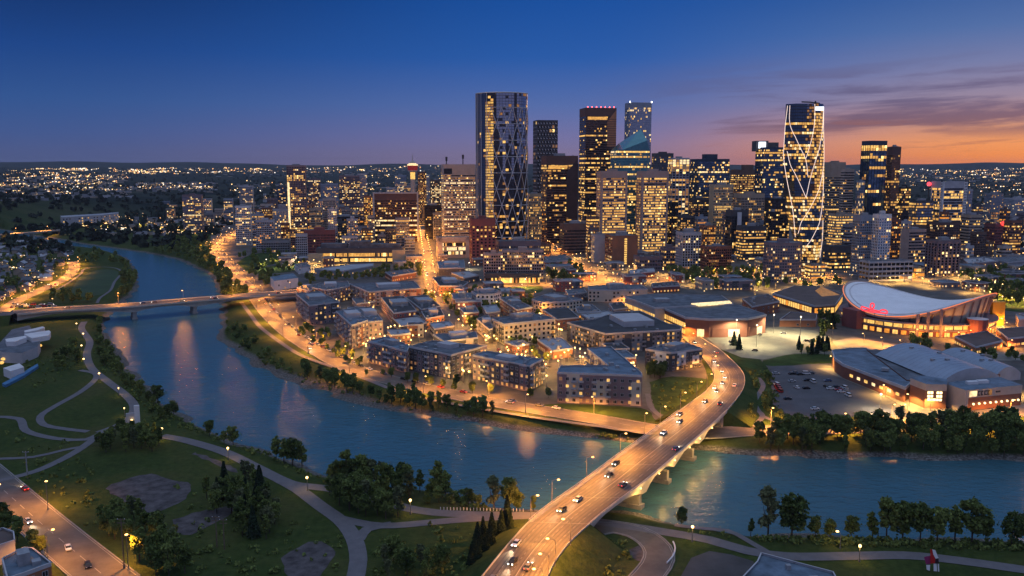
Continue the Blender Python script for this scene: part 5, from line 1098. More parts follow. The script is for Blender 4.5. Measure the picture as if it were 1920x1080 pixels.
LOWS = [
    ('dark flats with pale roof rim nearest the far bridge, white balconies facing the river road', [(555, 552), (598, 547), (637, 567), (580, 574)], 16, dict(wall_='mauve', two='charcoal', roof='slate', pen=3)),
    ('row of low flats behind the river bridge flats, western end', [(556, 540), (575, 536), (596, 539), (580, 546)], 12, dict(wall_='brick', two='beige')),
    ('long terrace of flats with lit ground floors north of the western lane', [(576, 538), (602, 531), (652, 528), (656, 537), (612, 545)], 13, dict(wall_='mauve', two='brick', p=.4)),
    ('long low flats with pale rim along the bridge street', [(655, 533), (776, 528), (789, 541), (690, 548)], 13, dict(wall_='brick', two='pink', p=.35)),
    ('brick flats with blue sloping roof and pale garage wing by the riverside road', [(630, 585), (664, 579), (690, 602), (659, 611)], 16.5, dict(wall_='mauve', two='brick', roof='blue', p=.35)),
    ('pale cream wing with few windows joined to the blue roofed flats', [(664, 579), (697, 577), (718, 602), (690, 605)], 14.5, dict(wall_='pink', roof='blue', p=.12, bal=0)),
    ('dark roofed brick block between the two glowing lanes, western half', [(715, 559), (757, 556), (781, 583), (738, 588)], 10.5, dict(wall_='redbrick', roof='dark', p=.22, bal=.1)),
    ('dark roofed brick block between the two glowing lanes, eastern half', [(760, 558), (800, 554), (826, 575), (790, 581)], 10, dict(wall_='redbrick', roof='dark', p=.25, bal=.1)),
    ('small brick block with orange lit wall beside the main glowing street', [(790, 585), (826, 580), (833, 592), (798, 598)], 8.5, dict(wall_='orange', roof='dark', p=.3, bal=0)),
    ('blue roofed dark flats facing the riverside trees, western wing of the courtyard pair', [(690, 641), (727, 632), (768, 650), (763, 660)], 13.5, dict(wall_='mauve', two='charcoal', roof='blue', p=.25)),
    ('courtyard flats with pale stepped roof beside the blue roofed wing', [(768, 651), (812, 640), (862, 646), (913, 649), (846, 667)], 14.5, dict(wall_='charcoal', two='mauve', roof='slate', p=.35, pen=2.6)),
    ('flat roofed flats behind the courtyard with two warm lit gables', [(812, 628), (892, 623), (896, 634), (832, 641)], 9.5, dict(wall_='charcoal', two='beige', roof='slate', p=.3)),
    ('long brown flats with white framed bay and dark balconies by the riverside road', [(886, 667), (911, 660), (1018, 675), (993, 688)], 14.5, dict(wall_='mauve', two='charcoal', roof='blue', p=.36, pen=1.8)),
    ('L shaped cream and brown flats with pale rimmed blue roof beside the bridge lawn', [(1045, 700), (1051, 688), (1141, 687), (1101, 655), (1145, 651), (1203, 701), (1204, 706), (1160, 704)], 16, dict(wall_='mauve', two='beige', roof='blue', p=.30, plant=False, units=6)),
    ('large dark charcoal flats with stepped roof terraces in the middle of the quarter', [(1063, 606), (1115, 600), (1155, 586), (1200, 584), (1252, 608), (1278, 613), (1276, 619), (1135, 627)], 13, dict(wall_='charcoal', two='grey', roof='dark', p=.33, frame='grey', pen=4, maxw=100)),
    ('low dark townhouses with white framed bays beside the boulevard', [(1210, 656), (1258, 643), (1288, 645), (1317, 655), (1258, 663)], 11.5, dict(wall_='charcoal', two='white', roof='slate', p=.3, maxw=60)),
    ('tan apartment block with dark window grid and pale penthouse', [(922, 598), (968, 593), (1012, 590), (1041, 599), (945, 609)], 14.5, dict(wall_='beige', two=None, roof='slate', p=.16, bal=.15, frame='charcoal', pen=4)),
    ('dark wedge wing behind the tan apartment block', [(894, 599), (916, 592), (924, 617), (917, 619)], 10, dict(wall_='charcoal', roof='slate', p=.15, maxw=30)),
    ('cream flat roofed block with small square windows behind the tan apartments', [(997, 562), (1035, 549), (1092, 562), (1062, 566), (1016, 568)], 10, dict(wall_='beige', p=.1, bal=0, frame='charcoal')),
    ('black roofed hall with orange lit side in front of the cream block', [(1017, 581), (1065, 578), (1086, 596), (1045, 600)], 8.5, dict(wall_='brick', roof='dark', p=.1, bal=0, units=0, plant=False)),
    ('small tan house block glowing orange by the east lane', [(1079, 577), (1110, 572), (1127, 585), (1083, 587)], 9, dict(wall_='sand', p=.35, lits=(4, 1), bal=0)),
    ('single storey shed with pale patched roof behind the L shaped flats', [(1008, 638), (1052, 634), (1074, 654), (1037, 659)], 5.5, dict(wall_='orange', roof='light', p=.3, bal=0, name='shed', cat='shed', plant=False, maxw=12)),
    ('little pale roofed store beside the patched roof shed', [(946, 642), (980, 639), (992, 646), (968, 650)], 5.5, dict(wall_='brick', roof='light', p=.3, bal=0, name='shop', cat='shop', plant=False, maxw=10)),
    ('white angular block with large dark windows east of the main street', [(884, 547), (926, 542), (940, 548), (926, 552), (893, 552)], 11, dict(wall_='white', p=.08, bal=0, frame='charcoal')),
    ('brick block with pale roof corner beside the main street', [(811, 521), (834, 519), (878, 530), (868, 537), (824, 537)], 10, dict(wall_='orange', roof='dark', p=.1, bal=0)),
    ('small brick block with bluish roof terrace by the main street', [(847, 551), (883, 550), (885, 560), (850, 562)], 8, dict(wall_='brick', roof='blue', p=.15, bal=0, maxw=30)),
    ('brick corner block with two blue skylight strips', [(862, 578), (892, 576), (898, 586), (870, 588)], 8.5, dict(wall_='brick', roof='blue', p=.2, bal=0, maxw=30)),
    ('dark brick warehouse flats with blue roof behind the tan apartments', [(937, 560), (957, 557), (998, 577), (969, 582)], 11, dict(wall_='brick', roof='slate', p=.2, bal=.1, maxw=60)),
    ('blue roofed pavilion north of the brick quarter with lit entrance', [(820, 491), (870, 488), (872, 503), (823, 504)], 8, dict(wall_='charcoal', roof='blue', p=.3, bal=0, name='pavilion', cat='pavilion', maxw=20)),
    ('beige flat block with blank gable before the convention hall', [(1103, 538), (1150, 535), (1202, 535), (1214, 543), (1148, 545), (1103, 544)], 11, dict(wall_='beige', p=.1, bal=0, frame='charcoal', maxw=40)),
    ('white shed with blue metal roof among the riverside trees', [(507, 519), (550, 512), (559, 521), (514, 527)], 10, dict(wall_='white', roof='blue', p=.05, bal=0, name='shed', cat='shed', plant=False, units=0, maxw=8, par=0)),
    ('long pale canopy roofed station hall before the library like building', [(590, 505), (660, 496), (700, 494), (700, 499), (640, 509)], 6, dict(wall_='grey', roof='light', p=.5, bal=0, name='station_hall', cat='building', plant=False, units=0, maxw=24)),
    ('small white pavilion by the western street', [(552, 496), (575, 493), (582, 500), (560, 503)], 7, dict(wall_='white', roof='slate', p=.4, bal=0, name='pavilion', cat='pavilion', plant=False, maxw=12)),
    ('grey roofed shop row beside the main street trees', [(722, 511), (770, 505), (780, 511), (735, 519)], 6, dict(wall_='brick', roof='slate', p=.5, lits=(4, 1), bal=0, name='shop_row', cat='shops', plant=False, maxw=24)),
    ('red lit shops along the avenue before the brown tower', [(1180, 507), (1226, 503), (1228, 510), (1182, 514)], 6, dict(wall_='redbrick', roof='light', p=.8, lits=(4, 0, 2), bal=0, name='shop_row', cat='shops', plant=False, maxw=24)),
    ('low red fronted store behind the beige flat block', [(1222, 532), (1270, 529), (1275, 536), (1224, 539)], 6, dict(wall_='redbrick', roof='dark', p=.7, lits=(4, 0, 2), bal=0, name='shop', cat='shop', plant=False, maxw=24)),
    ('pale roofed market building by the avenue trees', [(1020, 482), (1060, 478), (1075, 488), (1030, 492)], 6, dict(wall_='pink', roof='slate', p=.6, bal=0, name='shop_row', cat='shops', plant=False, maxw=24)),
    ('brown brick store east of the convention hall', [(1392, 561), (1440, 553), (1462, 566), (1410, 576)], 9, dict(wall_='brick', roof='brown', p=.1, bal=0, name='store', cat='store', plant=False, maxw=20)),
    ('grey roofed lit hall at the far side of the arena', [(1806, 486), (1850, 483), (1872, 490), (1815, 494)], 9, dict(wall_='mauve', roof='light', p=.6, bal=0, name='exhibition_hall', cat='hall', plant=False, maxw=24)),
    ('long grey roofed barn at the eastern edge', [(1856, 484), (1920, 480), (1960, 486), (1890, 493)], 9, dict(wall_='grey', roof='slate', p=.3, bal=0, name='exhibition_hall', cat='hall', plant=False, maxw=20)),
    ('pale low building with pink lit side behind the arena', [(1905, 590), (1960, 586), (1975, 594), (1910, 600)], 7, dict(wall_='pink', roof='light', p=.4, lits=(4, 2), bal=0, name='exhibition_hall', cat='hall', plant=False, maxw=12)),
    ('long pale terraced hotel at the foot of the dark escarpment', [(113, 405), (185, 401), (222, 398), (222, 400), (185, 404), (116, 408)], 22, dict(wall_='ltgrey', roof='light', p=.5, bal=0, name='hotel', cat='hotel', plant=False, units=0, fl=4.5, bw=7, ww=3, wh=2.4)),
    ('blue roofed brick house by the corner road', [(4, 1051), (45, 1030), (62, 1031), (96, 1059), (45, 1078), (14, 1088)], 7, dict(wall_='orange', roof='blue', p=.1, bal=0, name='brick_house', cat='house', maxw=14, units=3)),
    ('dark brown roofed house cut by the lower corner', [(-40, 1010), (5, 993), (26, 1000), (28, 1016), (-30, 1035)], 6, dict(wall_='ltgrey', roof='brown', p=.1, bal=0, name='brick_house', cat='house', maxw=10, units=0, plant=False)),
    ('slate blue flat roofed building with white rim by the near park road', [(1392, 1086), (1420, 1056), (1427, 1040), (1490, 1057), (1562, 1076), (1575, 1100), (1390, 1110)], 5.5, dict(wall_='white', roof='blue', p=.2, bal=0, name='clubhouse', cat='building', plant=False, units=5, maxw=12)),
]
for lb, px, h, kw in LOWS: low(lb, px, h, **kw)
# more of the dense brick quarter: small blocks filling the gaps between the lanes
GAP = [([(660, 560), (694, 556), (704, 566), (668, 571)], 'grey flat roofed garage court behind the bridge flats', 5), ([(735, 596), (782, 592), (800, 606), (752, 612)], 'grey gravel roofed low block in the middle of the quarter', 6), ([(806, 607), (842, 603), (852, 612), (815, 618)], 'small blue roofed block behind the two lit gables', 8), ([(726, 620), (764, 618), (770, 626), (734, 630)], 'pale canopy roof between the courtyard flats and the lane', 7), ([(905, 575), (930, 572), (938, 584), (912, 588)], 'red brick block squeezed behind the blue skylight block', 9), ([(846, 512), (878, 509), (898, 517), (870, 522)], 'low slate roofed block behind the brick corner block', 6), ([(980, 603), (0, 0)], '', 0), ([(1090, 590), (1140, 583), (1152, 590), (1105, 600)], 'brick row behind the large charcoal flats', 8), ([(1142, 570), (1165, 567), (1178, 578), (1150, 582)], 'small dark block by the convention avenue', 7), ([(1060, 545), (1095, 542), (1100, 549), (1066, 553)], 'tan low block beside the court', 7), ([(1002, 612), (0, 0)], '', 0), ([(1045, 615), (0, 0)], '', 0), ([(760, 545), (0, 0)], '', 0), ([(948, 519), (0, 0)], '', 0), ([(1120, 672), (0, 0)], '', 0)]
for px, lb, h in GAP:
    if h: low(lb, px, h, random.choice(['brick', 'mauve', 'charcoal', 'orange']), roof=random.choice(['slate', 'dark', 'light']), p=.3, bal=.1, maxw=24, units=2, plant=False, name='low_block', cat='building')
def infill(poly, n, walls, hts, sz, label, group, rots, lits=(0, 1, 4, 2)):
    xs = [p[0] for p in poly]; ys = [p[1] for p in poly]; B = []
    for o in bpy.data.objects:
        if o.type == 'MESH' and o.parent and o.name.split('.')[0] == 'wall': v = [o.parent.location + Vector(c) for c in o.bound_box]; B.append((min(p.x for p in v), max(p.x for p in v), min(p.y for p in v), max(p.y for p in v)))
    RP = np.concatenate([np.array([p[:2] for p in ln]) for ln, sd in ROADS.values()]); k = 0
    for tr in range(n * 40):
        if k >= n: break
        px, py = random.uniform(min(xs), max(xs)), random.uniform(min(ys), max(ys)); r_ = False
        for i in range(len(poly)):
            (ax_, ay), (bx, by) = poly[i], poly[(i + 1) % len(poly)]
            if (ay > py) != (by > py) and px < (bx - ax_) * (py - ay) / (by - ay + 1e-12) + ax_: r_ = not r_
        if not r_: continue
        x, y, _ = g(px, py); w, d, h = random.uniform(*sz), random.uniform(*sz) * .7, random.uniform(*hts); m_ = max(w, d) / 2 + 1.5
        if any(x + m_ > b[0] and x - m_ < b[1] and y + m_ > b[2] and y - m_ < b[3] for b in B) or np.min(np.hypot(RP[:, 0] - x, RP[:, 1] - y)) < 7 + m_ * .8: continue
        a = random.choice(rots); ca, sa = math.cos(a), math.sin(a); P = [(x + ca * i * w / 2 - sa * j * d / 2, y + sa * i * w / 2 + ca * j * d / 2) for i, j in ((-1, -1), (1, -1), (1, 1), (-1, 1))]
        B.append((x - m_, x + m_, y - m_, y + m_)); k += 1
        low(label, [proj(q[0], q[1], h)[:2] for q in P], h, random.choice(walls), roof=random.choice(['slate', 'dark', 'blue', 'light']), two=random.choice([None, 'beige', 'charcoal']), p=.4, lits=lits, bal=.1, maxw=18, units=2, plant=False, name='low_block', cat='building', group=group)
infill([(500, 470), (800, 445), (800, 520), (560, 520)], 16, ['brick', 'tan', 'mauve', 'grey'], (5, 12), (14, 30), 'small low block among the trees of the civic quarter', 'small blocks of the civic quarter', (.18, .18 + math.pi / 2))
infill([(990, 455), (1440, 470), (1440, 545), (1020, 545)], 30, ['brick', 'tan', 'mauve', 'orange', 'redbrick'], (5, 11), (14, 30), 'small shop block with lit front among the trees before the towers', 'small blocks before the towers', (.18, .18 + math.pi / 2), (4, 0, 0, 2))
infill([(820, 455), (1010, 490), (1010, 550), (890, 560), (815, 500)], 8, ['brick', 'mauve', 'tan'], (5, 10), (12, 24), 'small block between the main street and the avenue', 'small blocks off the main street', (.18, .18 + math.pi / 2))
infill([(1600, 490), (1920, 470), (1920, 545), (1780, 545), (1620, 530)], 18, ['tan', 'mauve', 'grey', 'brick'], (5, 10), (16, 36), 'small low block in the dark park district beyond the arena', 'small blocks beyond the arena', (.18, .18 + math.pi / 2))
infill([(560, 565), (880, 545), (1000, 560), (1210, 690), (1190, 700), (900, 660), (690, 630)], 34, ['brick', 'redbrick', 'mauve', 'charcoal', 'orange'], (6, 11), (11, 22), 'small brick block filling a gap in the brick quarter', 'small blocks of the brick quarter', (.18, .18 + math.pi / 2, -.3))
# ---- convention hall: two big slate roofs over brick and glass
ch = thing('convention_hall', 'convention hall with two broad slate roofs and glowing glass sides', 'hall', (*g(1300, 600)[:2], 0))
def slab(root, px, h, wall_, roof, nm='wall', fascia=True, z0=-.2):
    P = ccw([g(x, y, h)[:2] for x, y in px]); m = MB(); m.prism(P, z0, h - .05); m.build(nm, wm(wall_) if isinstance(wall_, str) else wall_, root); m = MB(); m.poly([(x, y, h + .02) for x, y in P]); m.build('roof', ROOF[roof], root)
    if fascia:
        m = MB()
        for i, a, u, n, l, f in edges(P): ebox(m, a, u, n, -.4, l + .4, h - 1.3, h + .35, .5)
        m.build('fascia', wm('ltgrey'), root)
    return P
P1 = slab(ch, [(1172, 556), (1232, 551), (1352, 554), (1374, 570), (1300, 573), (1228, 577)], 15, 'cream', 'slate')
P2 = slab(ch, [(1246, 578), (1296, 577), (1384, 572), (1436, 590), (1402, 597), (1330, 598), (1286, 595)], 14, 'brick', 'slate')
for P, lo, hi in ((P1, 1, 9), (P2, 1, 9.5)):
    for i, a, u, n, l, f in edges(P):
        if f and u[1] < -.55:
            m = MB(); nb = int(l / 4)
            for k in range(2):
                for j in range(nb): epane(m, a, u, n, j * l / nb + .3, (j + 1) * l / nb - .3, lo + k * 5, lo + k * 5 + 3.6, .08, 0 if random.random() < .7 else 1)
            m.build('glass_wall', [LIT[0], LIT[1]], ch)
for i, a, u, n, l, f in edges(P2):
    if f and u[1] > -.5 and l > 12:
        m = MB(); ebox(m, a, u, n, l * .08, l * .45, 0, 7, .5); m.build('brick_bay', wm('brick'), ch); m = MB(); epane(m, a, u, n, l * .5, l * .8, .3, 6, .3, 0); m.build('entrance', LIT[2], ch)
m = MB(); P = ccw([g(x, y, 15.3)[:2] for x, y in [(1296, 570), (1368, 565), (1372, 569), (1312, 574)]]); m.prism(P, 15.05, 15.9); m.build('skylight', LIT[2], ch)
m = MB(); a = g(1240, 565, 15); m.obox(a[:2], CITY, 12, 8, 15, 17.5); m.build('roof_plant', METAL, ch)
# ---- pavilion beside the arena
pv = thing('event_pavilion', 'low brown roofed pavilion with glowing eaves joined to the arena', 'pavilion', (*g(1520, 575)[:2], 0))
slab(pv, [(1450, 550), (1490, 536), (1535, 537), (1580, 551), (1566, 571), (1527, 573)], 9, 'brick', 'brown')
m = MB(); Pq = ccw([g(x, y, 9)[:2] for x, y in [(1450, 550), (1490, 536), (1535, 537), (1580, 551), (1566, 571), (1527, 573)]])
for i, a, u, n, l, f in edges(Pq):
    if f:
        for j in range(int(l / 4)): epane(m, a, u, n, j * 4 + .4, j * 4 + 3.6, 2, 6.5, .1, 0 if random.random() < .6 else 1)
m.build('glass_wall', [LIT[0], LIT[4]], pv)
m = MB(); a = g(1541, 556, 9); b = g(1575, 553, 9); c = g(1540, 545, 9); m.poly([a, b, (c[0], c[1], 13)]); m.poly([a, (c[0], c[1], 13), (c[0] - 6, c[1], 9)]); m.build('skylight', LIT[3], pv)
low('pink lit annex with sloping roof below the pavilion', [(1462, 600), (1482, 586), (1532, 589), (1530, 600)], 5.5, 'orange', roof='brown', p=.3, bal=0, name='annex', cat='building', plant=False, units=0, maxw=8)
# ---- the saddle roofed arena
AC = g(1722, 600, 8)[:2]; AD = 678.; AC = (at(1719, 560, AD)[0], AD); AR = 54.
ar = thing('saddle_arena', 'round arena with sweeping pale saddle shaped roof and glowing orange rim', 'arena', (AC[0], AC[1], 0)); SA = R(-50)
def rz_(x, y):
    u = (x * math.cos(SA) + y * math.sin(SA)) / AR; v = (-x * math.sin(SA) + y * math.cos(SA)) / AR
    return 19.0 + (9.0 if u < 0 else 10.5) * u * u - 6.5 * v * v
def rim(t, k=1., dz=0.): x, y = AR * k * math.cos(t), AR * k * math.sin(t); return (AC[0] + x, AC[1] + y, rz_(x, y) + dz)
NS = 96; m = MB(); NRg = 14
for j in range(NRg + 1):
    for s in range(NS): m.v.append(rim(2 * math.pi * s / NS, max(j / NRg, .001)))
for j in range(NRg):
    for s in range(NS): m.f.append((j * NS + s, (j + 1) * NS + s, (j + 1) * NS + (s + 1) % NS, j * NS + (s + 1) % NS)); m.m.append(0)
m.build('roof', M('saddle_membrane', (.80, .80, .82), .5, var=.10, vs=.09, spec=.4), ar, True)
m = MB(); m.tube([rim(2 * math.pi * s / NS, .93, .25) for s in range(NS + 1)], .5, 5); m.build('roof_seam', wm('white'), ar)
m = MB()
for s in range(NS):
    t0, t1 = 2 * math.pi * s / NS, 2 * math.pi * (s + 1) / NS
    m.poly([rim(t0, 1.0, .5), rim(t1, 1., .5), rim(t1, 1.025, .5), rim(t0, 1.025, .5)]); m.poly([rim(t0, 1.025, -1.6), rim(t1, 1.025, -1.6), rim(t1, 1.025, .5), rim(t0, 1.025, .5)])
    m.poly([rim(t0, .97, -1.6), rim(t1, .97, -1.6), rim(t1, 1.025, -1.6), rim(t0, 1.025, -1.6)]); m.poly([rim(t0, 1.0, 0), rim(t1, 1., 0), rim(t1, 1., .5), rim(t0, 1., .5)])
m.build('ring_beam', wm('pink'), ar)
m = MB(); a0, a1 = R(150), R(385)
RIML = M('rim_light', (.5, .2, .1), emit=(1, .24, .08), es=1.0, var=0)
m.tube([rim(a0 + (a1 - a0) * k / 70, 1.03, .35) for k in range(71)], .32, 5); m.build('rim_light', RIML, ar)
# leaning wall panels and their ribs, over a concourse ring
zc = 9.0; kb = .90; PANEL = M('arena_panel', (.46, .41, .34), .8, var=.15, vs=.2); m = MB(); rb_ = []
def wpt(t, f, off=0.):
    top = rim(t, .975, -1.4); b = (AC[0] + AR * kb * math.cos(t), AC[1] + AR * kb * math.sin(t), zc); return tuple(np.array(b) * (1 - f) + np.array(top) * f + np.array((math.cos(t), math.sin(t), 0)) * off)
for s in range(NS):
    t0, t1 = 2 * math.pi * s / NS, 2 * math.pi * (s + 1) / NS
    m.poly([wpt(t0, 0), wpt(t1, 0), wpt(t1, 1), wpt(t0, 1)])
m.build('wall', PANEL, ar)
for k in range(28):
    t = R(155 + k * 8.5)
    if t > R(400): break
    q = MB(); q.tube([wpt(t, 0, .3), wpt(t, .5, .5), wpt(t, 1, .4)], .75, 4); q.build('rib', wm('mauve'), ar)
CW = wm('mauve')
for k, (r0, r1, z0, z1, mt, nm) in enumerate([(1.0, 1.0, 3.9, 5.0, CW, 'lower_ring'), (.99, .99, 0, 4, wm('redbrick'), 'base_wall'), (.97, .97, 5, 8.6, wm('charcoal'), 'concourse'), (1.02, 1.02, 8.5, 9.4, CW, 'upper_ring')]):
    q = MB()
    for s in range(NS):
        t0, t1 = 2 * math.pi * s / NS, 2 * math.pi * (s + 1) / NS; c_ = lambda t, r, z: (AC[0] + AR * r * math.cos(t) * 1.06, AC[1] + AR * r * math.sin(t) * 1.06, z)
        q.poly([c_(t0, r0, z0), c_(t1, r0, z0), c_(t1, r1, z1), c_(t0, r1, z1)])
        if 'ring' in nm: q.poly([c_(t0, r1, z1), c_(t1, r1, z1), c_(t1, r1 - .17, z1), c_(t0, r1 - .17, z1)])
    q.build(nm, mt, ar)
for k in range(34):      # glowing concourse windows
    t0 = R(150 + k * 7.2); t1 = t0 + R(6.3)
    if t1 > R(395): break
    q = MB(); c_ = lambda t, z: (AC[0] + AR * 1.06 * .978 * math.cos(t), AC[1] + AR * 1.06 * .978 * math.sin(t), z); tm = (t0 + t1) / 2
    q.poly([c_(t0, 5.3), c_(tm, 5.3), c_(tm, 8.3), c_(t0, 8.3)]); q.poly([c_(tm, 5.3), c_(t1, 5.3), c_(t1, 8.3), c_(tm, 8.3)]); q.build('window', LIT[0] if k % 3 else LIT[1], ar)
for k in range(20):
    t0 = R(205 + k * 6); q = MB(); c_ = lambda t, z: (AC[0] + AR * 1.06 * .997 * math.cos(t), AC[1] + AR * 1.06 * .997 * math.sin(t), z)
    q.poly([c_(t0, .2), c_(t0 + R(3.8), .2), c_(t0 + R(3.8), 3.3), c_(t0, 3.3)]); q.build('door', LIT[4] if k % 2 else LIT[0], ar)
def lathe_at(name, c, prof, mats, root, seg=16): return lathe(name, prof, mats, root, seg, c)
t = R(291); c_ = (AC[0] + AR * 1.06 * math.cos(t), AC[1] + AR * 1.06 * math.sin(t))
lathe_at('stair_drum', c_, [(7.5, 0, 0), (7.5, 13.5, 0), (7.5, 13.5, 1)], [wm('redbrick'), ROOF['white']], ar)
t = R(196); c_ = (AC[0] + AR * 1.04 * math.cos(t), AC[1] + AR * 1.04 * math.sin(t)); m = MB(); m.obox(c_, R(20), 14, 16, 0, 14.5); m.build('side_block', wm('redbrick'), ar)
m = MB()
for k, t in enumerate((R(246), R(253), R(262))): m.tube([(AC[0] + AR * 1.08 * math.cos(t), AC[1] + AR * 1.08 * math.sin(t), 0), (AC[0] + AR * 1.05 * math.cos(t), AC[1] + AR * 1.05 * math.sin(t), rim(t)[2] + .8)], 1.1, 4); m.build('mast', CW, ar); m = MB()
a = at(1868, 610, 668); m = MB(); m.obox((a[0], 668), R(10), 11, 3, 0, at(1868, 566, 668)[2]); m.build('yellow_fin', M('ochre_panel', (.50, .28, .03), .6, var=.1), ar)
# red neon emblem standing on the rim
NEON = M('red_neon', (.5, .05, .1), emit=(1, .05, .06), es=1.3, var=0)
def npt(px, py): d = 619.; return at(1560 + px / 6, 500 + py / 6, d)
neon = thing('neon_emblem', 'red neon outline emblem mounted on the arena roof edge', 'sign', npt(480, 520))
for cv in [[(330, 470), (335, 450), (380, 462), (430, 480), (480, 490), (530, 500), (560, 485), (600, 490), (622, 510), (615, 525), (560, 520), (480, 512), (400, 500), (345, 488), (330, 470)], [(440, 470), (432, 440), (440, 415), (465, 415), (475, 440), (462, 468), (448, 472)]]:
    m = MB(); m.tube([npt(*q) for q in smooth_line([np.array(c) for c in cv], 12)], .62, 5); m.build('neon_tube', NEON, neon)
m = MB()
for px, py in ((350, 488), (480, 512), (600, 522)): b = npt(px, py); m.tube([(b[0], b[1], b[2] - 3.2), b], .15, 4); 
m.build('support', DARKM, neon)
low('orange glowing terrace building at the foot of the arena', [(1790, 632), (1850, 622), (1880, 640), (1830, 652)], 5, 'orange', roof='brown', p=.9, lits=(4, 0), bal=0, name='annex', cat='building', plant=False, units=0, maxw=20, ww=2.6, bw=4)
low('long red roofed stand running off behind the barrel hall', [(1868, 618), (1950, 612), (1970, 628), (1890, 636)], 6, 'redbrick', roof='brown', p=.8, lits=(4, 0), bal=0, name='annex', cat='building', plant=False, units=0, maxw=20, ww=2.6, bw=4)
# ---- barrel roofed hall
hl = thing('barrel_hall', 'brick exhibition hall with great grey blue barrel roof beside the parking lot', 'hall', (*g(1740, 700)[:2], 0))
slab(hl, [(1561, 657), (1600, 653), (1624, 653), (1708, 716), (1697, 726), (1582, 683), (1566, 672)], 8.5, 'brick', 'blue')
slab(hl, [(1625, 655), (1760, 655), (1880, 700), (1776, 722), (1700, 712)], 9.2, 'brick', 'slate', fascia=False)
def barrel(nm, cs, crown, e=0.):
    A, B, C_, D_ = [np.array(g(*p[:2], p[2])) for p in cs]; m = MB(); n = 18    # A far-left, B far-right, C near-right, D near-left eaves
    for i, (p, q) in enumerate(((A, B), (D_, C_))):
        for k in range(n + 1): f = k / n; v = p * (1 - f) + q * f; m.v.append((v[0], v[1], v[2] + crown * (1 - (2 * f - 1) ** 2)))
    for k in range(n): m.f.append((k, n + 1 + k, n + 2 + k, k + 1)); m.m.append(0)
    for s in (0, n + 1):
        for k in range(n):
            a, b = m.v[s + k], m.v[s + k + 1]; za = (A if s == 0 else D_)[2]; m.poly([(a[0], a[1], za - 4), (b[0], b[1], za - 4), b, a], 1)
    o = m.build(nm, [ROOF['barrel'], wm('ltgrey')], hl); 
    for p_ in o.data.polygons[:n]: p_.use_smooth = True
    for q in np.linspace(.04, .96, 15):
        a, b = A * (1 - q) + D_ * q, B * (1 - q) + C_ * q; s_ = MB(); s_.tube([(v[0], v[1], v[2] + crown * (1 - (2 * f - 1) ** 2) + .06) for f in np.linspace(0, 1, 13) for v in [a * (1 - f) + b * f]], .09, 4); s_.build('roof_seam', ROOF['barrel'], hl)
    for q, f in ((.2, .4), (.45, .6), (.7, .45), (.62, .3)):
        v = (A * (1 - q) + D_ * q) * (1 - f) + (B * (1 - q) + C_ * q) * f; s_ = MB(); s_.obox(v[:2], .4, 2.2, 1.6, v[2] + crown * (1 - (2 * f - 1) ** 2) - .3, v[2] + crown * (1 - (2 * f - 1) ** 2) + 1.0); s_.build('roof_vent', METAL, hl)
ROOF['barrel'] = M('barrel_roof', (.24, .29, .37), .45, .2, var=.14, vs=.1, spec=.5)
barrel('barrel_roof', [(1641, 665, 10), (1752, 658, 10), (1874, 705, 10), (1765, 717, 10)], 6.2)
barrel('barrel_roof', [(1756, 665, 8.5), (1830, 664, 8.5), (1914, 699, 8.5), (1868, 704, 8.5)], 4.4)
def facebox(px, h, wall_, cap, capz):
    P = ccw([g(x, y, h)[:2] for x, y in px]); m = MB(); m.prism(P, -.2, capz); m.build('wall', wm(wall_), hl); m = MB(); m.prism(P, capz, h); m.build('cornice', wm(cap), hl); m = MB(); m.poly([(x, y, h + .02) for x, y in P]); m.build('roof', ROOF['blue'], hl); return P
PF = facebox([(1707, 709), (1736, 720), (1776, 721), (1776, 711), (1730, 704)], 13, 'brick', 'cream', 9.5)
PG = facebox([(1776, 720), (1812, 732), (1817, 731), (1817, 724), (1795, 714)], 12, 'cream', 'cream', 9)
PH = facebox([(1776, 717), (1876, 707), (1917, 722), (1817, 731)], 11, 'brick', 'cream', 6.6)
DOT = M('marquee_bulb', (.5, .4, .2), emit=(1, .78, .38), es=2.6, var=0)
i, a, u, n, l, f = [q for q in edges(PF) if q[5] and q[4] > 8][-1]
E = [q for q in edges(PF) if q[5]]; i, a, u, n, l, f = max(E, key=lambda q: q[4] * (1 if q[2][0] > .5 else .1))
sg = MB()
def onwall(a, u, n, s, z, d=.4): return (a[0] + u[0] * s + n[0] * d, a[1] + u[1] * s + n[1] * d, z)
for r_, cs in enumerate(((0, 1, 3, 4), (0, 1, 3, 4), (0, 1, 2, 3, 4))):
    for c_ in cs: epane(sg, a, u, n, l * .10 + c_ * 1.5, l * .10 + c_ * 1.5 + 1.3, 7.9 - r_ * 1.9, 9.2 - r_ * 1.9, .3, 0)
sg.build('marquee_sign', DOT, hl)
E = [q for q in edges(PH) if q[5]]; i, a, u, n, l, f = max(E, key=lambda q: q[4])
m = MB(); epane(m, a, u, n, l * .01, l * .15, 7.2, 10.2, .12, 0); m.build('lit_panel', LIT[2], hl)
m = MB(); epane(m, a, u, n, l * .36, l * .43, 7.2, 10.2, .12, 0); m.build('lit_panel', LIT[3], hl)
m = MB()     # dark letters on the pale band, too small to read in the photo
for k, w in enumerate((1.5, 1.2, 1.8, 1.2, 1.4, 1.5)):
    s = l * .165 + k * 2.15
    if s < l * .36: ebox(m, a, u, n, s, s + .4, 7.5, 9.9, .2); ebox(m, a, u, n, s, s + w, 9.4, 9.9, .2); ebox(m, a, u, n, s, s + w, 7.5, 8.0, .2)
for k in range(3): ebox(m, a, u, n, l * .5 + k * 1.1, l * .5 + k * 1.1 + .7, 8.3, 9.2, .2)
m.build('sign_lettering', DARKM, hl)
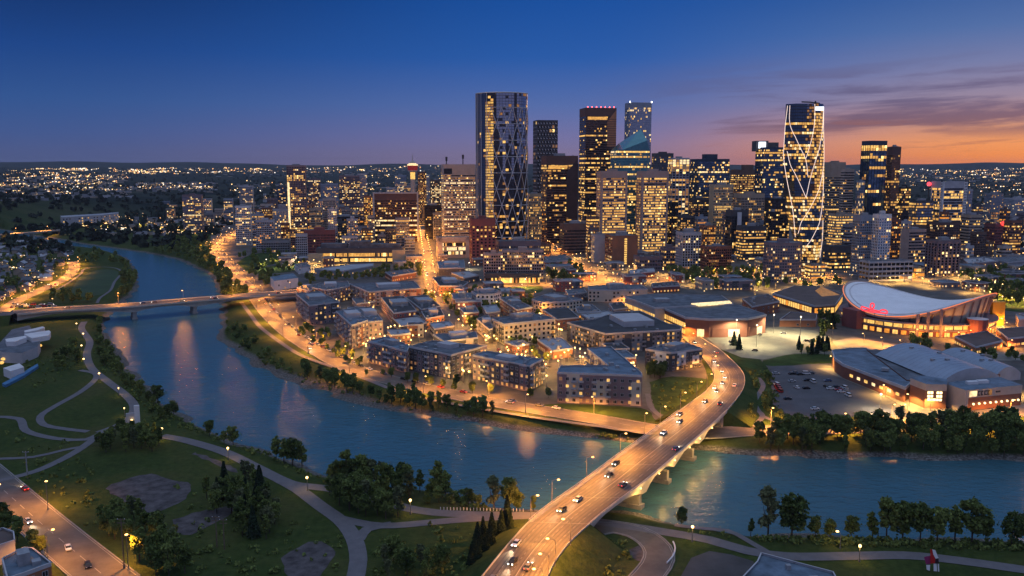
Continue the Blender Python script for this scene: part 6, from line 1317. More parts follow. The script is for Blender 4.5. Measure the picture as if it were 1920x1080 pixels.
for k in range(9):
    m = MB(); m.ball(onwall(a, u, n, l * (.08 + .105 * k), 3.4, .8), .6); m.build('wall_lamp', DOT, hl)
Pw = ccw([g(x, y, 8.5)[:2] for x, y in [(1561, 657), (1600, 653), (1624, 653), (1708, 716), (1697, 726), (1582, 683), (1566, 672)]])
for i, a, u, n, l, f in edges(Pw):
    if f and l > 30:
        for k in range(7): m = MB(); epane(m, a, u, n, l * (.12 + .125 * k), l * (.12 + .125 * k) + 3, 2.5, 4.2, .12, 0); m.build('window', LIT[2] if k % 2 else LIT[0], hl)
m = MB(); a = g(1660, 694, 9.3); m.obox(a[:2], R(-30), 4, 3, 9, 10.6); m.build('roof_unit', METAL, hl)
for x, y in ((1842, 718), (1822, 720)):
    m = MB(); a = g(x, y, 11); m.obox(a[:2], R(8), 6, 2.4, 11, 12.6); m.build('roof_unit', wm('white'), hl)
# ---- white angular museum like building by the park, left
mu = thing('angular_building', 'white angular building with folded roof planes at the western edge of the park', 'building', (*g(45, 640)[:2], 0))
slab(mu, [(-30, 652), (0, 642), (22, 618), (55, 610), (75, 640), (70, 650), (40, 662), (5, 660)], 7, 'ltgrey', 'slate', fascia=False)
for q in ([(45, 619), (80, 611), (84, 613), (70, 618), (47, 622)], [(45, 626), (92, 619), (95, 622), (92, 628), (60, 634)], [(10, 636), (48, 630), (50, 633), (28, 641), (12, 641)]):
    P = ccw([g(x, y, 10)[:2] for x, y in q]); m = MB(); m.prism(P, 6.5, 9.5 + random.random()); m.build('roof_fold', wm('white'), mu)
m = MB(); P = ccw([g(x, y, 1.5)[:2] for x, y in [(4, 719), (40, 700), (70, 682), (72, 686), (45, 704), (10, 722)]]); m.prism(P, 0, 1.6); m.build('blue_ramp', M('blue_panel', (.05, .16, .32), .6), mu)
m = MB(); P = ccw([g(x, y, 5)[:2] for x, y in [(6, 690), (36, 681), (45, 688), (20, 696)]]); m.prism(P, 0, 5); m.build('entrance_wing', wm('white'), mu)
for x, y in ((3, 680), (6, 673), (28, 694), (75, 648), (66, 652)): m = MB(); a = g(x, y, 2.5); m.ball(a, 1.4, sz=.7); m.build('entrance_lamp', LIT[0], mu)
# ------------------------------------------------------------------ trees
PLANS = []
for o in list(bpy.data.objects):       # footprints of everything built, so that trees, lamps and cars keep off them
    if o.type == 'MESH' and o.parent and o.name.split('.')[0] == 'wall':
        v = [o.parent.location + Vector(c) for c in o.bound_box]; PLANS.append((min(p.x for p in v), max(p.x for p in v), min(p.y for p in v), max(p.y for p in v)))
PL = np.array(PLANS)
def free(x, y, m=1.5): return not bool(np.any((x > PL[:, 0] - m) & (x < PL[:, 1] + m) & (y > PL[:, 2] - m) & (y < PL[:, 3] + m)))
RPTS = np.concatenate([np.array([p[:2] for p in ln]) for k, (ln, sd) in ROADS.items()] + [np.array([lr(i, .5)[:2] for i in range(len(BLV))]), np.array([lr(i, .15)[:2] for i in range(len(BLV))]), np.array([lr(i, .85)[:2] for i in range(len(BLV))])])
RW = np.concatenate([np.full(len(ln), 3.2 if k[0] == 'p' and k[1:].isdigit() else 7.5) for k, (ln, sd) in ROADS.items()] + [np.full(3 * len(BLV), 7.)])
def offroad(x, y, m=0.): return bool(np.all(np.hypot(RPTS[:, 0] - x, RPTS[:, 1] - y) > RW + m))
def leaf_mat(name, c0, c1):
    m = bpy.data.materials.new(name); m.use_nodes = True; t = m.node_tree; b = t.nodes['Principled BSDF']; b.inputs['Roughness'].default_value = .8; b.inputs['Specular IOR Level'].default_value = .12
    oi = t.nodes.new('ShaderNodeObjectInfo'); geo = t.nodes.new('ShaderNodeNewGeometry'); n = t.nodes.new('ShaderNodeTexNoise'); t.links.new(geo.outputs['Position'], n.inputs[0]); n.inputs['Scale'].default_value = .45; n.inputs['Detail'].default_value = 3
    a = t.nodes.new('ShaderNodeMath'); a.operation = 'MULTIPLY_ADD'; t.links.new(oi.outputs['Random'], a.inputs[0]); a.inputs[1].default_value = .5; t.links.new(n.outputs[0], a.inputs[2])
    r = t.nodes.new('ShaderNodeValToRGB'); e = r.color_ramp.elements; e[0].position = .35; e[1].position = 1.05 if False else 1.0; e[0].color = (*c0, 1); e[1].color = (*c1, 1); t.links.new(a.outputs[0], r.inputs[0]); t.links.new(r.outputs[0], b.inputs['Base Color'])
    return m
LEAF = leaf_mat('broad_leaves', (.026, .050, .013), (.16, .205, .055)); NEEDLE = leaf_mat('needles', (.010, .022, .014), (.032, .055, .028)); WILLOW = leaf_mat('pale_leaves', (.05, .07, .03), (.13, .15, .07))
BARK = M('bark', (.06, .045, .035), .95, var=.4, vs=1.2)
def quads(C, s, rg):
    """one leaf-sized square per centre, turned at random"""
    n = len(C); a = rg.normal(size=(n, 3)); a /= np.linalg.norm(a, axis=1)[:, None]; b = np.cross(a, rg.normal(size=(n, 3))); b /= np.linalg.norm(b, axis=1)[:, None] + 1e-9
    sz = (s * rg.uniform(.6, 1.3, n))[:, None]; a *= sz; b *= sz * .75
    v = np.stack([C - a - b, C + a - b, C + a + b, C - a + b], 1).reshape(-1, 3); return v, np.arange(4 * n).reshape(n, 4)
def crown_pts(kind, rg, n):
    out = []
    if kind == 'spruce':
        z = rg.uniform(0, 1, n) ** .85; rr = (1 - z) * .25 * (1 - .35 * ((z * 9) % 1)) + .012; t = rg.uniform(0, 6.283, n); k = np.sqrt(rg.uniform(.25, 1, n))
        return np.stack([rr * k * np.cos(t), rr * k * np.sin(t), .06 + .94 * z - .05 * k * (1 - z)], 1)
    nl = dict(broad=30, poplar=20, bush=12)[kind]; wr = dict(broad=.27, poplar=.17, bush=.5)[kind]
    for i in range(nl):
        z = rg.uniform(.28, .86) if kind != 'bush' else rg.uniform(.2, .7); w = wr * math.sin(math.pi * min(.95, max(.12, (z - .12) / .86))) ** .6; t = rg.uniform(0, 6.283); r = w * math.sqrt(rg.uniform(.1, 1)) * .8
        c = np.array([r * math.cos(t), r * math.sin(t), z]); lrd = rg.uniform(.04, .115) * (1 if kind != 'poplar' else .75) * (1.5 if kind == 'bush' else 1); k = n // nl
        d = rg.normal(size=(k, 3)); d /= np.linalg.norm(d, axis=1)[:, None]; out.append(c + d * lrd * np.where(rg.random(k) < .14, rg.uniform(1.1, 1.7, k), rg.uniform(.3, 1, k) ** .5)[:, None] * np.array([1, 1, .82]))
    return np.concatenate(out)
PROTO = {}
def proto(kind, det):
    if (kind, det) in PROTO: return PROTO[kind, det]
    res = []
    for v_ in range(4):
        rg = np.random.default_rng(100 + v_ * 7 + det + len(kind)); n, s = ((3000, .024), (1000, .040), (360, .068))[det]; C = crown_pts(kind, rg, n); v, f = quads(C, s * (1 if kind != 'bush' else 1.6), rg)
        cm = np_mesh('crown', v, f, [dict(spruce=NEEDLE, poplar=WILLOW if v_ == 3 else LEAF, broad=LEAF, bush=LEAF)[kind]])
        m = MB(); th = .9 if kind == 'spruce' else .55; m.tube([(0, 0, -.04), (.004, .002, .2), (0.01, -.006, th)], [.022, .017, .005], 6)
        if kind != 'spruce':
            for k in range(5): t = rg.uniform(0, 6.28); z = rg.uniform(.22, .45); m.tube([(0, 0, z), (.09 * math.cos(t), .09 * math.sin(t), z + .13), (.19 * math.cos(t) * (.6 if kind == 'poplar' else 1), .19 * math.sin(t) * (.6 if kind == 'poplar' else 1), z + .26)], [.010, .007, .003], 4)
        res.append((cm, m.mesh('trunk', [BARK])))
    PROTO[kind, det] = res; return res
NT = [0]; TREES = []; TREE_NAME = dict(spruce='spruce_tree', poplar='poplar_tree', broad='leafy_tree', bush='shrub')
TODO = []
def tree(x, y, h, kind, label, group): TODO.append((x, y, h, kind, label, group))
def plant(x, y, h, kind, label, group, z=None):
    D = y; det = 0 if D < 520 else (1 if D < 900 else 2); cm, tm = random.choice(proto(kind, det)); z = gz(x, y) if z is None else z
    t = thing(TREE_NAME[kind], label, 'tree' if kind != 'bush' else 'shrub', (x, y, z), group, random.uniform(0, 6.28)); s = h; t.scale = (s * random.uniform(.88, 1.12), s * random.uniform(.88, 1.12), s)
    link('crown', cm, t); 
    if D < 1000: link('trunk', tm, t)
    NT[0] += 1; TREES.append((x, y)); return t
def inpoly(x, y, P):
    r = False
    for i in range(len(P)):
        (ax_, ay), (bx, by) = P[i], P[(i + 1) % len(P)]
        if (ay > y) != (by > y) and x < (bx - ax_) * (y - ay) / (by - ay + 1e-12) + ax_: r = not r
    return r
def cluster(poly, n, h, kinds, label, group, gap=3.5, road_m=1.0):
    xs = [p[0] for p in poly]; ys = [p[1] for p in poly]; k = 0; tries = 0; mine = []
    while k < n and tries < n * 60:
        tries += 1; px, py = random.uniform(min(xs), max(xs)), random.uniform(min(ys), max(ys))
        if not inpoly(px, py, poly): continue
        x, y, _ = g(px, py)
        if any((x - a) ** 2 + (y - b) ** 2 < gap * gap for a, b in mine) or not free(x, y) or not offroad(x, y, road_m): continue
        if gz(x, y) < -3.2: continue
        kd = random.choice(kinds); tree(x, y, random.uniform(*h) * (.75 if kd == 'bush' else 1), kd, label, group); mine.append((x, y)); k += 1
def single(lst, label_group):
    for (px, py, h, kd, lb) in lst: x, y, _ = g(px, py); tree(x, y, h, kd, lb, label_group)
single([(1278, 980, 8, 'broad', 'single round tree on the near bank just past the bridge'), (1408, 992, 7, 'poplar', 'small dark tree before the pair of tall bank poplars'), (1440, 1000, 19, 'poplar', 'first tall ragged poplar on the near bank'), (1484, 1008, 18, 'broad', 'broad pale crowned tree beside the first tall poplar'),
        (1528, 1006, 9, 'broad', 'low dark tree left of the bushy willow'), (1556, 1006, 8, 'broad', 'dark rounded tree between the low trees on the near bank'), (1596, 1006, 9.5, 'broad', 'bushy light green tree standing alone on the near bank'),
        (1636, 1008, 11, 'poplar', 'slim tree at the start of the tall bank row'), (1662, 1010, 16, 'broad', 'tall open tree at the start of the bank row'), (1692, 1012, 16, 'broad', 'second tall tree of the bank row above the red statue'), (1725, 1014, 15, 'broad', 'dense dark tree of the bank row above the red statue'), (1757, 1014, 14, 'broad', 'shorter tree of the bank row right of the red statue'), (1790, 1014, 14, 'poplar', 'narrow tree of the bank row'), (1822, 1016, 17, 'broad', 'widest crowned tree of the bank row'), (1848, 1012, 10, 'broad', 'low tree at the end of the bank row'), (1896, 1022, 13, 'broad', 'dark tree at the corner of the near bank'), (1925, 1020, 13, 'broad', 'tree cut by the frame on the near bank'),
        (820, 925, 15, 'poplar', 'tall pale tree leaning over the near bank east of the grove'), (836, 930, 12, 'poplar', 'lower companion of the tall pale tree'), (926, 946, 14, 'poplar', 'grey green tree on the bank before the bridge'), (955, 946, 14, 'broad', 'dark rounded tree on the bank before the bridge'), (968, 950, 10, 'broad', 'small shrub like tree beside the bridge path'), (1000, 950, 7, 'poplar', 'little yellowish tree under the bridge corner'),
        (650, 905, 15, 'poplar', 'tall yellow green tree rising from the grove by the water'), (680, 905, 13, 'broad', 'second tall tree with open crown beside the yellow green one'),
        (518, 858, 12, 'poplar', 'first of the poplars on the point of the bank'), (532, 862, 12, 'poplar', 'grey poplar on the point of the bank'), (548, 862, 14, 'broad', 'tallest tree on the point of the bank'), (566, 862, 13, 'poplar', 'pale edged poplar on the point of the bank'),
        (393, 812, 9, 'broad', 'round tree on the bank above the park road'), (420, 826, 7, 'broad', 'low round tree beside the taller bank tree'), (437, 826, 11, 'broad', 'tall dark tree beside the low round bank tree'),
        (296, 748, 12, 'broad', 'large crowned tree on the steep bank below the promenade'), (326, 775, 9, 'broad', 'smaller tree at the foot of the promenade bank')], 'single trees along the river banks')
cluster([(1408, 812), (1920, 806), (1920, 852), (1720, 850), (1560, 848), (1480, 845), (1412, 836)], 96, (7, 14), ['broad', 'broad', 'broad', 'poplar'], 'dark leafy tree in the long belt on the opposite bank below the hall', 'tree belt below the barrel hall', 3.2, -1)
cluster([(560, 690), (690, 735), (860, 757), (935, 775), (905, 790), (820, 780), (700, 758), (600, 725)], 60, (6, 13), ['broad', 'poplar', 'broad'], 'leafy tree in the thicket between the riverside road and the water', 'thicket below the riverside flats', 4)
cluster([(606, 915), (640, 888), (720, 890), (790, 920), (770, 968), (700, 976), (625, 950)], 48, (8, 13), ['broad', 'poplar', 'poplar'], 'tree of the dense grove between the two park paths', 'dense grove by the near bank', 4, 2)
cluster([(790, 915), (900, 930), (905, 952), (800, 945)], 9, (5, 8), ['broad', 'bush'], 'low tree on the near bank east of the grove', 'low bank trees east of the grove', 4)
cluster([(376, 930), (440, 905), (485, 900), (505, 945), (470, 965), (400, 968)], 22, (8, 13), ['spruce', 'broad', 'poplar', 'poplar'], 'dark tree of the mixed group above the soil strip', 'upper spruce group', 3)
cluster([(440, 975), (500, 955), (530, 985), (500, 1015), (455, 1010)], 16, (8, 12), ['broad', 'spruce', 'poplar', 'poplar'], 'dark tree of the mixed group beside the forked path', 'spruce group by the forked path', 3)
cluster([(184, 830), (210, 815), (300, 812), (300, 845), (260, 852), (190, 850)], 20, (7, 11), ['poplar', 'broad'], 'dark tree of the clump at the path junction', 'clump at the path junction', 3)
cluster([(185, 985), (250, 960), (330, 995), (290, 1010), (220, 1020)], 14, (6, 11), ['broad', 'poplar'], 'dark tree below the grey clearing', 'trees below the grey clearing', 4)
cluster([(255, 1050), (300, 1020), (345, 1055), (375, 1085), (300, 1085)], 9, (10, 13), ['broad', 'poplar'], 'olive green tree lit by the road lamp', 'olive trees beside the corner road', 4)
cluster([(720, 1060), (760, 1045), (840, 1060), (845, 1090), (720, 1090)], 9, (7, 11), ['poplar', 'broad'], 'dark tree at the lower edge between path and bridge road', 'trees at the lower edge', 4)
cluster([(868, 1066), (910, 1010), (950, 975), (968, 985), (930, 1030), (890, 1075)], 12, (7, 11), ['spruce'], 'small spruce in the line below the bridge road', 'spruce line below the bridge road', 3, -2)
cluster([(0, 975), (40, 985), (140, 1060), (150, 1085), (90, 1050), (60, 1035), (0, 1005)], 10, (6, 10), ['broad'], 'garden tree beside the corner houses', 'garden trees by the corner road', 4)
cluster([(178, 600), (202, 610), (205, 650), (230, 690), (270, 735), (330, 790), (300, 790), (250, 740), (190, 680), (176, 640)], 34, (5, 9), ['broad', 'bush'], 'bushy tree on the slope between the promenade and the water', 'trees on the promenade slope', 4)
cluster([(95, 660), (140, 650), (155, 690), (120, 700), (90, 690)], 12, (6, 10), ['broad'], 'dark tree in the park hollow beside the white building', 'trees in the park hollow', 4)
cluster([(225, 490), (262, 520), (256, 545), (236, 562), (215, 560), (230, 530)], 22, (8, 13), ['broad'], 'tree on the wooded point round the playing field', 'wooded point by the playing field', 5)
cluster([(140, 476), (200, 474), (230, 488), (215, 498), (150, 495)], 16, (8, 13), ['broad'], 'tree of the wood above the playing field', 'wood above the playing field', 6)
cluster([(98, 555), (160, 556), (180, 566), (140, 572), (95, 570)], 14, (6, 11), ['broad'], 'dark tree beside the bridge approach', 'trees by the bridge approach', 5)
cluster([(280, 472), (340, 455), (392, 455), (440, 520), (476, 556), (440, 574), (417, 572), (408, 545), (385, 512), (330, 488)], 90, (9, 15), ['broad'], 'tree of the dark wood on the city bank above the bridge', 'dark wood on the city bank', 6)
cluster([(415, 600), (450, 600), (500, 650), (560, 690), (540, 710), (480, 680), (430, 640)], 22, (4, 8), ['bush', 'broad'], 'low shrub on the green bank below the riverside footpath', 'shrubs on the green bank', 4)
cluster([(444, 478), (560, 466), (585, 492), (500, 540), (470, 520)], 44, (7, 11), ['broad'], 'tree of the dark lawn beside the western avenue', 'dark lawn beside the western avenue', 6)
cluster([(485, 520), (505, 510), (515, 535), (560, 540), (560, 530), (600, 520), (600, 505), (640, 515), (560, 545), (490, 545)], 18, (7, 11), ['broad'], 'tree round the white blue roofed shed', 'trees round the white shed', 5)
cluster([(600, 512), (720, 505), (790, 500), (790, 520), (700, 526), (610, 528)], 50, (7, 11), ['broad'], 'tree of the green strip before the library like building', 'trees before the library like building', 6)
cluster([(1020, 500), (1060, 490), (1100, 520), (1090, 540), (1030, 530)], 20, (8, 13), ['broad'], 'tree of the small park beside the avenue', 'small park beside the avenue', 6)
cluster([(1235, 505), (1300, 512), (1440, 510), (1440, 545), (1340, 545), (1280, 530)], 80, (7, 12), ['broad'], 'tree of the park before the white balcony slab', 'park before the eastern towers', 7)
cluster([(1440, 515), (1500, 530), (1560, 520), (1580, 540), (1460, 545)], 12, (7, 11), ['broad'], 'tree before the rounded apartment tower', 'trees before the rounded tower', 6)
cluster([(1490, 650), (1560, 648), (1562, 668), (1495, 668)], 16, (7, 10), ['spruce', 'poplar'], 'pointed tree in the row between the parking grounds', 'row between the parking grounds', 3.5)
cluster([(1530, 600), (1570, 600), (1575, 625), (1540, 630)], 9, (9, 13), ['broad', 'spruce'], 'dark tree beside the left wall of the arena', 'trees by the arena wall', 4)
cluster([(1700, 640), (1745, 640), (1745, 660), (1700, 660)], 7, (8, 12), ['broad'], 'dark tree before the arena stair drum', 'trees before the stair drum', 4)
cluster([(1760, 655), (1900, 655), (1920, 680), (1800, 672)], 14, (5, 8), ['broad'], 'garden tree behind the barrel hall', 'trees behind the barrel hall', 4)
cluster([(1800, 520), (1920, 505), (1920, 575), (1870, 570), (1830, 535)], 60, (8, 13), ['broad'], 'tree of the dark park beyond the arena', 'dark park beyond the arena', 7)
cluster([(1215, 675), (1245, 690), (1245, 715), (1215, 712)], 8, (8, 11), ['broad', 'poplar'], 'dark tree between the L shaped flats and the bridge lawn', 'trees beside the L shaped flats', 3.5)
cluster([(1375, 640), (1388, 640), (1388, 662), (1375, 662)], 2, (10, 11), ['spruce'], 'dark spruce beside the boulevard kerb', 'spruces by the boulevard', 2.5, -3)
cluster([(1400, 730), (1440, 700), (1450, 760), (1430, 790), (1405, 780)], 14, (4, 7), ['bush', 'broad'], 'shrub on the rough bank beside the parking lot', 'shrubs on the rough bank', 4)
cluster([(550, 600), (640, 640), (700, 700), (860, 725), (1030, 745), (1030, 752), (850, 738), (690, 708), (600, 655), (545, 612)], 44, (4, 8), ['broad'], 'small street tree glowing beside the riverside flats', 'street trees by the riverside flats', 6, -4)
cluster([(680, 560), (840, 590), (900, 630), (1040, 690), (1060, 640), (1000, 560), (900, 540)], 150, (4, 9), ['broad'], 'small street tree glowing under the lane lamps', 'street trees of the brick quarter', 6, -3)
cluster([(0, 455), (120, 465), (130, 490), (85, 530), (0, 560)], 50, (6, 11), ['broad'], 'garden tree among the western houses', 'garden trees among the western houses', 6)
order = sorted(TODO, key=lambda t: -t[2] / t[1]); cnt = {}; REST = []
for t in order:
    cnt[t[3]] = cnt.get(t[3], 0) + 1
    if cnt[t[3]] > 298: REST.append(t)
    else: plant(*t)
if REST:
    V, Fq, o = [], [], 0
    for (x, y, h, kd, lb, gr) in REST:
        C = crown_pts(kd, rng, 260); v, f = quads(C, .08, rng); v = v * h + np.array([x, y, gz(x, y)]); V.append(v); Fq.append(f + o); o += len(v)
    struct(link('small_trees', np_mesh('small_trees', np.concatenate(V), np.concatenate(Fq), [LEAF])), 'the many smaller trees scattered through the far streets and banks', 'trees', 'stuff')
# ------------------------------------------------------------------ undergrowth, far woods
def scatter(name, polys, kind_s, label, n_each, hs, mat, z_from_px=True):
    V = []; Fq = []; o = 0; rg = np.random.default_rng(len(name) + len(polys))
    for poly, n in polys:
        xs = [p[0] for p in poly]; ys = [p[1] for p in poly]; k = 0; tr = 0
        cand = [(px, py) for px, py in zip(np.random.uniform(min(xs), max(xs), n * 8), np.random.uniform(min(ys), max(ys), n * 8)) if inpoly(px, py, poly)][:n * 2]
        GX, GY, GZ = gnd_many([c[0] for c in cand], [c[1] for c in cand])
        for (px, py), x, y, z in zip(cand, GX, GY, GZ):
            if k >= n: break
            if py > 430 and (not offroad(x, y, .5) or not free(x, y)): continue
            if py > 396:
                z = gz(x, y)
                if z < -3.6: continue
            h = random.uniform(*hs); C = rg.normal(size=(n_each, 3)); C /= np.linalg.norm(C, axis=1)[:, None]; C = C * np.array([.55, .55, .5]) * h * rg.uniform(.5, 1, (n_each, 1)) + np.array([x, y, z + h * .42]); v, f = quads(C, kind_s * h, rg); V.append(v); Fq.append(f + o); o += len(v); k += 1
    return struct(link(name, np_mesh(name, np.concatenate(V), np.concatenate(Fq), [mat])), label, 'vegetation', 'stuff')
scatter('undergrowth', [([(1100, 786), (1230, 806), (1235, 830), (1110, 818)], 90), ([(170, 600), (300, 760), (420, 820), (300, 800), (180, 700)], 160), ([(690, 985), (900, 975), (870, 1080), (700, 1080)], 70), ([(0, 640), (150, 650), (150, 700), (60, 730)], 70), ([(1395, 700), (1445, 692), (1470, 790), (1400, 790)], 110), ([(1225, 715), (1320, 712), (1270, 775), (1230, 770)], 40),([(1300, 846), (1460, 850), (1920, 850), (1920, 862), (1700, 858), (1460, 855), (1300, 845)], 220), ([(410, 625), (470, 655), (560, 705), (690, 750), (850, 782), (1000, 805), (1230, 832), (1235, 822), (1000, 797), (860, 770), (700, 738), (560, 690), (440, 600)], 420), ([(200, 600), (240, 690), (340, 785), (520, 852), (600, 890), (800, 915), (940, 952), (900, 956), (780, 930), (600, 905), (500, 862), (330, 795), (220, 700), (185, 620)], 420), ([(1250, 985), (1400, 1002), (1920, 1015), (1920, 1035), (1500, 1022), (1300, 1003)], 240), ([(0, 800), (170, 830), (180, 1000), (60, 920)], 60), ([(330, 900), (640, 1000), (640, 1080), (300, 1080)], 90), ([(1040, 1000), (1170, 1000), (1210, 1050), (1190, 1080), (1040, 1085)], 60)], .22, 'low scrub and weeds covering the river banks', 16, (.7, 2.2), LEAF)
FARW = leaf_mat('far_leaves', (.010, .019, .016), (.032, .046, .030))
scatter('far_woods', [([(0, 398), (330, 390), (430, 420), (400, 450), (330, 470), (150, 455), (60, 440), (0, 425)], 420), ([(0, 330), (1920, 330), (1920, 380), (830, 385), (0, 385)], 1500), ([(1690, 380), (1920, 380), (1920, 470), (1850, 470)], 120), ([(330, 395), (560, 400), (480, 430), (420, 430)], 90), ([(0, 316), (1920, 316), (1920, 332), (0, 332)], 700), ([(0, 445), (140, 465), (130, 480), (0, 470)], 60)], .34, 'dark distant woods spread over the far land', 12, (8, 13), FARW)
# ------------------------------------------------------------------ lights of the far city
def far_lights():
    bands = [([(0, 318), (420, 316), (420, 327), (0, 330)], 170), ([(60, 318), (165, 317), (165, 321), (60, 322)], 60), ([(0, 333), (240, 326), (240, 345), (0, 352)], 220), ([(240, 318), (330, 316), (330, 324), (240, 326)], 90), ([(0, 350), (140, 342), (240, 352), (250, 362), (120, 368), (0, 372)], 130), ([(255, 345), (400, 346), (400, 358), (255, 356)], 110), ([(400, 316), (830, 312), (830, 322), (400, 328)], 150), ([(430, 340), (700, 340), (700, 400), (470, 420)], 220), ([(690, 330), (830, 325), (830, 400), (700, 400)], 120), ([(1600, 318), (1920, 316), (1920, 334), (1600, 334)], 190), ([(1690, 334), (1920, 334), (1920, 360), (1690, 360)], 110), ([(1830, 360), (1920, 360), (1920, 500), (1830, 480)], 90), ([(120, 405), (340, 402), (440, 430), (400, 445), (200, 440), (130, 425)], 190), ([(480, 400), (830, 400), (830, 440), (480, 470)], 130), ([(0, 455), (140, 470), (130, 540), (0, 570)], 50), ([(985, 400), (1050, 400), (1020, 470), (990, 460)], 60), ([(1240, 480), (1600, 480), (1600, 545), (1300, 540)], 130), ([(1700, 480), (1920, 460), (1920, 540), (1800, 540)], 110)]
    mats = [M('far_light_warm', (.5, .4, .2), emit=(1, .62, .24), es=3.0, var=0), M('far_light_white', (.5, .5, .5), emit=(1, .88, .72), es=2.6, var=0), M('far_light_orange', (.5, .3, .1), emit=(1, .42, .12), es=2.2, var=0), M('far_light_dim', (.3, .2, .1), emit=(1, .6, .3), es=.8, var=0)]
    m = MB()
    for poly, n in bands:
        xs = [p[0] for p in poly]; ys = [p[1] for p in poly]; cand = []
        while len(cand) < n * 2.2:
            px, py = random.uniform(min(xs), max(xs)), random.uniform(min(ys), max(ys))
            if not inpoly(px, py, poly) or math.sin(px / 17 + py * .9) + math.sin(px / 41 - py * .5) < random.uniform(-1.5, .6): continue
            for q in range(random.choice((1, 1, 2, 3, 6))): cand.append((px + random.gauss(0, 4) * (q > 0), py + random.gauss(0, .35) * (q > 0)))
        GX, GY, GZ = gnd_many([c[0] for c in cand], [c[1] for c in cand])
        for x, y, z in zip(GX, GY, GZ):
            if y > 13500 or not free(x, y): continue
            r = max(.4, y / F * random.choice((.32, .4, .5, .75, 1.1))); mi = random.choice((0, 0, 1, 2, 3, 3, 3)); zc = z + 5 + r; n0 = len(m.v)
            m.v += [(x - r, y, zc), (x, y - r, zc), (x + r, y, zc), (x, y + r, zc), (x, y, zc + r), (x, y, zc - r)]
            for a, b in ((0, 1), (1, 2), (2, 3), (3, 0)): m.f += [(n0 + a, n0 + b, n0 + 4), (n0 + b, n0 + a, n0 + 5)]; m.m += [mi, mi]
    return struct(m.build('city_lights', mats), 'countless tiny lamps of the far suburbs', 'lights', 'stuff')
far_lights()
# distant suburbs: blocks too small and many to count
m = MB(); ms = [wm('ltgrey'), wm('grey'), wm('tan'), ROOF['slate'], LIT[3]]
for poly, n in [([(0, 333), (240, 326), (240, 350), (0, 356)], 260), ([(0, 356), (250, 350), (250, 372), (0, 378)], 180), ([(255, 344), (405, 344), (405, 362), (255, 360)], 150), ([(400, 316), (830, 314), (830, 330), (400, 334)], 160), ([(1600, 318), (1920, 318), (1920, 345), (1600, 340)], 220), ([(430, 345), (830, 345), (830, 395), (470, 415)], 260), ([(120, 410), (420, 410), (440, 440), (200, 445)], 70), ([(1830, 360), (1920, 360), (1920, 470), (1850, 470)], 50)]:
    xs = [p[0] for p in poly]; ys = [p[1] for p in poly]
    cand = [c for c in ((random.uniform(min(xs), max(xs)), random.uniform(min(ys), max(ys))) for k in range(n)) if inpoly(*c, poly)]
    for x, y, z in zip(*gnd_many([c[0] for c in cand], [c[1] for c in cand])):
        if not free(x, y): continue
        s = random.uniform(8, 22) * (1 if y < 4000 else 1.7); m.obox((x, y), random.uniform(0, 1.5), s, s * .6, z - 3, z + random.uniform(4, 9), random.choice((0, 1, 2, 2, 1)), 3)
struct(m.build('far_houses', ms), 'countless small houses of the far suburbs', 'houses', 'stuff')
# ------------------------------------------------------------------ houses of the western neighbourhood
HOUSE = []
for v_ in range(4):
    w, d, h, rh = ((11, 8, 4.5, 3), (9, 8, 6, 2.6), (14, 8, 4, 2.6), (10, 10, 5.5, 3.2))[v_]; b = MB(); b.box(-w / 2, -d / 2, -.5, w / 2, d / 2, h); b.poly([(-w / 2, -d / 2, h), (-w / 2, d / 2, h), (-w / 2, 0, h + rh - .4)][::-1]); b.poly([(w / 2, -d / 2, h), (w / 2, d / 2, h), (w / 2, 0, h + rh - .4)])
    r_ = MB(); e = .7
    for sg in (-1, 1):
        q = [(-w / 2 - e, sg * (d / 2 + e), h - .4), (w / 2 + e, sg * (d / 2 + e), h - .4), (w / 2 + e, 0, h + rh), (-w / 2 - e, 0, h + rh)]; r_.poly(q if sg < 0 else q[::-1]); r_.poly([(a, b_, c - .25) for a, b_, c in (q[::-1] if sg < 0 else q)])
        r_.poly([q[0], (q[0][0], q[0][1], q[0][2] - .25), (q[1][0], q[1][1], q[1][2] - .25), q[1]])
    for x in (-w / 2 - e, w / 2 + e): r_.poly([(x, -d / 2 - e, h - .4), (x, 0, h + rh), (x, d / 2 + e, h - .4), (x, 0, h + rh - .3)])
    c_ = MB(); c_.box(w * .2, .6, h, w * .2 + .9, 1.5, h + rh + .9)
    wn = [MB() for _ in range(4)]
    for k, x in enumerate((-w * .33, -w * .08, w * .12, w * .34)): wn[k].box(x - .7, -d / 2 - .08, 1.2, x + .7, -d / 2 + .05, 2.6)
    HOUSE.append(([b.mesh('wall', [wm(n)]) for n in ('ltgrey', 'tan', 'grey')], [r_.mesh('roof', [ROOF[n]]) for n in ('slate', 'light', 'dark')], c_.mesh('chimney', [wm('brick')]), [[q.mesh('window', [mt]) for mt in (G['dark'], LIT[0])] for q in wn]))
hp = []; tries = 0
while len(hp) < 64 and tries < 6000:
    tries += 1; px, py = random.uniform(-20, 135), random.uniform(456, 575)
    if py > 575 - max(0, px) * .45 + 40 or px > 132 - max(0, py - 500) * .9: continue
    x, y, _ = g(px, py)
    if any(math.hypot(x - a, y - b) < 19 for a, b in hp) or not offroad(x, y, 8): continue
    if river_dist(np.array(x), np.array(y)) < 20: continue
    hp.append((x, y)); W_, R_, C_, N_ = random.choice(HOUSE); t = thing('house', 'small gabled house among garden trees in the western neighbourhood', 'house', (x, y, 0), 'houses of the western neighbourhood', random.choice((.2, .2 + math.pi / 2, .2 + math.pi)) + random.uniform(-.15, .15))
    link('wall', random.choice(W_), t); rf = link('roof', random.choice(R_), t); link('chimney', C_, rf)
    for q in N_: link('window', q[1 if random.random() < .3 else 0], t)
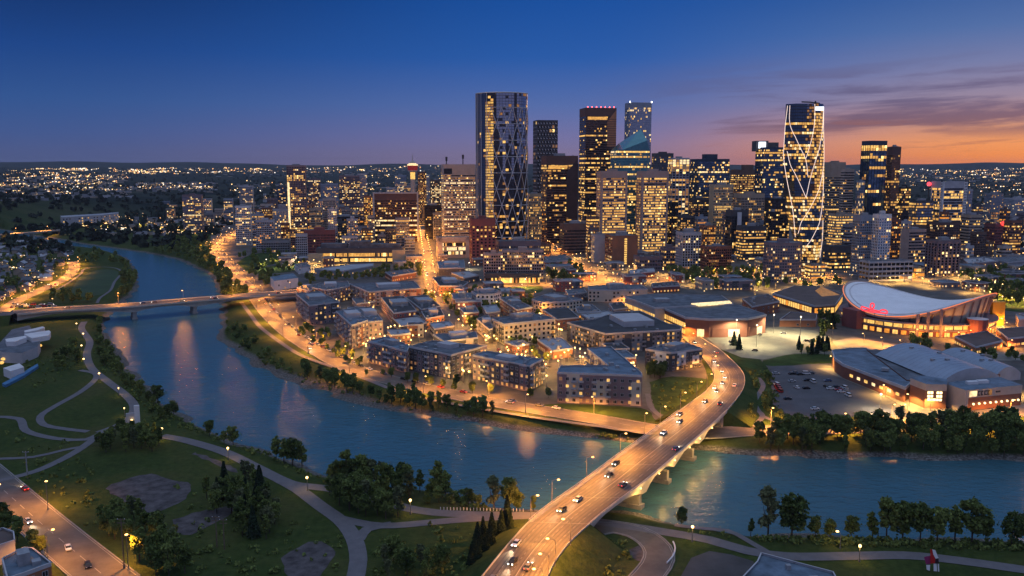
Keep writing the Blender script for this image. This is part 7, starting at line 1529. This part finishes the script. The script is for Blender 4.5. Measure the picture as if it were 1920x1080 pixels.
# ------------------------------------------------------------------ street lamps
LCOL = dict(sodium=(1, .36, .05), warm=(1, .53, .12), white=(1, .78, .42))
HEAD = {k: M('lamp_' + k, (.8, .7, .5), emit=dict(sodium=(1, .48, .12), warm=(1, .62, .20), white=(1, .86, .62))[k], es=5., var=0) for k in LCOL}
POLE = M('lamp_pole', (.22, .21, .20), .5, .5, var=.1)
LM = {}
def lamp_kit(h, col, arm):
    key = (h, col, arm)
    if key in LM: return LM[key]
    p = MB(); p.tube([(0, 0, 0), (0, 0, h * .6), (0, 0, h)], [.16, .13, .09], 6); p.box(-.25, -.25, 0, .25, .25, .35)
    if arm: p.tube([(0, 0, h - .1), (arm * .5, 0, h + .35), (arm, 0, h + .4)], [.08, .07, .06], 5)
    hd = MB()
    if arm: hd.ball((arm + .3, 0, h + .30), .55, sz=.42)
    else: hd.ball((0, 0, h + .3), .5 if h > 4.1 else .33)
    LM[key] = (p.mesh('pole', [POLE]), hd.mesh('lamp_head', [HEAD[col]])); return LM[key]
LD = {}
GAIN = 4.4
def lamp_light(col, e, pt=False):
    if e >= 4500 and not pt or e == 4200: e *= GAIN
    key = (col, round(e), pt)
    if key not in LD:
        l = bpy.data.lights.new('lamp_light', 'SPOT' if e >= 5000 and not pt else 'POINT'); l.energy = e
        if l.type == 'SPOT': l.spot_size = R(158); l.spot_blend = .35
        l.color = LCOL[col]; l.shadow_soft_size = .35; LD[key] = l
    return LD[key]
NL = [0]
LTODO = []
def lamp(x, y, z, rz, label, group, h=9, col='sodium', arm=1.8, e=9000, cat='street lamp', pt=False): LTODO.append((x, y, z, rz, label, group, h, col, arm, e, cat, pt))
def put_lamp(x, y, z, rz, label, group, h, col, arm, e, cat, pt):
    p, hd = lamp_kit(h, col, arm); t = thing('street_lamp', label, cat, (x, y, z), group, rz); link('pole', p, t); link('lamp_head', hd, t)
    if e: o = bpy.data.objects.new('lamp_light', lamp_light(col, e, pt)); COL.objects.link(o); o.parent = t; o.location = (arm + .3 if arm else 0, 0, h - .35)
    NL[0] += 1
def along(key, w, sp, label, group, both=True, start=8., z=0., ymax=1e9, **k):
    ln, sd = key if isinstance(key, tuple) else ROADS[key]; acc = start; sg = 1
    for i in range(len(ln) - 1):
        s = np.linalg.norm(ln[i + 1][:2] - ln[i][:2]); acc += s
        if acc >= sp:
            acc = 0; x, y = ln[i][0] + sd[i][0] * sg * w, ln[i][1] + sd[i][1] * sg * w; px = proj(x, y, 5)
            if key == 'river' and np.min(np.hypot(*(np.array([lr(q, .5)[:2] for q in range(0, len(BLV), 2)]) - (x, y)).T)) < 19: continue
            if free(x, y, .5) and -60 < px[0] < 1980 and px[1] < 1130 and y < ymax: lamp(x, y, ln[i][2] + z, math.atan2(-sg * sd[i][1], -sg * sd[i][0]), label, group, **k)
            if both: sg = -sg
along('river', 8.2, 30, 'orange street lamp on the riverside road', 'lamps of the riverside road', e=15000)
along('north', 7.6, 26, 'orange street lamp on the bright western avenue', 'lamps of the western avenue', e=16000)
along('mainstreet', 7, 17, 'orange street lamp on the main glowing street', 'lamps of the main glowing street', e=24000, h=7, pt=True)
along('westlane', 5, 15, 'orange street lamp on the western lane', 'lamps of the western lane', e=14000, h=6, arm=0, pt=True)
along('midlane', 5, 15, 'orange street lamp on the back lane', 'lamps of the back lane', e=12000, h=6, arm=0, pt=True)
along('eastlane', 5.5, 17, 'orange street lamp on the east lane', 'lamps of the east lane', e=16000, h=7, pt=True)
along('avenue', 8.2, 19, 'orange street lamp on the convention avenue', 'lamps of the convention avenue', e=13000)
along('cross', 7.6, 22, 'warm street lamp on the cross street', 'lamps of the cross street', e=16000)
along('eastside', 6.6, 34, 'warm street lamp on the street behind the arena pavilion', 'lamps behind the pavilion', e=14000, col='warm')
along('village', 7, 24, 'orange street lamp in the western neighbourhood', 'lamps of the western neighbourhood', e=12000)
along('foreroad', 9.5, 52, 'tall orange lamp beside the corner road', 'lamps of the corner road', h=11, e=4500, both=False, start=30)
along((MIDB, MIDS), 10, 45, 'slim lamp standing on the far river bridge parapet', 'lamps of the far river bridge', e=30000, h=10, pt=True)
along((FARB, FARS), 7, 55, 'lamp on the distant bridge', 'lamps of the distant bridge', e=20000)
along('p%d' % min(int(k[1:]) for k in ROADS if k[0] == 'p' and k[1:].isdigit()), 3.3, 44, 'small warm lamp along the winding promenade', 'promenade lamps', h=4, col='warm', arm=0, e=700, both=False)
pk = [k for k in ROADS if k[0] == 'p' and k[1:].isdigit()]
along(pk[5], 4.2, 48, 'low amber lamp along the park road', 'park road lamps', h=5, col='warm', arm=0, e=1100, both=False, start=40)
for i in range(B0 + 1, len(BLV) - 4, 8):
    for f, sg in ((-.01, 1), (1.01, -1)):
        if sg < 0 and i % 16: continue
        p = lr(i, f); a = math.atan2(*(np.array(lr(i, .5)) - np.array(p))[:2][::-1]); lamp(p[0], p[1], p[2], a, 'arched lamp on the parapet of the near bridge and boulevard', 'lamps of the near bridge', e=11500, h=8.5, arm=2.0)
for i in range(4, B0 - 4, 9):
    p = lr(i, 1.02); a = math.atan2(*(np.array(lr(i, .5)) - np.array(p))[:2][::-1]); lamp(p[0], p[1], p[2] - .5, a, 'lamp beside the near approach of the bridge', 'lamps of the near approach', e=4200, h=8.5, arm=2.0)
for px, py, h, col, e, lb in [(1418, 650, 15, 'white', 17000, 'white floodlight in the pale parking ground, nearest the boulevard'), (1380, 636, 14, 'white', 15000, 'white floodlight beside the convention hall corner'), (1500, 632, 15, 'white', 17000, 'white floodlight in the middle of the pale parking ground'), (1560, 645, 14, 'warm', 18000, 'warm floodlight by the arena forecourt'), (1450, 625, 14, 'white', 15000, 'white lamp at the rear of the pale parking ground'), (1650, 772, 9, 'white', 7000, 'bright white lamp post near the lower edge of the grey parking lot'), (1700, 790, 8, 'warm', 9000, 'warm lamp by the exit of the grey parking lot'), (1560, 690, 7, 'warm', 5000, 'amber lamp at the entrance of the barrel hall'), (1590, 706, 6, 'warm', 3500, 'amber lamp along the barrel hall walkway'), (1625, 722, 6, 'warm', 3500, 'second amber lamp along the barrel hall walkway'), (1660, 744, 6, 'warm', 5000, 'third amber lamp along the barrel hall walkway'), (1705, 762, 6, 'warm', 6000, 'amber lamp under the marquee sign'), (1745, 770, 6, 'warm', 6000, 'amber lamp right of the marquee sign'), (1835, 752, 6, 'warm', 6500, 'amber lamp before the pale banded wing'), (1880, 748, 6, 'warm', 6500, 'amber lamp near the end of the pale banded wing'), (1910, 742, 6, 'warm', 6500, 'amber lamp at the corner of the pale banded wing'),
    (1620, 642, 6, 'sodium', 8000, 'orange lamp under the left wall of the arena'), (1655, 650, 6, 'sodium', 8000, 'orange lamp before the arena doors'), (1690, 655, 6, 'sodium', 8000, 'second orange lamp before the arena doors'), (1730, 655, 6, 'sodium', 6000, 'orange lamp beside the arena stair drum'), (1800, 640, 6, 'sodium', 7000, 'orange lamp by the terrace building'), (1855, 630, 6, 'sodium', 8000, 'orange lamp below the ochre fin'), (1880, 615, 7, 'warm', 9000, 'warm lamp beside the ochre fin'), (1900, 655, 6, 'sodium', 7000, 'orange lamp behind the barrel hall'), (1575, 1028, 5, 'warm', 500, 'amber lamp beside the riverside path on the near bank'), (500, 505, 12, 'white', 9000, 'floodlight at the west corner of the playing field'), (556, 500, 12, 'white', 9000, 'floodlight at the east corner of the playing field'), (985, 540, 9, 'white', 7000, 'white floodlight beside the small green court'), (880, 505, 8, 'white', 6000, 'white lamp west of the cream slabs'),
    (90, 955, 10, 'sodium', 4200, 'orange lamp on the grass beside the corner road'), (241, 1064, 10, 'sodium', 4200, 'second orange lamp on the grass beside the corner road'), (1322, 560, 7, 'warm', 6000, 'warm lamp behind the convention hall'), (1400, 583, 8, 'white', 8000, 'bright lamp beside the convention hall entrance'), (1345, 612, 8, 'white', 7000, 'white lamp before the convention hall entrance'), (725, 462, 8, 'warm', 14000, 'lamp at the end of the library like building'), (640, 497, 6, 'warm', 9000, 'yellow lamp on the green strip'), (600, 500, 6, 'warm', 9000, 'yellow lamp by the station hall')]:
    x, y, z = g(px, py); lamp(x, y, z, 2.0, lb, None, h=h, col=col, arm=0 if col == 'white' else 1.2, e=e, cat='lamp')
for k in range(9):
    t = R(246 + k * 17); x, y = AC[0] + AR * 1.22 * math.cos(t), AC[1] + AR * 1.22 * math.sin(t); lamp(x, y, 0, t + math.pi, 'orange lamp in the ring round the arena wall', 'lamps round the arena', h=6, e=9000, pt=True)
for poly, n, col, e, lb, gr in [([(560, 590), (700, 560), (880, 560), (1060, 620), (1210, 690), (1200, 755), (880, 725), (700, 680)], 120, 'warm', 4400, 'low amber courtyard lamp between the flats of the brick quarter', 'courtyard lamps of the brick quarter'), ([(985, 470), (1130, 490), (1440, 510), (1440, 545), (1180, 545), (1000, 520)], 44, 'warm', 8000, 'amber lamp among the trees before the towers', 'lamps among the trees before the towers'), ([(480, 470), (600, 440), (820, 470), (820, 520), (560, 510)], 30, 'warm', 9000, 'amber lamp between the western civic buildings', 'lamps of the civic quarter'), ([(1600, 530), (1720, 530), (1900, 500), (1920, 580), (1870, 570), (1780, 545)], 34, 'warm', 7000, 'amber lamp in the dark park beyond the arena', 'lamps of the park beyond the arena'), ([(560, 420), (830, 400), (830, 450), (570, 450)], 24, 'sodium', 26000, 'orange lamp deep between the western towers', 'lamps between the western towers'), ([(985, 400), (1440, 430), (1440, 500), (1060, 480)], 26, 'sodium', 22000, 'orange lamp deep between the central towers', 'lamps between the central towers'), ([(1440, 460), (1800, 460), (1800, 530), (1450, 530)], 20, 'sodium', 16000, 'orange lamp between the eastern towers', 'lamps between the eastern towers'), ([(130, 410), (340, 410), (420, 440), (200, 440)], 14, 'warm', 22000, 'amber lamp on the far bank below the escarpment', 'lamps below the escarpment')]:
    k = 0; tr = 0; xs = [p[0] for p in poly]; ys = [p[1] for p in poly]
    while k < n and tr < n * 40:
        tr += 1; px, py = random.uniform(min(xs), max(xs)), random.uniform(min(ys), max(ys))
        if not inpoly(px, py, poly): continue
        x, y, z = g(px, py)
        if not free(x, y, 1.) or river_dist(np.array(x), np.array(y)) < 6: continue
        lamp(x, y, z, random.uniform(0, 6), lb, gr, h=4.2 if e < 3000 else 7, col=col, arm=0, e=e); k += 1
LTODO.sort(key=lambda t: -t[6] / t[1]); fm = MB()
for k, t in enumerate(LTODO):
    if k < 296: put_lamp(*t); continue
    x, y, z, rz, lb, gr, h, col, arm, e, cat, pt = t; fm.tube([(x, y, z), (x, y, z + h)], .12, 4, 0); fm.ball((x + math.cos(rz) * arm, y + math.sin(rz) * arm, z + h + .35), .62, dict(sodium=1, warm=2, white=3)[col], 6, 4, .7)
    o = bpy.data.objects.new('lamp_light', lamp_light(col, e, pt)); COL.objects.link(o); o.location = (x + math.cos(rz) * arm, y + math.sin(rz) * arm, z + h - .3)
if fm.v: struct(fm.build('far_lamps', [POLE, HEAD['sodium'], HEAD['warm'], HEAD['white']]), 'the many small lamps of the far streets', 'lamps', 'stuff')
# girder floodlights under the near bridge
for s in PIER:
    for q in (-9, 9):
        bi = min(range(B0, B1 + 1), key=lambda i: abs(sta(lr(i, .5)) - s - q)); p = lr(bi, 1.0, -2.0); o = bpy.data.objects.new('girder_light', lamp_light('warm', 4500, True)); COL.objects.link(o); o.parent = br; o.location = (p[0] + nrm[0] * 2.5 - br.location.x, p[1] + nrm[1] * 2.5 - br.location.y, p[2] - 1.5)
        mm = MB(); mm.ball((p[0] + nrm[0] * .4, p[1] + nrm[1] * .4, p[2] + 1.2), .3); mm.build('girder_lamp', HEAD['warm'], br)
# ------------------------------------------------------------------ cars
CARC = dict(white=(.7, .7, .72), silver=(.42, .43, .45), black=(.015, .015, .018), red=(.35, .03, .03), blue=(.05, .09, .2), grey=(.14, .14, .15))
HLT = M('headlight', (.8, .8, .8), emit=(1, .93, .78), es=9., var=0); TLT = M('taillight', (.4, .02, .02), emit=(1, .06, .04), es=4., var=0); OFFL = M('lamp_glass', (.5, .5, .5), .2, var=0); OFFT = M('tail_glass', (.25, .02, .02), .2, var=0); TYRE = M('tyre', (.015, .015, .015), .9, var=0); CGL = glass('car', (.02, .025, .03), .2, .08)
BEAM = bpy.data.lights.new('headlight_beam', 'SPOT'); BEAM.energy = 6000; BEAM.color = (1, .72, .42); BEAM.spot_size = R(46); BEAM.spot_blend = .6; BEAM.shadow_soft_size = .2
CAR = {}
def car_kit(cname, lit, van):
    key = (cname, lit, van)
    if key in CAR: return CAR[key]
    prof = [(-2.2, .35), (2.15, .35), (2.25, .75), (1.2, .95), (.5, 1.0), (-1.75, 1.05), (-2.25, .95)] if not van else [(-2.4, .4), (2.3, .4), (2.4, .9), (1.6, 1.2), (1.3, 1.3), (-2.4, 1.3)]
    cab = [(1.1, .95), (.45, 1.42), (-1.2, 1.45), (-1.9, 1.02)] if not van else [(1.5, 1.25), (.9, 2.05), (-2.3, 2.1), (-2.4, 1.3)]; w = .9 if not van else 1.0
    b = MB()
    def ext(mb, pr, w0, w1=None):
        n = len(pr); o = len(mb.v); zm = [p[1] for p in pr]; lo, hi = min(zm), max(zm); ww = lambda z: w0 + ((w1 or w0) - w0) * (z - lo) / (hi - lo + 1e-6)
        mb.v += [(x, -ww(z), z) for x, z in pr] + [(x, ww(z), z) for x, z in pr]; mb.f += [tuple(o + i for i in range(n)), tuple(o + n + n - 1 - i for i in range(n))] + [(o + (i + 1) % n, o + i, o + n + i, o + n + (i + 1) % n) for i in range(n)]; mb.m += [0] * (n + 2)
    ext(b, prof, w, w * .97); c = MB(); ext(c, cab, w * .93, w * .74); rf = MB(); rf.box(cab[2][0] + .05, -w * .72, cab[2][1] - .03, cab[1][0] - .05, w * .72, cab[2][1] + .05)
    wh = []
    for x in (-1.4, 1.4):
        for s in (-1, 1): q = MB(); q.tube([(x, s * (w - .18), .33), (x, s * (w + .03), .33)], .34, 10); wh.append(q.mesh('wheel', [TYRE]))
    hd = []; tl = []
    for s in (-1, 1): q = MB(); q.box(prof[2][0] - .1, s * .62 - .2, .6, prof[2][0] + .06, s * .62 + .2, .82); hd.append(q.mesh('headlight', [HLT if lit else OFFL])); q = MB(); q.box(prof[-1][0] - .05, s * .65 - .16, .72, prof[-1][0] + .1, s * .65 + .16, .92); tl.append(q.mesh('taillight', [TLT if lit else OFFT]))
    pm = M('car_paint_' + cname, CARC[cname], .3, .2, var=0, coat=1.)
    CAR[key] = (b.mesh('body', [pm]), c.mesh('cabin_glass', [CGL]), rf.mesh('cabin_roof', [pm]), wh, hd, tl); return CAR[key]
def car(x, y, z, rz, cname, lit, label, group, van=False, name='car'):
    b, c, rf, wh, hd, tl = car_kit(cname, lit, van); t = thing(name if not van else 'van', label, 'car' if not van else 'van', (x, y, z), group, rz)
    link('body', b, t); link('cabin_glass', c, t); link('cabin_roof', rf, t)
    for q in wh: link('wheel', q, t)
    for q in hd: link('headlight', q, t)
    for q in tl: link('taillight', q, t)
    if lit and y < 720: o = bpy.data.objects.new('headlight_beam', BEAM); COL.objects.link(o); o.parent = t; o.location = (2.4, 0, .8); o.rotation_euler = (0, R(-90 + 9), 0)
LOT = [(1020 / 4, 487 / 4, 'silver'), (285, 122, 'black'), (312, 122, 'white'), (300, 123, 'black'), (285, 136, 'silver'), (313, 134, 'black'), (324, 137, 'white'), (294, 148, 'white'), (312, 149, 'black'), (352, 135, 'blue'), (357, 150, 'white'), (349, 146, 'black'), (383, 149, 'white'), (377, 156, 'white'), (390, 163, 'white'), (385, 152, 'silver'), (366, 147, 'black'), (277, 169, 'black'), (328, 188, 'white'), (443, 201, 'black'), (372, 152, 'red'), (290, 120, 'grey'), (320, 121, 'grey')]
rnames = {'white': 'white', 'silver': 'silver', 'black': 'black', 'blue': 'blue', 'red': 'red', 'grey': 'grey'}
for qx, qy, cn in LOT:
    x, y, z = g(1200 + qx, 580 + qy, .12); car(x, y, z, random.choice((.1, .15, 3.2, 1.7)) + random.uniform(-.1, .1), cn, False, f'{cn} car standing in the grey parking lot beside the barrel hall', f'{cn} cars in the grey parking lot', van=cn == 'white' and random.random() < .3)
for k, (qx, qy) in enumerate(((257, 147), (260, 151), (262, 155), (256, 143))): x, y, z = g(1200 + qx, 580 + qy, .12); car(x, y, z, 1.75, 'red' if k < 3 else 'white', False, ('red van in the close row at the west edge of the grey parking lot' if k < 3 else 'white van heading the red row at the west edge of the parking lot'), 'vans at the west edge of the lot', van=True)
for k, (qx, qy, cn) in enumerate([(269, 46, 'silver'), (313, 60, 'black'), (186, 47, 'black'), (225, 48, 'grey'), (215, 78, 'black'), (320, 61, 'grey'), (170, 62, 'grey')]): x, y, z = g(1200 + qx, 580 + qy, .12); car(x, y, z, random.uniform(0, 3), cn, False, f'{cn} car scattered on the pale parking ground', f'{cn} cars on the pale parking ground')
for k, (i, f, toward) in enumerate([(13, .2, 1), (22, .32, 1), (30, .14, 1), (20, .62, 0), (46, .30, 1), (50, .34, 1), (58, .30, 1), (62, .16, 1), (70, .28, 1), (74, .30, 1), (78, .12, 1), (55, .72, 0), (66, .86, 0), (86, .30, 1), (95, .32, 1), (98, .18, 1), (102, .30, 1), (107, .34, 1), (112, .30, 1), (84, .72, 0), (100, .70, 0), (118, .28, 1), (124, .7, 0), (132, .3, 1)]):
    if i >= len(BLV) - 2: continue
    p = np.array(lr(i, f)); d = np.array(lr(i + 1, f)) - p; a = math.atan2(d[1], d[0]) + (math.pi if toward else 0)
    car(p[0], p[1], p[2] + .03, a, random.choice(['white', 'silver', 'black', 'grey', 'blue', 'red' if not toward else 'grey']), True, 'car with headlights on coming over the near bridge' if toward else 'car showing red tail lights driving away over the near bridge', 'oncoming cars on the near bridge' if toward else 'departing cars on the near bridge')
def traffic(key, n, off, label, group, heading=1):
    ln, sd = ROADS[key] if isinstance(key, str) else key
    for k in range(n):
        i = random.randrange(2, len(ln) - 3); s = random.choice((-1, 1)); d = ln[i + 1] - ln[i]; a = math.atan2(d[1], d[0]) + (math.pi if s < 0 else 0); x, y = ln[i][0] + sd[i][0] * off * s, ln[i][1] + sd[i][1] * off * s
        if not free(x, y, 0): continue
        car(x, y, ln[i][2] + .03, a, random.choice(['white', 'silver', 'black', 'grey', 'red', 'blue']), True, label, group)
traffic('river', 12, 3.2, 'car with lights on along the riverside road', 'cars on the riverside road'); traffic('mainstreet', 10, 3, 'car with lights on in the main glowing street', 'cars in the main glowing street'); traffic('north', 9, 3.2, 'car in the traffic of the bright western avenue', 'cars on the western avenue'); traffic('avenue', 10, 3.4, 'car with lights on along the convention avenue', 'cars on the convention avenue'); traffic('cross', 9, 3.2, 'car with lights on along the cross street', 'cars on the cross street'); traffic((MIDB, MIDS), 7, 4, 'car crossing the far river bridge', 'cars on the far river bridge'); traffic('village', 4, 3, 'car in the street of the western neighbourhood', 'cars in the western neighbourhood')
ln, sd = ROADS['foreroad']
for i, s, o, cn in ((11, -1, 6, 'red'), (18, 1, 3, 'silver')):
    if i < len(ln) - 1: d = ln[i + 1] - ln[i]; car(ln[i][0] + sd[i][0] * s * o, ln[i][1] + sd[i][1] * s * o, .15, math.atan2(d[1], d[0]) + (math.pi if s < 0 else 0), cn, True, f'{cn} car with lights on in the corner road', None)
for px, py, cn in ((165, 1062, 'black'), (20, 1000, 'silver'), (128, 1030, 'white')): x, y, z = g(px, py, .13); car(x, y, z, -1.0, cn, False, f'{cn} car parked beside the corner road', None)
for k in range(15): x, y, z = g(28 + k * 5.6, 570 + (k % 3) * 3.0 + 2, .05); car(x, y, z, random.choice((.2, 3.3)), random.choice(['red', 'white', 'silver', 'grey']), k % 3 == 0, 'vehicle in the crowded depot beside the bridge approach', 'vehicles in the depot', van=k % 2 == 0)
# parked along the riverside flats
for key, off, gap, lb, gr in (('river', 6.3, 9, 'parked car at the kerb under the riverside flats', 'parked cars under the riverside flats'), ('eastlane', 4, 9, 'parked car in the east lane', 'parked cars in the east lane'), ('midlane', 3.6, 9, 'parked car in the back lane', 'parked cars in the back lane')):
    ln, sd = ROADS[key]; acc = 0
    for i in range(4, len(ln) - 2):
        acc += np.linalg.norm(ln[i + 1][:2] - ln[i][:2])
        if acc > gap and random.random() < .55:
            acc = 0; s = -1 if key == 'river' else 1
            x, y = ln[i][0] + sd[i][0] * s * off, ln[i][1] + sd[i][1] * s * off
            if key == 'river' and not (480 < proj(x, y, 0)[0] < 1060): continue
            d = ln[i + 1] - ln[i]; car(x, y, ln[i][2] + .03, math.atan2(d[1], d[0]), random.choice(['white', 'silver', 'black', 'grey', 'red', 'blue']), False, lb, gr)
# ------------------------------------------------------------------ poles and the statue
WOOD = M('pole_wood', (.14, .10, .075), .9, var=.3, vs=.6)
for px, y1, y0, lb, steel in ((52, 846, 897, 'pale steel mast beside the thin path', True), (233, 972, 1066, 'wooden utility pole with crossarm beside the corner road', False), (407, 968, 1026, 'tall wooden pole in the meadow, first of the close pair', False), (421, 973, 1030, 'tall wooden pole in the meadow, second of the close pair', False)):
    b = g(px, y0); tz = at(px, y1, b[1])[2]; t = thing('utility_pole', lb, 'pole', b); m = MB(); m.tube([b, (b[0], b[1], tz * .5), (b[0], b[1], tz)], [.3, .25, .2] if steel else [.22, .19, .15], 7); m.build('pole', METAL if steel else WOOD, t)
    for q in ((0, 1.1) if not steel else (0,)): m = MB(); m.box(b[0] - 1.3, b[1] - .08, tz - .5 - q, b[0] + 1.3, b[1] + .08, tz - .3 - q); m.build('crossarm', WOOD if not steel else METAL, t)
    for x in (-1.1, 0, 1.1): m = MB(); m.ball((b[0] + x, b[1], tz - .15), .13, seg=6, rings=4); m.build('insulator', wm('white'), t)
bm = MB(); bm.tube([(0, 0, -.1), (0, 0, .9), (0, 0, .98)], [.14, .14, .08], 7); bm = bm.mesh('bollard', [wm('white')])
for k in range(26): x, y, z = g(826 + k * 6.2, 955.5 + .12 * k, .1); tag(link('bollard', bm, None, (x, y, z)), 'short white bollard in the row edging the park road above the water', 'bollard', 'white bollards along the park road')
b = g(258, 793); tz = at(258, 760, b[1])[2]; t = thing('viewpoint_pylon', 'white angular pylon standing at the foot of the winding promenade', 'monument', b); m = MB(); m.obox((b[0], b[1]), .3, 2.4, 1.0, -.2, tz); m.build('slab', wm('white'), t); m = MB(); m.obox((b[0] - 3.4, b[1] + .4), .3, 4.2, .7, -.2, tz * .55); m.build('wing_wall', wm('ltgrey'), t); m = MB(); m.ball((b[0] - 2.5, b[1] - .7, 1.6), .5); m.build('lamp', HEAD['warm'], t)
wl = smooth_line([np.array(g(px, py, 0.)) for px, py in ((1262, 1018), (1266, 1030), (1262, 1044), (1250, 1058))], 2); m = MB()
m.tube([(p[0], p[1], .5) for p in wl], .28, 5); tag(m.build('guard_rail', wm('white')), 'curved white guard rail on the outer side of the loop ramp', 'guard rail')
b = g(1747, 1072); D_ = b[1]; st = thing('sculpture', 'angular red and white four legged sculpture on the grass beside the riverside path', 'sculpture', b)
sx = lambda px, py, d=0.: at(1700 + px / 15.43, 1010 + py / 15.43, D_ + d)
def plate(nm, pts, mat, d0, d1):
    m = MB(); f = [sx(x, y, d0) for x, y in pts]; k = [sx(x, y, d1) for x, y in pts]; m.poly(f); m.poly(k[::-1])
    for i in range(len(pts)): j = (i + 1) % len(pts); m.poly([f[j], f[i], k[i], k[j]])
    m.build(nm, mat, st)
SR = M('sculpture_red', (.50, .02, .02), .5, var=.1); SM = M('sculpture_magenta', (.28, .03, .13), .5, var=.1); SW = M('sculpture_white', (.75, .74, .78), .5, var=.05)
plate('body', [(500, 530), (690, 490), (700, 740), (560, 740)], SM, .1, 1.2); plate('neck', [(680, 290), (760, 340), (830, 560), (820, 710), (690, 720)], SR, -.15, .9); plate('face', [(740, 310), (830, 330), (920, 560), (840, 580), (770, 460)], SW, -.3, .7); plate('chest', [(825, 580), (925, 575), (925, 730), (820, 720)], M('sculpture_dark', (.03, .01, .02), .6, var=0), -.1, .6)
for q in ([(565, 760), (680, 760), (670, 930), (580, 900)], [(780, 720), (865, 720), (880, 945), (780, 940)], [(895, 725), (935, 725), (945, 955), (905, 950)]): plate('leg', q, SW, 0, .8)
print('TREES', NT[0], 'LAMPS', NL[0])
# ------------------------------------------------------------------ the evening air
hm = bpy.data.materials.new('evening_haze'); hm.use_nodes = True; hm.node_tree.nodes.clear()
ho = hm.node_tree.nodes.new('ShaderNodeOutputMaterial'); hv = hm.node_tree.nodes.new('ShaderNodeVolumePrincipled')
hv.inputs['Color'].default_value = (.62, .70, .86, 1); hv.inputs['Density'].default_value = 2.4e-5; hv.inputs['Anisotropy'].default_value = .0
hm.node_tree.links.new(hv.outputs[0], ho.inputs['Volume'])
m = MB(); m.box(-14500, -300, -10, 14500, 15000, 246)
struct(m.build('haze', hm), 'thin blue evening haze over the far land', 'haze', 'stuff')
S.cycles.volume_bounces = 0
